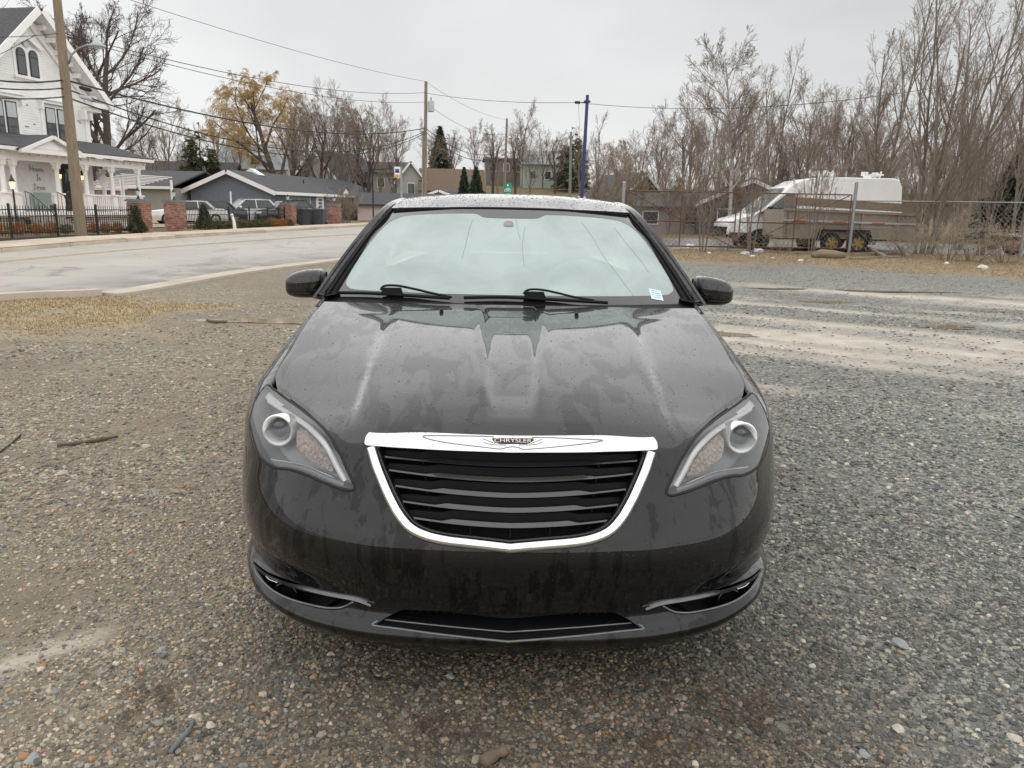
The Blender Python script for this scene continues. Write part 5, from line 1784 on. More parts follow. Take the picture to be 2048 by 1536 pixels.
# porch
FY = 4.5
m = MB(); m.box((2.0, (FY + WY) / 2 - .1, .74), (10.4, WY - FY + .5, .20)); m.build('porch_floor', M_CREAM, H)
m = MB(); m.box((2.0, FY + .15, .34), (10.2, .06, .62)); m.build('porch_skirt', M_WINFR, H)
m = MB()
for k in range(70):
    x = -3 + k * .148
    if x > 7.1: break
    m.box((x, FY + .08, .34), (.035, .03, .62)); 
for k in range(6): m.box((2.0, FY + .06, .08 + k * .11), (10.2, .02, .035))
tag(m.build('lattice', M_WHITE, H), kind='stuff')
slab((-3.2, FY - .45, 3.42), (7.1, FY - .45, 3.42), (7.1, WY, 4.16), (-3.2, WY, 4.16), .08).build('porch_roof', M_SHING, H)
m = MB(); m.box((1.95, FY - .42, 3.38), (10.3, .12, .14)); m.build('porch_gutter', M_CREAM, H)
m = MB(); m.box((1.9, FY, 3.12), (9.9, .24, .34)); m.box((7.0 - .12, (FY + WY) / 2, 3.12), (.24, WY - FY, .34)); m.build('porch_beam', M_CREAM, H)
for k in range(20):
    m = MB(); m.box((-2.6 + k * .49, FY - .17, 3.22), (.10, .12, .14)); m.build('beam_bracket', M_CREAM, H)
m = MB()
m.prism([(-1.62, FY - .62, 3.34), (1.76, FY - .62, 3.34), (.07, FY - .62, 4.02)], (0, .10, 0), (0, 2.0, 0)); m.build('pediment', M_CREAM, H)
for sx, xe in ((1, 1.85), (-1, -1.71)):
    slab((.07, FY - .72, 4.00), (xe, FY - .72, 3.32), (xe, FY + 1.7, 3.32), (.07, FY + 1.7, 4.00), .07).build('pediment_roof', M_SHING, H)
    slab((.07, FY - .78, 3.90), (xe, FY - .78, 3.22), (xe, FY - .66, 3.22), (.07, FY - .66, 3.90), .14).build('pediment_rake', M_CREAM, H)
m = MB(); m.box((.07, FY - .66, 3.30), (3.5, .22, .14)); m.build('pediment_cornice', M_CREAM, H)
m = MB(); m.prism([(-.75, FY - .55, 3.46), (.90, FY - .55, 3.46), (.07, FY - .55, 3.82)], (0, .0, 0), (0, .02, 0)); m.build('pediment_panel', M_WHITE, H)
def column(x, y, base=True):
    m = MB()
    m.box((x, y, 1.13), (.30, .30, .60)); m.box((x, y, 1.62), (.38, .38, .07)); m.box((x, y, 1.30), (.26, .26, .6))
    m.cyl((x, y, 1.65), (x, y, 2.72), .105, 14, .085); m.box((x, y, 2.76), (.24, .24, .08)); m.box((x, y, 2.86), (.20, .20, .18), taper=1.25)
    c = m.build('column', M_CREAM, H, angle=40)
    for sx in (-1, 1):
        m = MB(); m.prism([(x + sx * .10, y - .03, 2.94), (x + sx * .34, y - .03, 2.94), (x + sx * .16, y - .03, 2.80), (x + sx * .10, y - .03, 2.58)], (0, 0, 0), (0, .06, 0)); m.build('scroll_bracket', M_CREAM, c)
for x in (-2.05, -1.5, .9, 2.64, 4.4, 6.35): column(x, FY)
column(6.35, WY - .3); column(5.2, WY - .2)
for x0, x1 in ((-3.1, -2.2), (2.80, 4.25), (4.56, 6.2), (-1.9, -1.65)):
    m = MB(); m.bar((x0, FY, 1.60), (x1, FY, 1.60), .09, .07); m.bar((x0, FY, .96), (x1, FY, .96), .07, .06); r_ = m.build('railing', M_CREAM, H)
    n = max(2, int((x1 - x0) / .125))
    for k in range(1, n):
        m = MB(); m.box((x0 + (x1 - x0) * k / n, FY, 1.28), (.045, .045, .60)); m.build('baluster', M_CREAM, r_)
# steps and iron handrails
for k in range(4):
    m = MB(); m.box((-.3, FY - .25 - .28 * (4 - k) + .28, .09 + .17 * k), (1.9, .32, .17)); m.build('step', M_BEIGE, H)
for x in (-1.15, .62):
    m = MB()
    for k in range(7):
        y = FY - .15 - .19 * k; zt = 1.65 - .13 * k
        m.cyl((x, y, .1), (x, y, zt), .012, 6)
    m.tube([(x, FY - .1, 1.70), (x, FY - .4, 1.60), (x, FY - 1.35, .85), (x, FY - 1.45, .7)], .018, 6)
    m.build('handrail', M_IRON, H)
# door, panel with the shop name, bench
m = MB(); m.box((4.32, WY - .03, 1.95), (1.0, .10, 2.25)); dr = m.build('door', M_WINFR, H)
m = MB(); m.box((4.32, WY - .09, 2.30), (.74, .02, 1.15)); m.build('pane', M_PANE, dr)
m = MB(); m.box((4.32, WY - .09, 1.25), (.74, .02, .60)); m.build('pane', M_PANE, dr)
m = MB(); m.cyl((3.95, WY - .12, 1.75), (3.95, WY - .2, 1.75), .03, 8); m.build('handle', M_RIM, dr)
m = MB(); m.box((4.35, WY - .12, 2.55), (.42, .01, .55)); m.build('notice', M_BLIND, dr)
m = MB(); m.box((2.42, WY - .02, 2.0), (1.9, .05, 2.2)); m.build('sign_wall', M_WHITE, H)
# hand-lettered name: strokes drawn as thin bars
GLY = {'H': [[(0, 0), (.15, 1)], [(.55, 0), (.7, 1)], [(.05, .5), (.65, .55)], [(-.1, .75), (.15, 1)]], 'e': [[(0, .3), (.35, .38), (.3, .55), (.12, .55), (.02, .3), (.12, .03), (.4, .12)]], 'a': [[(.38, .5), (.15, .5), (.02, .2), (.15, 0), (.35, .3), (.38, .5), (.35, .1), (.48, .02)]],
       'v': [[(0, .45), (.12, .5), (.18, .02), (.42, .5)]], 'n': [[(0, 0), (.1, .5)], [(.06, .3), (.25, .5), (.33, .4), (.3, .05), (.42, .02)]], 'I': [[(.1, 0), (.25, 1)], [(-.05, .95), (.5, 1.03)], [(-.1, 0), (.3, .02)]], 'D': [[(.08, 0), (.2, 1)], [(-.1, .9), (.25, 1.02), (.6, .8), (.6, .35), (.35, .05), (-.05, .02)]], 'o': [[(.2, .5), (.02, .25), (.15, 0), (.36, .22), (.2, .5), (.42, .45)]]}
for word, x0, zc in (('Heaven', 1.86, 2.62), ('In', 2.22, 2.22), ('Devon', 1.98, 1.80)):
    m = MB(); x = x0; h = .26
    for ch in word:
        for stx in GLY[ch]:
            m.tube([(x + a * h * .95, WY - .05, zc + b * h) for a, b in stx], .011, 4)
        x += (.86 if ch in 'HD' else .5) * h * .95
    m.build('lettering', M_WINFR, H)
m = MB(); m.box((2.2, WY - .45, 1.15), (1.0, .4, .06)); m.box((2.2, WY - .27, 1.4), (1.0, .05, .55)); m.box((1.8, WY - .45, .99), (.06, .38, .30)); m.box((2.6, WY - .45, .99), (.06, .38, .30))
b_ = m.build('porch_bench', vmat('sage_paint', (.40, .46, .41), .7, .1, 6)); b_.location = OA; b_.rotation_euler = (0, 0, RZ)
tag(b_, 'pale green bench on the porch under the hand-lettered shop name', 'bench')
# wall lanterns on the porch
for x, lb in ((3.6, 'lit wall lantern to the left of the white house door'), (5.05, 'lit wall lantern to the right of the white house door')):
    L = thing('wall_lantern', lb, 'lantern', LW(x, WY - .12, 2.45), RZ, 'porch lanterns')
    m = MB(); m.lathe([(.07, 0), (.09, .16), (.02, .24)], n=8); m.build('lantern_cap', M_IRON, L).location = (0, 0, .1)
    m = MB(); m.cyl((0, 0, -.08), (0, 0, .10), .05, 8, .07); m.build('lantern_glass', M_LAMPON, L)
    m = MB(); m.bar((0, .1, .1), (0, 0, .12), .03, .03); m.build('bracket', M_IRON, L)
s_ = MB(); s_.lathe([(.32, -.02), (.34, 0), (.30, .025), (.0001, .02)], n=20, axis='y'); ro = s_.build('round_sign', M_WHITE, None, True); ro.location = LW(6.1, WY - .5, 2.35); ro.rotation_euler = (0, 0, RZ)
tag(ro, 'round white sign hung at the right end of the porch', 'sign')
# trellis lines behind the porch end
tr = thing('trellis', 'slatted white trellis roof beyond the end of the porch', 'trellis', LW(9.5, 8.2, 0), RZ)
for k in range(12):
    m = MB(); m.bar((-2.2, -2.0 + k * .30, 2.75 - .07 * k), (2.2, -2.0 + k * .30, 2.75 - .07 * k), .05, .05); m.build('slat', M_WHITE, tr)
for x in (-2.1, 2.1):
    for y in (-2, 1.3): m = MB(); m.box((x, y, 1.3), (.1, .1, 2.6)); m.build('post', M_WHITE, tr)

# ---------------- lamp post in the yard
lp = thing('yard_lamp', 'black lamp post with a lit lantern in front of the white house', 'lamp post', LW(-3.0, 3.2, 0), RZ)
m = MB(); m.cyl((0, 0, 0), (0, 0, 1.75), .035, 10); m.lathe([(.09, 0), (.07, .12), (.04, .3)], n=10); m.build('post', M_IRON, lp)
m = MB(); m.lathe([(.06, 1.75), (.11, 2.02)], n=6); m.build('lantern_glass', M_LAMPON, lp)
m = MB(); m.lathe([(.14, 2.02), (.05, 2.16), (.02, 2.28), (.001, 2.33)], n=6); m.build('lantern_cap', M_IRON, lp)

# ---------------- brick pillars with caps and lanterns
def pillar(x, y, label, w=.68, h=1.30, lit=False, lamp_=True):
    P = thing('brick_pillar', label, 'pillar', LW(x, y, .06), RZ, 'brick gate pillars')
    m = MB(); m.box((0, 0, h / 2), (w - .03, w - .03, h)); m.build('core', M_MORTAR, P)
    m = MB(); nr = int(h / .078)
    for r in range(nr):
        z = .04 + r * .078
        for f in range(4):
            n = 4; off = (.5 if r % 2 else 0)
            L = w / n
            for k in range(n + 1):
                a, b = (k - off) * L, (k - off + 1) * L
                a, b = max(a, 0) + .006, min(b, w) - .006
                if b - a < .03: continue
                c = (a + b) / 2 - w / 2; d = w / 2 - .012 + random.uniform(-.003, .004)
                p = [(c, -d), (d, c), (-c, d), (-d, -c)][f]
                m.box((p[0], p[1], z), ((b - a) if f % 2 == 0 else .03, .03 if f % 2 == 0 else (b - a), .064))
    tag(m.build('bricks', M_BRICKS, P), kind='stuff')
    m = MB(); m.box((0, 0, h + .03), (w + .10, w + .10, .06)); m.box((0, 0, h + .08), (w + .02, w + .02, .05)); m.build('cap', M_STONECAP, P)
    if lamp_:
        m = MB(); m.lathe([(.10, h + .10), (.05, h + .16), (.025, h + .26)], n=8); m.lathe([(.10, h + .44), (.03, h + .55), (.001, h + .60)], n=6); m.build('lantern_frame', M_IRON, P)
        m = MB(); m.lathe([(.045, h + .26), (.085, h + .44)], n=6); m.build('lantern_glass', M_BLIND, P)
    return P
pillar(.15, 0, 'brick pillar beside the cone shrub, at the end of the porch')
pillar(2.65, 0, 'brick pillar left of the two dark cars, with lantern on top')
pillar(13.72, 0, 'brick pillar to the left of the two wheelie bins')
pillar(20.4, 0, 'brick pillar to the right of the wheelie bins')
# ---------------- iron fence runs
def iron_fence(x0, x1, label, y=0.0, h=1.12, post_every=2.0):
    F = thing('iron_fence', label, 'fence', LW(x0, y, .05), RZ, 'black iron fence runs')
    L = x1 - x0
    n = max(1, round(L / post_every))
    for k in range(n + 1):
        m = MB(); m.box((L * k / n, 0, h / 2), (.065, .065, h)); m.box((L * k / n, 0, h + .03), (.09, .09, .06), taper=.4); m.build('post', M_IRON, F)
    for z in (.16, h - .38, h - .16):
        m = MB(); m.bar((0, 0, z), (L, 0, z), .03, .035); m.build('rail', M_IRON, F)
    pk = None
    np_ = int(L / .125)
    for k in range(np_):
        if pk is None:
            m = MB(); m.box((0, 0, h / 2), (.017, .017, h - .14)); m.box((0, 0, h - .03), (.017, .017, .08), taper=.1)
            pk = m.build('picket', M_IRON, F); o = pk
        else:
            o = pk.copy(); COL.objects.link(o); o.parent = F
        o.location = (.0625 + k * L / np_, 0, 0)
    return F
iron_fence(-10.9, -.35, 'black iron fence in front of the white house porch')
iron_fence(3.2, 13.2, 'black iron fence in front of the parked cars')
iron_fence(14.2, 19.9, 'black iron fence behind the two wheelie bins', .9)
# mulch beds and strip of ground beyond the pavement
M_DRIVE = vmat('tan_driveway', (.45, .31, .225), .85, .10, 1.5, bump=.1)
def sheet(name, pts, z, mat, label=None):
    m = MB(); m.add([LW(a, b, z) for a, b in pts], [tuple(range(len(pts)))])
    return tag(m.build(name, mat), kind='structure')
sheet('yard_ground', [(-30, .9), (40, .9), (60, 60), (-30, 60)], -.012, M_DEADG)
sheet('mulch_bed', [(-14, -.75), (-.2, -.85), (.9, -.5), (.3, .6), (-14, .8)], .03, M_BEDM)
sheet('mulch_border', [(3.1, -.9), (8, -.85), (13.4, -.85), (14.0, -.6), (13.4, .8), (3.1, .8)], .03, M_BEDM)
sheet('verge_strip', [(-16, -3.4), (24, -3.4), (24, .88), (-16, .88)], .012, M_DEADG)
sheet('driveway', [(.75, -1.6), (2.15, -1.6), (2.15, 3.5), (14, 6), (24, 6), (24, 14), (-2, 14), (.75, 3.5)], .022, M_DRIVE)
sheet('side_driveway', [(14.4, -1.4), (20, -1.4), (19.8, 1.2), (14.4, 1.2)], .026, M_DRIVE)

# ---------------- bungalow
bz = thing('bungalow', 'low blue-grey bungalow with dark roof and white fascia behind the parked cars', 'house', LW(27.5, 8.4, 0), RZ)
# local: x along the street (away), y away from the street; gable end faces us at x=0
Lb, Wb, he_, ha = 26.0, 7.0, 2.42, 3.80
m = MB(); m.box((Lb / 2, Wb / 2, he_ / 2), (Lb, Wb, he_)); m.prism([(0, 0, he_), (0, Wb, he_), (0, Wb / 2, ha - .12)], (0, 0, 0), (Lb - 3, 0, 0)); m.build('wall', M_GREYB, bz)
rs = (ha - he_) / (Wb / 2)
for sy, y0 in ((-1, -.55), (1, Wb + .55)):
    ze = ha - rs * abs(y0 - Wb / 2)
    slab((-.45, Wb / 2, ha), (Lb - 3.2, Wb / 2, ha), (Lb + .5, y0, ze), (-.45, y0, ze), .12).build('roof', M_SHING, bz)
    slab((-.50, Wb / 2, ha - .22), (-.44, Wb / 2, ha - .22), (-.44, y0, ze - .22), (-.50, y0, ze - .22), .32).build('bargeboard', M_WHITE, bz)
    m = MB(); m.bar((-.45, y0, ze - .02), (Lb + .5, y0, ze - .02), .08, .24); m.build('fascia', M_WHITE, bz)
m = MB(); m.add([(Lb - 3.2, Wb / 2, ha + .1), (Lb + .5, -.55, ha - rs * (Wb / 2 + .55) + .1), (Lb + .5, Wb + .55, ha - rs * (Wb / 2 + .55) + .1)], [(0, 1, 2)]); m.build('hip_roof', M_SHING, bz)
for x, zr in ((13.0, 2.35),):
    m = MB(); m.prism([(x - 1.0, -.75, zr), (x + 1.0, -.75, zr), (x, -.75, zr + .62)], (0, 0, 0), (0, 1.7, 0)); m.build('entry_gable', M_WHITE, bz)
    slab((x, -.85, zr + .66), (x + 1.15, -.85, zr - .05), (x + 1.15, 1.0, zr - .05), (x, 1.0, zr + .66), .06).build('entry_roof', M_SHING, bz)
    slab((x, -.85, zr + .66), (x - 1.15, -.85, zr - .05), (x - 1.15, 1.0, zr - .05), (x, 1.0, zr + .66), .06).build('entry_roof', M_SHING, bz)
m = MB(); m.prism([(3.2, Wb / 2 - .9, ha - .15), (3.2, Wb / 2 + .9, ha - .15), (3.2, Wb / 2, ha + .38)], (0, 0, 0), (.8, 0, 0)); m.build('roof_vent', M_WHITE, bz)
m = MB(); m.cyl((9, 1.6, 2.9), (9, 1.6, 3.5), .06, 8); m.build('vent_pipe', M_IRON, bz)
def bwin(x, w, z0, z1, n=1, name='window', mat=None):
    m = MB(); m.box((x, -.03, (z0 + z1) / 2), (w, .10, z1 - z0)); fo = m.build(name, M_WHITE, bz)
    for k in range(n):
        pw = (w - .10 * (n + 1)) / n
        m = MB(); m.box((x - w / 2 + .10 + pw / 2 + k * (pw + .10), -.085, (z0 + z1) / 2), (pw, .02, z1 - z0 - .2)); m.build('pane', mat or M_PANEG, fo)
    return fo
M_PANEG = vmat('greenish_pane', (.20, .27, .25), .08, .15, 2, bump=0, coat=.6)
bwin(4.6, 4.4, .5, 2.2, 2); bwin(12.6, 2.4, .9, 2.0, 2, mat=M_PANE)
d_ = bwin(8.7, 1.5, .1, 2.15, 1, 'door', M_CREAM)
m = MB()
for k in range(9): m.box((8.7 - .25 + .25 * (k % 3), -.10, 1.2 + .28 * (k // 3)), (.18, .02, .2))
m.build('door_pane', M_PANE, d_)
d2_ = bwin(23.4, 2.2, .1, 2.2, 1, 'shop_door', M_PANE)
m = MB(); m.box((20.6, -.06, 1.4), (1.5, .03, 1.0)); m.build('poster', M_BLIND, bz)
m = MB(); m.box((23.2, -.11, 1.3), (.7, .02, .9)); m.build('red_poster', vmat('red_poster', (.5, .12, .10), .6, .2, 6), bz)
# side block of the bungalow, beige
sb_ = thing('side_block', 'beige flat-fronted block with a dark roof left of the blue-grey gable', 'house', LW(25.5, 15.9, 0), RZ)
m = MB(); m.box((4.4, 8.0, 1.2), (8.0, 16, 2.4)); m.build('wall', M_BEIGE, sb_)
slab((-.1, -.4, 2.45), (-.1, 16.6, 2.45), (4.4, 16.6, 3.75), (4.4, -.4, 3.75), .12).build('roof', M_SHING, sb_)
slab((8.9, -.4, 2.45), (8.9, 16.6, 2.45), (4.4, 16.6, 3.75), (4.4, -.4, 3.75), .12).build('roof', M_SHING, sb_)
m = MB(); m.bar((-.12, -.4, 2.42), (-.12, 16.6, 2.42), .08, .22); m.build('fascia', M_WHITE, sb_)

# ---------------- wheelie bins
for pxx, lb in ((611, 'left one of the two dark grey wheelie bins'), (639, 'right one of the two dark grey wheelie bins')):
    B = thing('wheelie_bin', lb, 'bin', G(pxx, 452).xy.to_3d() + Vector((0, 0, .02)), RZ + .1 - R(90), 'wheelie bins by the brick pillars')
    m = MB(); m.box((0, 0, .52), (.66, .62, .92), taper=1.16); m.build('bin_body', M_BINM if 'M_BINM' in globals() else globals().setdefault('M_BINM', vmat('bin_plastic', (.055, .06, .068), .5, .12, 6)), B)
    m = MB(); m.box((0, 0, 1.02), (.82, .80, .07)); m.box((0, .03, 1.08), (.80, .70, .06), taper=.8); m.build('lid', M_BINM, B, angle=40)
    for sx in (-1, 1):
        m = MB(); m.cyl((sx * .34, .36, .13), (sx * .42, .36, .13), .13, 14); m.build('wheel', M_TYRE, B)
    m = MB(); m.tube([(-.35, .45, .95), (-.35, .55, 1.0), (.35, .55, 1.0), (.35, .45, .95)], .02, 6); m.build('handle', M_BINM, B)

# ---------------- parked cars
def parked_car(label, loc, rz, body_col, suv=False, name='parked_car', scale=1.0, cat='car'):
    root = thing(name, label, cat, loc, rz, 'cars parked behind the iron fence')
    root.scale = (scale,) * 3
    mt = vmat('car_paint', body_col, .25, .06, 4, bump=0, coat=1.0)
    hr, hs, hb = (1.66, 1.02, .78) if suv else (1.46, .93, .70)
    # stations along the length: (y, halfwidth low, halfwidth top, z top of lower body)
    Ls = 4.55 if suv else 4.6
    st_ = [(0, .62, .55, .62), (.10, .80, .72, .80), (.35, .90, .80, hs - .10), (1.15, .93, .84, hs), (2.4, .94, .85, hs + .02), (3.8, .93, .84, hs + .05), (4.35, .90, .80, hs + .05), (Ls - .05, .80, .72, hs - .05)]
    V, F = [], []
    n = 8
    for y, wl_, wt, zt in st_:
        ring = [(0, .22), (wl_ * .92, .22), (wl_, .40), (wl_ * 1.0, .62), (wt, zt - .04), (wt * .86, zt), (0, zt + .03)]
        full = ring + [(-a, b) for a, b in ring[::-1][1:-1]]
        for a, b in full: V.append((a, y, b))
    n = 12
    for i in range(len(st_) - 1):
        for k in range(n): F.append((i * n + k, i * n + (k + 1) % n, (i + 1) * n + (k + 1) % n, (i + 1) * n + k))
    F += [tuple(range(n)), tuple((len(st_) - 1) * n + k for k in range(n))]
    m = MB(); m.add(V, F); m.build('body', mt, root, angle=35)
    # glasshouse
    ye = 4.25 if suv else 3.75
    y_ = [1.25, 2.05, 3.0, ye - .45, ye]
    z_ = [hs, hr - .05, hr, hr - .06, hs + .08]
    w_ = [.78, .60, .60, .58, .70]
    V, F = [], []
    for y, z, w in zip(y_, z_, w_):
        V += [(-w - .0, y, z), (w, y, z), (.83, min(max(y, 1.3), ye), hs + .0), (-.83, min(max(y, 1.3), ye), hs + .0)]
    for i in range(4):
        for k in range(4): F.append((i * 4 + k, i * 4 + (k + 1) % 4, (i + 1) * 4 + (k + 1) % 4, (i + 1) * 4 + k))
    m = MB(); m.add(V, F); m.build('window_glass', M_CARGL, root, angle=25)
    m = MB(); m.add([(-.60, 2.02, hr - .05), (.60, 2.02, hr - .05), (.61, 3.0, hr + .01), (.585, ye - .4, hr - .05), (-.585, ye - .4, hr - .05), (-.61, 3.0, hr + .01)], [(0, 1, 2, 3, 4, 5)])
    m.v = [(a, b, c + .012) for a, b, c in m.v]
    m.build('roof', mt, root)
    for sx in (1, -1):
        m = MB(); m.bar((sx * .79, 1.28, hs), (sx * .615, 2.05, hr - .04), .05, .07); m.bar((sx * .83, 2.75, hs), (sx * .61, 2.75, hr), .05, .08); m.bar((sx * .80, ye - .02, hs + .05), (sx * .59, ye - .45, hr - .05), .12, .12); m.bar((sx * .61, 2.0, hr - .03), (sx * .59, ye - .4, hr - .04), .05, .05)
        m.build('pillar_frame', mt, root)
        m = MB(); m.lathe([(.001, -.10), (.09, -.07), (.10, .05), (.02, .1)], (sx * .98, 1.55, hs + .08), 10, axis='x'); m.build('side_mirror', mt, root, True)
        m = MB(); m.box((sx * .66, .10, hb - .02), (.36, .22, .13), rz=sx * .45, taper=.8); m.build('headlight', M_LAMPSIL, root)
        for y in (.85, Ls - .85): wheel_at(sx * .84, y, sx, root, .34, .21)
    m = MB(); m.box((0, .045, .62), (.85, .10, .20)); m.build('grille', M_GBLK, root)
    m = MB(); m.box((0, .03, .38), (1.25, .14, .16)); m.build('bumper_intake', M_GBLK, root)
    m = MB(); m.box((0, 2.3, .30), (1.60, 3.4, .2)); m.build('underbody', M_BLK, root)
    return root
M_CARGL = pane_mat('car_glass', (.05, .06, .06), .12)
def at_px(px, py): 
    p = G(px, py); return (p.x, p.y, -.01)
parked_car('white SUV facing the street between two dark cars', D(428, 447, 54).xy.to_3d(), R(-50), (.72, .73, .73), True)
parked_car('black SUV facing the street beside the brick pillar', D(508, 446, 55).xy.to_3d(), R(-46), (.018, .019, .022), True)
parked_car('white hatchback seen between the two left brick pillars', D(300, 444, 49).xy.to_3d(), R(-55), (.70, .70, .69), False)
parked_car('dark blue sedan partly hidden behind the second brick pillar', D(352, 444, 53).xy.to_3d(), R(-62), (.02, .026, .04), False)
# ================================================================== poles, wires, signs
M_POLE = vmat('weathered_pole', (.24, .185, .13), .9, .22, 3, bump=.4, stretch=(6, 6, .6), bscale=14)
M_POLEG = vmat('grey_green_pole', (.20, .22, .17), .9, .2, 3, bump=.3, stretch=(6, 6, .6))
M_WIRE = vmat('wire_black', (.02, .02, .02), .7, .1, 5, bump=0)
M_GALV = vmat('galvanised', (.30, .32, .33), .45, .15, 12, .6, .1)
M_LGREY = vmat('transformer_grey', (.42, .45, .46), .5, .06, 6)
def pole(name, label, base, top, r0, r1, mat=None, group='utility poles along the street'):
    base, top = Vector(base), Vector(top)
    P = thing(name, label, 'pole', base, 0, group)
    m = MB(); n = 8
    m.tube([(top - base) * (k / n) for k in range(n + 1)], [r0 + (r1 - r0) * k / n for k in range(n + 1)], 12)
    m.build('shaft', mat or M_POLE, P, angle=50)
    return P
def wire(label, a, b, sag, r=.012, n=24, name='utility_wire'):
    a, b = Vector(a), Vector(b)
    m = MB()
    m.tube([a.lerp(b, k / n) - Vector((0, 0, sag * 4 * (k / n) * (1 - k / n))) - a for k in range(n + 1)], r, 5)
    o = m.build(name, M_WIRE, None, True); o.location = a
    return tag(o, label, 'wire', 'overhead wires along the street')
LY = 29.45
bL = G(163, 475); bL.z = .0
tL = D(108, -60, LY)
PLo = pole('utility_pole', 'tall leaning wooden utility pole in front of the white house', bL, tL, .205, .135)
def onL(py, dx=0.0):
    z = D(140, py, LY).z; f = z / tL.z
    return Vector((bL.x + (tL.x - bL.x) * f + dx, LY, z))
MY = 66.0
bM = D(849, 385, MY); bM.z = .1
tM = D(852, 163, MY)
PMo = pole('utility_pole', 'wooden utility pole with grey transformer behind the sedan roof', bM, tM, .17, .12)
def onM(py, dx=0.0):
    p = D(851, py, MY); return Vector((p.x + dx, MY, p.z))
TY = 95.0
b3 = D(1008, 385, TY); b3.z = 1.2
t3 = D(1014, 237, TY)
P3o = pole('utility_pole', 'farthest wooden utility pole, above the green sign', b3, t3, .17, .12)
def on3(py): p = D(1012, py, TY); return p
# fittings on the near pole: lamp, splice boxes
L = thing('street_lamp', 'street lamp with pale hood on a curved arm from the leaning pole', 'street lamp', onL(128), 0)
o0 = onL(128)
arm = [D(x, y, LY) - o0 for x, y in ((138, 128), (143, 110), (156, 97), (172, 91), (186, 88))]
m = MB(); m.tube(arm, .035, 8); m.build('arm', M_GALV, L, True)
hd = arm[-1]
m = MB(); m.lathe([(.26, -.10), (.27, -.06), (.16, .04), (.10, .12), (.04, .15)], (hd.x + .16, hd.y, hd.z), 16); m.build('hood', M_LGREY, L, True)
m = MB(); m.lathe([(.001, -.16), (.16, -.13), (.2, -.09)], (hd.x + .16, hd.y, hd.z), 14); m.build('lens', M_BLIND, L, True)
m = MB(); m.box((0, 0, -.02), (.16, .14, .42)); m.build('mount_box', M_GALV, L)
for py, lb, mt, rr in ((178, 'black splice sleeve on the lines beside the leaning pole', M_WIRE, .07), (196, 'grey splice sleeve on the lines beside the leaning pole', M_LGREY, .075)):
    a, b = D(158, py - 4, LY - .1), D(184, py + 3, LY + .2)
    m = MB(); m.tube([Vector((0, 0, 0)), (b - a) * .15, (b - a) * .85, b - a], [rr * .4, rr, rr, rr * .4], 10); o = m.build('splice_sleeve', mt, None, True); o.location = a; tag(o, lb, 'splice')
# transformer and conduit on the mid pole
T = thing('transformer', 'grey transformer can hung on the utility pole behind the sedan', 'transformer', onM(213, .45), 0)
m = MB(); m.lathe([(.24, -.40), (.27, -.38), (.27, .36), (.24, .42), (.05, .45)], n=18); m.build('can', M_LGREY, T, angle=40)
m = MB(); m.cyl((.0, 0, .45), (0, 0, .72), .04, 8); m.build('bushing', M_WIRE, T)
m = MB(); m.bar((-.3, 0, .15), (-.45, 0, .15), .08, .2); m.build('bracket', M_GALV, T)
m = MB(); m.cyl(bM + Vector((-.22, 0, 0)), onM(262, -.2), .08, 8); tag(m.build('conduit', M_GALV), 'grey conduit running up the utility pole with the transformer', 'conduit')
# wires
W = [('thin topmost line from the leaning pole to the transformer pole', onL(-50), onM(163), .35, .011),
     ('upper service line from the leaning pole to the transformer pole', onL(65), onM(185), .75, .016),
     ('second service line from the leaning pole to the transformer pole', onL(70), onM(204), .75, .014),
     ('thick upper cable from the leaning pole to the transformer pole', onL(160), onM(256), 1.05, .034),
     ('middle cable sagging from the leaning pole to the transformer pole', onL(178), onM(262), 1.9, .026),
     ('lowest cable sagging from the leaning pole to the transformer pole', onL(195), onM(266), 1.95, .028),
     ('thin line from the transformer pole top to the farthest pole', onM(163), on3(239), .5, .012),
     ('line from the transformer to the farthest pole', onM(214, .5), on3(268), .8, .014),
     ('upper low cable from the transformer pole to the farthest pole', onM(256), on3(298), 1.3, .03),
     ('lower cable from the transformer pole to the farthest pole', onM(263), on3(306), 1.5, .03),
     ('long line from the transformer pole across the lot to the right', onM(186), D(1154, 205, 52), .25, .016),
     ('long line from the blue pole away to the upper right', D(1154, 205, 52), D(2120, 128, 40), 1.05, .015),
     ('thick cable from the leaning pole out past the left edge', onL(160), D(-160, 128, 24), .25, .03),
     ('middle cable from the leaning pole out past the left edge', onL(176), D(-160, 150, 24), .2, .024),
     ('lowest cable from the leaning pole out past the left edge', onL(193), D(-160, 172, 24), .2, .024),
     ('upper service line passing the white house gable on the left', onL(66), D(-160, 62, 24), .15, .012),
     ('slanting guy wire below the white house gable on the left', D(72, 70, 28), D(-160, 175, 26), .1, .010),
     ('drop wire hanging from the line beside the blue pole', D(1157, 207, 52), D(1160, 262, 60), .1, .010)]
for lb, a, b, sg, r in W: wire(lb, a, b, sg, r)
m = MB(); m.box((0, 0, 0), (.34, .10, .16)); m.box((.35, 0, .0), (.3, .06, .06)); o = m.build('line_splice', M_WIRE); o.location = D(1155, 205, 52); tag(o, 'black splice block on the line left of the blue pole', 'splice')
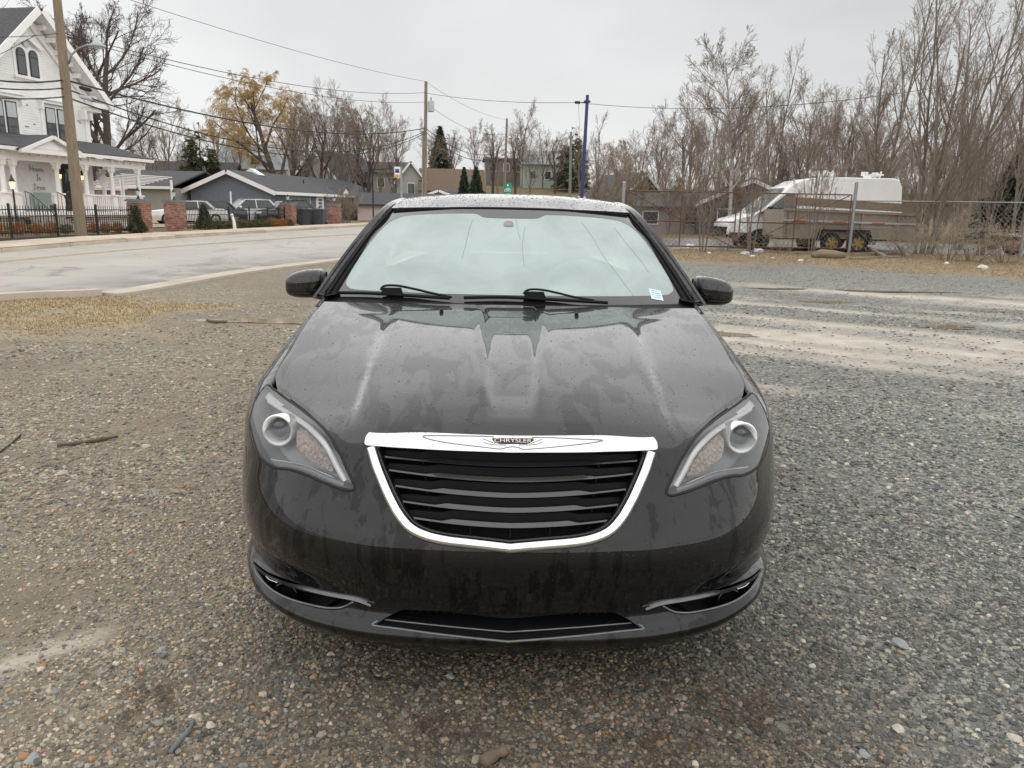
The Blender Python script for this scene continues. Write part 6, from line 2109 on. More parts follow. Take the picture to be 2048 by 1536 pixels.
# blue pole and far poles
bb = D(1162, 400, 38.0); bb.z = -.02
tb_ = D(1175, 190, 38.0)
BP = pole('blue_pole', 'slim dark blue steel pole standing behind the sedan', bb, tb_, .095, .075, vmat('blue_paint', (.025, .035, .13), .45, .15, 8), None)
m = MB(); m.cyl((tb_ - bb) * .95, (tb_ - bb) * .962, .16, 12); m.build('collar', vmat('blue_paint_dark', (.02, .028, .10), .45, .15, 8), BP)
for (x0, y0, x1, y1, Yp, lb) in ((590, 352, 580, 284, 92, 'leaning grey-green pole behind the bungalow roof'), (1140, 392, 1142, 264, 88, 'grey-green pole left of the blue pole'), (995, 390, 994, 302, 112, 'short far pole left of the farthest wooden pole'), (1252, 380, 1258, 308, 60, 'bare wooden stub pole behind the chain-link gate')):
    b, tp = D(x0, y0, Yp), D(x1, y1, Yp)
    b = tp + (b - tp) * 1.25
    b.z = float(tz(b.x, b.y)) - .1
    pole('far_pole', lb, b, tp, .17 if Yp > 70 else .10, .13 if Yp > 70 else .07, M_POLEG if 'green' in lb else M_POLE, 'far poles')
# bus stop sign
p = D(797, 400, 57); p.z = .1
S = thing('bus_stop_sign', 'white and blue bus stop sign with yellow foot on a grey post', 'sign', p, 0)
tp = D(798, 334, 57) - p
m = MB(); m.box((.22, 0, tp.z / 2), (.14, .14, tp.z)); m.build('post', M_GALV, S)
h_ = tp.z
m = MB(); m.box((-.05, -.09, h_ - .36), (.42, .03, .74)); m.build('plate', M_WHITE, S)
m = MB(); m.box((-.05, -.112, h_ - .26), (.28, .01, .24)); m.box((-.05, -.112, h_ - .36), (.34, .01, .08)); m.build('bus_symbol', vmat('sign_blue', (.03, .08, .32), .5, .1, 5), S)
m = MB(); m.box((-.05, -.112, h_ - .62), (.36, .01, .20)); m.build('yellow_band', vmat('sign_yellow', (.65, .40, .05), .5, .1, 5), S)
# green bicycle-route sign
p = D(1015, 410, 44); p.z = .0
S = thing('bicycle_sign', 'green bicycle route sign seen just over the sedan roof', 'sign', p, 0)
h_ = (D(1015, 366, 44) - p).z
m = MB(); m.box((-.20, 0, h_ / 2), (.07, .07, h_)); m.build('post', M_GALV, S)
m = MB(); m.box((0, -.06, h_ - .36), (.46, .02, .74)); m.build('plate', vmat('sign_green', (.01, .25, .14), .5, .1, 5), S)
m = MB()
for cx_ in (-.10, .10): m.tube([(cx_ + .075 * math.cos(a), -.075, h_ - .40 + .075 * math.sin(a)) for a in np.linspace(0, 2 * math.pi, 13)[:-1]], .012, 4, closed=True)
m.tube([(-.10, -.075, h_ - .40), (-.04, -.075, h_ - .28), (.07, -.075, h_ - .28), (.10, -.075, h_ - .40)], .012, 4); m.tube([(-.04, -.075, h_ - .28), (.0, -.075, h_ - .40), (.07, -.075, h_ - .28)], .012, 4)
m.lathe([(.001, 0), (.05, 0), (.05, .012), (.001, .012)], (0, -.08, h_ - .12), 10, axis='y')
m.box((0, -.075, h_ - .62), (.32, .01, .09))
m.build('bicycle_symbol', M_WHITE, S)
m = MB(); p = D(1163, 398, 50); m.box((0, 0, .35), (.5, .06, .5)); m.box((-.2, 0, .05), (.04, .04, .5)); m.box((.2, 0, .05), (.04, .04, .5)); o = m.build('notice_board', M_WHITE); o.location = (p.x, 50, D(1163, 396, 50).z - .5); tag(o, 'small white board at the foot of the blue pole', 'sign')
# black shop lamp post with arm
p = D(747, 445, 56); p.z = .05
S = thing('arm_post', 'thin black post with a horizontal arm near the bungalow corner', 'post', p, 0)
h_ = (D(747, 338, 56) - p).z
m = MB(); m.cyl((0, 0, 0), (0, 0, h_), .055, 8); m.build('post', M_IRON, S)
m = MB(); m.bar((0, 0, h_ - .05), (1.45, 0, h_ + .05), .06, .07); m.build('arm', M_IRON, S)
m = MB(); m.box((1.3, 0, h_ + .15), (.3, .2, .25), taper=.6); m.build('lamp_head', M_IRON, S)
# white marker post by the pavement
p = G(470, 463); p.z = .1
S = thing('marker_post', 'white marker post standing in the mulch by the pavement', 'post', p, 0)
m = MB(); m.tube([(0, 0, 0), (-.03, 0, .4), (-.12, 0, .75)], [.09, .07, .065], 10); m.build('shaft', M_WHITE, S)
m = MB(); m.cyl((-.1, 0, .60), (-.115, 0, .68), .08, 10); m.build('band', M_LGREY, S)
p = D(462, 404, 58)
m = MB(); m.cyl((0, 0, -1.4), (0, 0, .75), .06, 8); o = m.build('vent_stack', M_WHITE); o.location = p; tag(o, 'white pipe standing in front of the grey gable wall', 'pipe')
# ================================================================== right side: chain-link fence and gate, van, trailers, debris
M_RUST = vmat('rusty_tube', (.16, .085, .05), .85, .35, 12, .2, .3)
M_CHAIN = vmat('chain_wire', (.22, .22, .21), .6, .25, 8, .5, 0, dirt=(.16, .10, .07))
FYp = 27.9
fp = [Vector((D(1242, 500, FYp).x, FYp, .0)), Vector((*G(1697, 508).xy, .02)), Vector((17.4, 26.9, .04)), Vector((23, 25.2, .05))]
def chain(name, a, b, z0, z1, parent, origin, pitch=.085):
    """Woven wire: zigzag strands between two points."""
    a, b = Vector(a), Vector(b)
    L = (b - a).length; d = (b - a) / L; n = d.cross(Vector((0, 0, 1)))
    V, F = [], []
    rows = int((z1 - z0) / pitch)
    cnt = int(L / pitch)
    r = .0038
    for k in range(cnt):
        for j in range(rows):
            for sgn in ((1,) if (k + j) % 2 == 0 else (-1,)):
                p0 = a + d * (k * pitch + (0 if sgn > 0 else pitch)) + Vector((0, 0, z0 + j * pitch))
                p1 = a + d * (k * pitch + (pitch if sgn > 0 else 0)) + Vector((0, 0, z0 + (j + 1) * pitch))
                o = len(V)
                t_ = (p1 - p0).normalized(); x = t_.cross(n) * r * 1.2; y = n * r * 1.2
                for p in (p0, p1):
                    V += [p + x - origin, p - x * .5 + y - origin, p - x * .5 - y - origin]
                F += [(o, o + 1, o + 4, o + 3), (o + 1, o + 2, o + 5, o + 4), (o + 2, o, o + 3, o + 5)]
    return tag(raw_mesh(name, V, F, M_CHAIN, parent), kind='stuff')
# posts
for p, h, lb in ((fp[0], 2.35, 'left gate post of the chain-link gate, beside the sedan roof'), (fp[1], 2.5, 'thick grey gate post in front of the white van'), (fp[2], 2.0, 'fence post of the chain-link fence at the far right')):
    m = MB(); m.cyl((0, 0, -.1), (0, 0, h), .062, 14); m.lathe([(.07, h), (.05, h + .03), (.001, h + .045)], n=12)
    for z in (.5, 1.5): m.cyl((0, 0, z), (0, 0, z + .04), .075, 12)
    o = m.build('fence_post', M_GALV, None, angle=50); o.location = p; tag(o, lb, 'post', 'chain-link fence posts')
# two gate leaves
mid_g = fp[0].lerp(fp[1], .5)
for a, b, lb in ((fp[0].lerp(fp[1], .012), fp[0].lerp(fp[1], .485), 'left leaf of the rusty chain-link gate'), (fp[0].lerp(fp[1], .505), fp[0].lerp(fp[1], .985), 'right leaf of the rusty chain-link gate, in front of the van')):
    Gt = thing('chain_link_gate', lb, 'gate', a, 0, 'chain-link gate leaves')
    d = b - a
    for z in (.18, 1.05, 2.08):
        m = MB(); m.tube([(0, 0, z), d + Vector((0, 0, z))], .024, 8); m.build('rail', M_RUST, Gt)
    for f in (0, .5, 1):
        m = MB(); m.tube([d * f + Vector((0, 0, .18)), d * f + Vector((0, 0, 2.08))], .024, 8); m.build('upright', M_RUST, Gt)
    m = MB(); m.tube([d * .02 + Vector((0, 0, .2)), d * .98 + Vector((0, 0, 2.05))] if 'right' in lb else [d * .02 + Vector((0, 0, 2.05)), d * .98 + Vector((0, 0, .2))], .016, 6); m.build('brace', M_RUST, Gt)
    chain('chain_mesh', a, b, .18, 2.08, Gt, a)
Fn = thing('chain_link_fence', 'galvanised chain-link fence running off to the right', 'fence', fp[1], 0)
a, b = fp[1], fp[2]
for s_, e_ in ((fp[1], fp[2]), (fp[2], fp[3])):
    m = MB(); m.tube([s_ - a + Vector((0, 0, 1.88)), e_ - a + Vector((0, 0, 1.88))], .022, 8); m.build('top_rail', M_GALV, Fn)
    m = MB(); m.tube([s_ - a + Vector((0, 0, .95)), e_ - a + Vector((0, 0, .95))], .008, 6); m.build('tension_wire', M_GALV, Fn)
    chain('chain_mesh', s_, e_, .05, 1.88, Fn, a)
# ---------------- van
vn, vt = D(1437, 480, 32.0), D(1777, 480, 32.3)
vn.z = vt.z = 0
vd = (vt - vn).normalized(); VL = (vt - vn).length
V_ = thing('delivery_van', 'white high-roof delivery van parked behind the chain-link gate', 'van', vn, math.atan2(vd.y, vd.x))
k = VL / 6.9
V_.scale = (k, k, k)
M_VAN = vmat('van_white', (.80, .80, .79), .3, .03, 3, bump=0, coat=.6)
prof = [(.02, .55), (.05, .95), (.22, 1.12), (.95, 1.32), (1.35, 1.52), (2.0, 2.10), (2.35, 2.42), (2.75, 2.62), (3.3, 2.72), (4.5, 2.76), (6.4, 2.76), (6.62, 2.70), (6.72, 2.45), (6.80, 1.2), (6.80, .48), (.4, .40)]
def hw(z): return float(np.interp(z, [.4, .7, 1.35, 2.3, 2.76], [.96, 1.02, 1.02, .93, .84]))
m = MB(); V = []
n = len(prof)
for f in (-1, -.93, .93, 1):
    for (x, z) in prof:
        ins = 0 if abs(f) < .95 else .03
        zc = z - ins * (1 if z > 1 else -1); V.append((x + (ins if x < 3 else -ins), f * hw(z), zc))
F = [tuple(range(n)), tuple(range(4 * n - 1, 3 * n - 1, -1))]
for r_ in range(3):
    F += [(r_ * n + i, r_ * n + (i + 1) % n, (r_ + 1) * n + (i + 1) % n, (r_ + 1) * n + i) for i in range(n)]
m.add(V, F); m.build('body', M_VAN, V_, angle=28)
for sy in (-1, 1):
    y = sy * 1.025
    def sidep(pts, name, mat, th=.012):
        m = MB(); m.prism([(x, sy * (hw(z) + .004), z) for x, z in pts], (0, 0, 0), (0, sy * th, 0)); return m.build(name, mat, V_)
    sidep([(1.52, 1.36), (1.62, 1.62), (2.20, 2.08), (2.55, 2.10), (2.62, 1.38)], 'side_window', M_CARGL)
    sidep([(1.10, 1.30), (1.48, 1.38), (1.55, 1.60), (1.42, 1.50)], 'quarter_light', M_CARGL)
    sidep([(.10, .40), (.10, .62), (6.8, .62), (6.8, .40)], 'lower_cladding', M_BLK)
    sidep([(2.70, .7), (2.70, 2.3), (2.715, 2.3), (2.715, .7)], 'door_seam', M_RUB); sidep([(4.1, .7), (4.1, 2.4), (4.115, 2.4), (4.115, .7)], 'door_seam', M_RUB)
    for x in (1.25, 5.15):
        m = MB(); m.lathe([(.0001, 0), (.40, 0), (.42, .05)], (x, sy * 1.0, .36), 20, axis='y'); m.build('wheel_arch', M_BLK, V_)
        root = MB(); 
        w = wheel_at(0, 0, 1, V_, .36, .24, 'wheel', M_RIM, 6); w.rotation_euler = (0, 0, R(90) * sy); w.location = (x, sy * .94, 0)
    m = MB(); m.box((1.55, sy * 1.16, 1.45), (.14, .18, .32)); m.build('side_mirror', M_BLK, V_)
    m = MB(); m.prism([(.06, sy * .75, .85), (.10, sy * .75, 1.02), (.55, sy * .98, 1.16), (.45, sy * .98, .95)], (-.015, 0, 0), (.02, sy * .03, 0)); m.build('headlight', M_LAMPSIL, V_)
m = MB(); m.add([(1.02, -.86, 1.36), (1.02, .86, 1.36), (2.22, .76, 2.30), (2.22, -.76, 2.30)], [(0, 1, 2, 3)]); m.v = [(a_ - .03, b_, c_ + .03) for a_, b_, c_ in m.v]; m.build('windshield', M_CARGL, V_)
m = MB(); m.box((.06, 0, .62), (.14, 1.7, .40)); m.build('bumper', M_BLK, V_)
for x, lb in ((4.05, 'left cluster of white roof fittings on the van'), (6.0, 'right cluster of white roof fittings on the van')):
    Rf = MB()
    for q in range(9):
        Rf.box((x + random.uniform(-.36, .36), random.uniform(-.3, .3), 2.80 + random.uniform(0, .16)), (random.uniform(.08, .3), random.uniform(.08, .3), random.uniform(.05, .18)), rz=random.uniform(0, 1))
    Rf.cyl((x - .3, 0, 2.74), (x - .3, 0, 3.02), .05, 8); Rf.cyl((x + .25, .1, 2.74), (x + .32, .1, 3.05), .04, 8)
    Rf.build('roof_fitting', M_VAN, V_)
# ---------------- dump trailer in front of the van
ta, tb2 = D(1547, 480, 29.9), D(1800, 480, 30.3); ta.z = tb2.z = 0
td = (tb2 - ta).normalized(); TL = (tb2 - ta).length
T_ = thing('dump_trailer', 'taupe steel dump trailer with yellow wheels beside the van', 'trailer', ta, math.atan2(td.y, td.x))
M_TAUPE = vmat('taupe_steel', (.29, .24, .185), .7, .12, 3, bump=.1, dirt=(.20, .16, .12))
M_OLDW = vmat('old_board', (.23, .18, .125), .9, .25, 3, bump=.4, stretch=(1, 8, 8))
m = MB(); m.prism([(-.08, -.95, .52), (TL, -.95, .52), (TL + .05, -.95, 1.42), (-.10, -.95, 1.55)], (0, 0, 0), (0, 1.9, 0)); m.build('box', M_TAUPE, T_)
for k in range(4):
    m = MB(); x = .1 + k * TL / 3.6; m.box((x, -.98, .98), (.07, .06, .9)); m.build('rib', M_TAUPE, T_)
m = MB(); m.bar((-.12, -.97, 1.86), (TL + .1, -.97, 1.66), .05, .30); m.build('side_board', M_OLDW, T_)
m = MB(); m.bar((-.12, -1.0, 1.56), (TL + .1, -1.0, 1.44), .08, .09); m.build('top_rail', M_TAUPE, T_)
m = MB(); m.bar((-.1, -1.0, 1.17), (TL, -1.0, 1.10), .04, .07); m.build('side_rail', M_LGREY, T_)
for q in range(3):
    m = MB(); m.box((.5 + q * 1.5, -1.03, 1.15 - .02 * q), (.5, .012, .05)); m.build('reflector_tape', vmat('red_tape', (.45, .10, .07), .5, .2, 10), T_)
M_YRIM = vmat('dull_yellow_rim', (.36, .24, .08), .7, .25, 12)
for x in (1.75, 2.75):
    for sy in (-1, 1):
        w = wheel_at(0, 0, 1, T_, .37, .22, 'wheel', M_YRIM, 6); w.rotation_euler = (0, 0, R(90) * sy); w.location = (x, sy * 1.02, 0)
m = MB(); m.prism([(1.2, -1.16, .45), (1.32, -1.16, .86), (3.15, -1.16, .86), (3.3, -1.16, .45), (3.22, -1.16, .45), (3.1, -1.16, .80), (1.36, -1.16, .80), (1.26, -1.16, .45)], (0, 0, 0), (0, .25, 0)); m.build('wheel_guard', M_BLK, T_)
m = MB(); m.bar((-1.0, 0, .50), (.1, 0, .55), .12, .12); m.cyl((-.8, 0, .0), (-.8, 0, .6), .04, 8); m.build('tongue', M_BLK, T_)
# ---------------- flat trailer with orange wheel at the right edge
fa = D(1985, 500, 29.5); fa.z = 0
F_ = thing('flatbed_trailer', 'flatbed trailer with orange wheel and red beam at the right edge', 'trailer', fa, R(-4))
m = MB(); m.box((1.8, 0, .78), (3.4, 1.8, .07)); m.build('deck', vmat('deck_wood', (.42, .33, .22), .85, .2, 4, stretch=(1, 8, 1)), F_)
m = MB(); m.bar((-.2, -.9, .48), (3.5, -.9, .72), .08, .14); m.build('beam', vmat('red_beam', (.33, .05, .035), .6, .2, 6), F_)
m = MB(); m.bar((.3, -.85, .9), (.9, -.85, .6), .05, .05); m.build('brace', M_BLK, F_)
w = wheel_at(0, 0, 1, F_, .36, .2, 'wheel', vmat('orange_rim', (.70, .26, .04), .6, .15, 8), 6); w.rotation_euler = (0, 0, R(-90)); w.location = (1.25, -1.0, 0)
w = wheel_at(0, 0, 1, F_, .36, .2, 'wheel', M_YRIM, 6); w.rotation_euler = (0, 0, R(90)); w.location = (1.25, 1.0, 0)
# leaning dark shape of stacked pipes behind the fence on the right
m = MB(); m.tube([(0, 0, 0), (-.25, .1, .9), (-.6, .2, 1.9)], [.17, .17, .15], 10); o = m.build('leaning_pipe', M_BLK); o.location = (*D(1990, 470, 30.5).xy, .2); tag(o, 'thick black pipe leaning behind the chain-link fence at the right', 'pipe')
# ---------------- planks, log, litter along the verge
def vz(p): return float(lz(np.array([p.x]), np.array([p.y]))[0]) if p.y < 28.5 else 0.05
for (x0, y0, x1, y1, w, h, lb) in ((1705, 516, 1812, 512, .18, .10, 'long weathered plank lying under the chain-link fence'), (1735, 506, 1770, 521, .12, .09, 'short crosswise plank on the left of the plank heap'), (1795, 500, 1816, 520, .13, .09, 'short crosswise plank on the right of the plank heap'), (1590, 512, 1690, 516, .16, .10, 'grey plank lying left of the thick gate post'), (1700, 523, 1800, 520, .14, .06, 'thin plank at the front of the heap')):
    a, b = G(x0, y0), G(x1, y1)
    a.z, b.z = vz(a) + h / 2 + (.10 if 'crosswise' in lb else .0), vz(b) + h / 2
    o0 = a.copy(); m = MB(); m.bar(a - o0, b - o0, w, h); o = m.build('plank', M_OLDW); o.location = o0; tag(o, lb, 'plank', 'old planks by the fence')
a = G(1655, 520); m = MB(); m.tube([(-.5, 0, .10), (-.2, .03, .14), (.2, 0, .12), (.55, .05, .1)], [.09, .14, .13, .08], 9); o = m.build('rotten_log', M_OLDW, None, True); o.location = (a.x, a.y, vz(a)); tag(o, 'rough rotten log in front of the gate post', 'log')
M_BAG = vmat('white_litter', (.70, .70, .70), .6, .08, 10)
def crumple(name, px, py, s, lb, mat=M_BAG, flat=.5, group='litter along the verge'):
    p = G(px, py); p.z = vz(p)
    bm = bmesh.new(); bmesh.ops.create_icosphere(bm, subdivisions=2, radius=1)
    for v in bm.verts:
        f = random.uniform(.7, 1.15); v.co = Vector((v.co.x * s * f, v.co.y * s * .7 * f, max(v.co.z, -.3) * s * flat * f + s * flat * .28))
    me = bpy.data.meshes.new(name); bm.to_mesh(me); bm.free(); me.materials.append(mat)
    o = bpy.data.objects.new(name, me); COL.objects.link(o); o.location = p; o.rotation_euler = (0, 0, random.uniform(0, 6))
    return tag(o, lb, 'litter', group)
crumple('paper_scrap', 1601, 526, .11, 'white crumpled cup lying in front of the gate')
crumple('plastic_bag', 1515, 508, .24, 'pale plastic bag caught in the saplings under the gate', vmat('grey_bag', (.50, .50, .52), .5, .1, 8))
crumple('plastic_bag', 1490, 513, .20, 'small grey plastic bag left of the bigger one', vmat('grey_bag2', (.42, .42, .46), .5, .1, 8))
crumple('paper_scrap', 1505, 517, .09, 'white scrap right below the pale plastic bag')
crumple('plastic_bag', 1380, 498, .24, 'white bag lying behind the left gate leaf')
crumple('paper_scrap', 1418, 511, .09, 'white scrap nearest to the sedan on the verge')
crumple('paper_scrap', 1545, 521, .07, 'small pale scrap between bag and cup')
crumple('paper_scrap', 1892, 532, .11, 'white scrap below the brush on the right')
crumple('white_rock', 1965, 541, .16, 'rounded white rock at the edge of the verge on the right', vmat('white_rock', (.66, .63, .57), .9, .1, 6), .6)
# ---------------- sticks, leaves and odd stones on the lot
M_STICK = vmat('stick_bark', (.16, .115, .08), .9, .3, 20, bump=.4)
def stick(pts, r, lb, mat=M_STICK, name='stick'):
    P = []
    for x, y in pts:
        p = G(x, y); p.z = float(lz(p.x, p.y)) + r * .8 + .004; P.append(p)
    o0 = P[0].copy(); m = MB(); m.tube([p - o0 for p in smooth_loop_v(P)], [r * (.6 + .5 * random.random()) for _ in smooth_loop_v(P)], 7)
    o = m.build(name, mat, None, True); o.location = o0
    return tag(o, lb, 'stick')
def smooth_loop_v(P): return [Vector(q) for q in smooth_loop([tuple(p) for p in P], 3, False)]
stick([(115, 899), (150, 895), (190, 889), (236, 880)], .011, 'straight brown stick lying on the gravel to the left of the car')
stick([(340, 1503), (358, 1480), (378, 1458), (386, 1442)], .007, 'thin grey-blue stick lying on the pebbles at the lower left', vmat('grey_stick', (.14, .155, .165), .7, .2, 20))
stick([(415, 644), (432, 647), (455, 646)], .022, 'short dark stick at the left end of the long puddle')
stick([(0, 912), (22, 895), (42, 876)], .006, 'dark twig at the left edge of the gravel', M_WIRE)
stick([(965, 1534), (985, 1521), (1012, 1508)], .017, 'brown piece of bark at the bottom edge below the bumper')
M_PSTONE = vmat('pale_stone', (.50, .46, .38), .85, .15, 30, bump=.3)
M_OSTONE = vmat('orange_stone', (.36, .19, .10), .85, .2, 30, bump=.3)
M_GSTONE = vmat('grey_stone', (.30, .32, .31), .8, .15, 30, bump=.3)
def rock(px, py, s, lb, mat, flat=.5):
    p = G(px, py); p.z = float(lz(p.x, p.y))
    rnd = random.Random(px * 7 + py)
    bm = bmesh.new(); bmesh.ops.create_icosphere(bm, subdivisions=2, radius=1)
    ax = [Vector((rnd.gauss(0, 1), rnd.gauss(0, 1), rnd.gauss(0, 1))).normalized() for _ in range(7)]
    for v in bm.verts:
        q = v.co.copy()
        for a_ in ax:
            dd = q.dot(a_)
            if dd > .72: q -= a_ * (dd - .72)
        v.co = Vector((q.x * s, q.y * s * .7, q.z * s * flat + s * flat * .35))
    me = bpy.data.meshes.new('stone'); bm.to_mesh(me); bm.free(); me.materials.append(mat)
    o = bpy.data.objects.new('stone', me); COL.objects.link(o); o.location = p; o.rotation_euler = (0, 0, rnd.uniform(0, 6))
    return tag(o, lb, 'stone', 'larger stones on the gravel')
for a_ in [(293, 898, .045, 'largest of the pale stones beside the straight stick', M_PSTONE), (265, 902, .028, 'pale stone just left of the largest pale one by the stick', M_PSTONE), (350, 906, .026, 'pale stone right of the pale group near the stick', M_PSTONE),
           (125, 950, .045, 'pale oblong stone at the left below the stick', M_PSTONE), (364, 976, .024, 'orange stone alone left of the headlight', M_OSTONE), (228, 1122, .028, 'white-grey stone in the muddy patch at the left', M_PSTONE), (282, 1121, .022, 'tan cube-like stone in the muddy patch at the left', M_PSTONE),
           (162, 1163, .028, 'long pale chip at the left of the mud patch', M_PSTONE), (85, 1326, .022, 'orange stone below the pale mud streak', M_OSTONE), (420, 1447, .026, 'pale tan stone at the end of the grey-blue stick', M_PSTONE), (662, 1308, .022, 'pale oval stone under the left end of the bumper', M_PSTONE),
           (1625, 1332, .022, 'white stone on the slate chips right of the bumper', M_PSTONE), (1606, 1283, .020, 'small white stone nearest the bumper corner on the right', M_PSTONE), (1800, 1290, .050, 'big dark slate piece out on the right', M_GSTONE), (1730, 1505, .030, 'pale grey angular stone near the lower right', M_GSTONE),
           (1796, 1458, .032, 'tan flat stone in the slate near the lower right', M_PSTONE), (2028, 1478, .034, 'rounded pale stone at the lower right corner', M_PSTONE), (1725, 1278, .034, 'dark slate slab right of the bumper corner', M_GSTONE), (325, 1300, .030, 'grey stone among the pebbles at the lower left', M_GSTONE),
           (1560, 905, .02, 'small orange stone right of the right headlight', M_OSTONE), (50, 1510, .030, 'tan stone in the bottom left corner', M_OSTONE), (65, 1515, .036, 'grey-blue stone in the bottom left corner', M_GSTONE), (900, 1355, .026, 'grey angular stone below the left half of the bumper', M_GSTONE), (1390, 1525, .022, 'tan stone at the bottom edge on the right', M_PSTONE)]:
    rock(a_[0], a_[1], a_[2] * .68, *a_[3:])
# ================================================================== trees, shrubs and the houses among them
M_BARK = vmat('dark_bark', (.085, .066, .052), .95, .3, 4, bump=.5)
M_BARKG = vmat('grey_brown_bark', (.18, .148, .118), .95, .3, 4, bump=.5)
M_TWIG = vmat('brown_twigs', (.27, .215, .17), .95, .3, 2, bump=0)
M_TWIGR = vmat('thicket_twigs', (.34, .27, .205), .95, .35, .8, bump=0)
M_TWIGD = vmat('dark_twigs', (.12, .092, .075), .95, .3, 2, bump=0)
M_TWIGY = vmat('willow_twigs', (.50, .34, .14), .9, .25, 1, bump=0)
M_BIRCH = vmat('birch_bark', (.42, .40, .36), .85, .35, 8, bump=.2, dirt=(.08, .07, .06))
def tubes(polys, sides):
    """polys: list of (points (k,3), radii (k,)) with equal k -> arrays of verts and faces."""
    V, F = [], []
    off = 0
    by = {}
    for p, r in polys: by.setdefault(len(p), []).append((p, r))
    for k, lst in by.items():
        P = np.array([a for a, b in lst]); Rr = np.array([b for a, b in lst])
        T = np.gradient(P, axis=1); T /= np.maximum(np.linalg.norm(T, axis=2, keepdims=True), 1e-9)
        ref = np.where(np.abs(T[..., 2:3]) < .9, np.array([0, 0, 1.0]), np.array([1.0, 0, 0]))
        X_ = np.cross(T, ref); X_ /= np.maximum(np.linalg.norm(X_, axis=2, keepdims=True), 1e-9)
        Y_ = np.cross(T, X_)
        a = np.arange(sides) * 2 * np.pi / sides
        ring = P[:, :, None] + (X_[:, :, None] * np.cos(a)[None, None, :, None] + Y_[:, :, None] * np.sin(a)[None, None, :, None]) * Rr[:, :, None, None]
        m = len(lst)
        V.append(ring.reshape(-1, 3))
        b = (np.arange(m) * k * sides)[:, None, None] + (np.arange(k - 1) * sides)[None, :, None] + np.arange(sides)[None, None, :]
        c = (np.arange(m) * k * sides)[:, None, None] + (np.arange(k - 1) * sides)[None, :, None] + ((np.arange(sides) + 1) % sides)[None, None, :]
        F.append(np.stack([b, c, c + sides, b + sides], -1).reshape(-1, 4) + off)
        off += m * k * sides
    return np.concatenate(V), np.concatenate(F)
def fast_mesh(name, V, F, mat):
    me = bpy.data.meshes.new(name)
    nf, k = F.shape
    me.vertices.add(len(V)); me.vertices.foreach_set('co', V.astype(np.float32).ravel())
    me.loops.add(nf * k); me.loops.foreach_set('vertex_index', F.astype(np.int32).ravel())
    me.polygons.add(nf); me.polygons.foreach_set('loop_start', np.arange(0, nf * k, k, dtype=np.int32))
    try: me.polygons.foreach_set('loop_total', np.full(nf, k, dtype=np.int32))
    except Exception: pass
    me.materials.append(mat); me.update(calc_edges=True)
    return me
def grow(seed, H, r0, kids, ang, ratio, gn, up, start=.3, trunk_len=1.0, stems=1, spread=.0, segs=(7, 6, 5, 4, 3), droop=0.0, rmin=.004):
    """Recursive bare tree. kids/ang/ratio are per level."""
    g = np.random.default_rng(seed)
    out = [[] for _ in range(len(kids) + 1)]
    def branch(p, d, L, r, lev):
        n = segs[min(lev, len(segs) - 1)]
        pts, rad = [p], [r]
        q = p.copy(); dd = d.copy()
        end = r * (.35 if lev < 2 else .45)
        for i in range(n):
            dd = dd + g.normal(0, gn[min(lev, len(gn) - 1)], 3) + np.array([0, 0, up[min(lev, len(up) - 1)] - (droop * (i / n) if lev >= len(kids) - 1 else 0)])
            dd /= np.linalg.norm(dd)
            q = q + dd * L / n
            pts.append(q); rad.append(max(r + (end - r) * (i + 1) / n, rmin))
        out[lev].append((np.array(pts), np.array(rad)))
        if lev >= len(kids): return
        m = kids[lev]
        m = max(1, int(round(m * g.uniform(.8, 1.2))))
        for k in range(m):
            s = (start if lev == 0 else .22) + (1 - (start if lev == 0 else .22)) * ((k + g.uniform(.1, .9)) / m)
            i = min(int(s * n), n - 1); f = s * n - i
            bp = pts[i] * (1 - f) + pts[i + 1] * f
            bd = pts[i + 1] - pts[i]; bd /= np.linalg.norm(bd)
            perp = np.cross(bd, g.normal(0, 1, 3)); perp /= max(np.linalg.norm(perp), 1e-6)
            a = ang[lev] * g.uniform(.7, 1.3)
            nd = bd * math.cos(a) + perp * math.sin(a)
            br = max((rad[i] * (1 - f) + rad[i + 1] * f) * g.uniform(.45, .68), rmin)
            branch(bp, nd, L * ratio[lev] * g.uniform(.65, 1.2) * (1.15 - .55 * s if lev == 0 else 1.1 - .5 * s), br, lev + 1)
    for s in range(stems):
        a = 2 * math.pi * s / max(stems, 1) + g.uniform(-.5, .5)
        d = np.array([math.cos(a) * spread * g.uniform(.4, 1.2), math.sin(a) * spread * g.uniform(.4, 1.2), 1.0]); d /= np.linalg.norm(d)
        p = np.array([math.cos(a), math.sin(a), 0]) * (.06 * stems * r0 * 8 if stems > 1 else 0) - np.array([0, 0, .15])
        branch(p, d, H * trunk_len * (g.uniform(.7, 1.0) if stems > 1 else 1), r0 * (g.uniform(.6, 1) if stems > 1 else 1), 0)
    return out
TREES = {}
def model(key, trunk_mat, twig_mat, split=2, **kw):
    o = grow(**kw)
    lo = [b for l in o[:split] for b in l]; hi = [b for l in o[split:] for b in l]
    v, f = tubes(lo, 6); mt = fast_mesh('trunk', v, f, trunk_mat)
    mt.polygons.foreach_set('use_smooth', [True] * len(mt.polygons))
    if hi:
        v, f = tubes(hi, 3); mc = fast_mesh('crown', v, f, twig_mat)
    else: mc = None
    TREES[key] = (mt, mc)
def plant(key, name, label, loc, sc=1.0, rz=None, group=None, cat='tree', sxy=1.0):
    mt, mc = TREES[key]
    T = thing(name, label, cat, loc, random.uniform(0, 6.28) if rz is None else rz, group)
    T.scale = (sc * sxy, sc * sxy, sc)
    a = bpy.data.objects.new('trunk', mt); COL.objects.link(a); a.parent = T
    if mc is not None:
        b = bpy.data.objects.new('crown', mc); COL.objects.link(b); b.parent = T
    return T
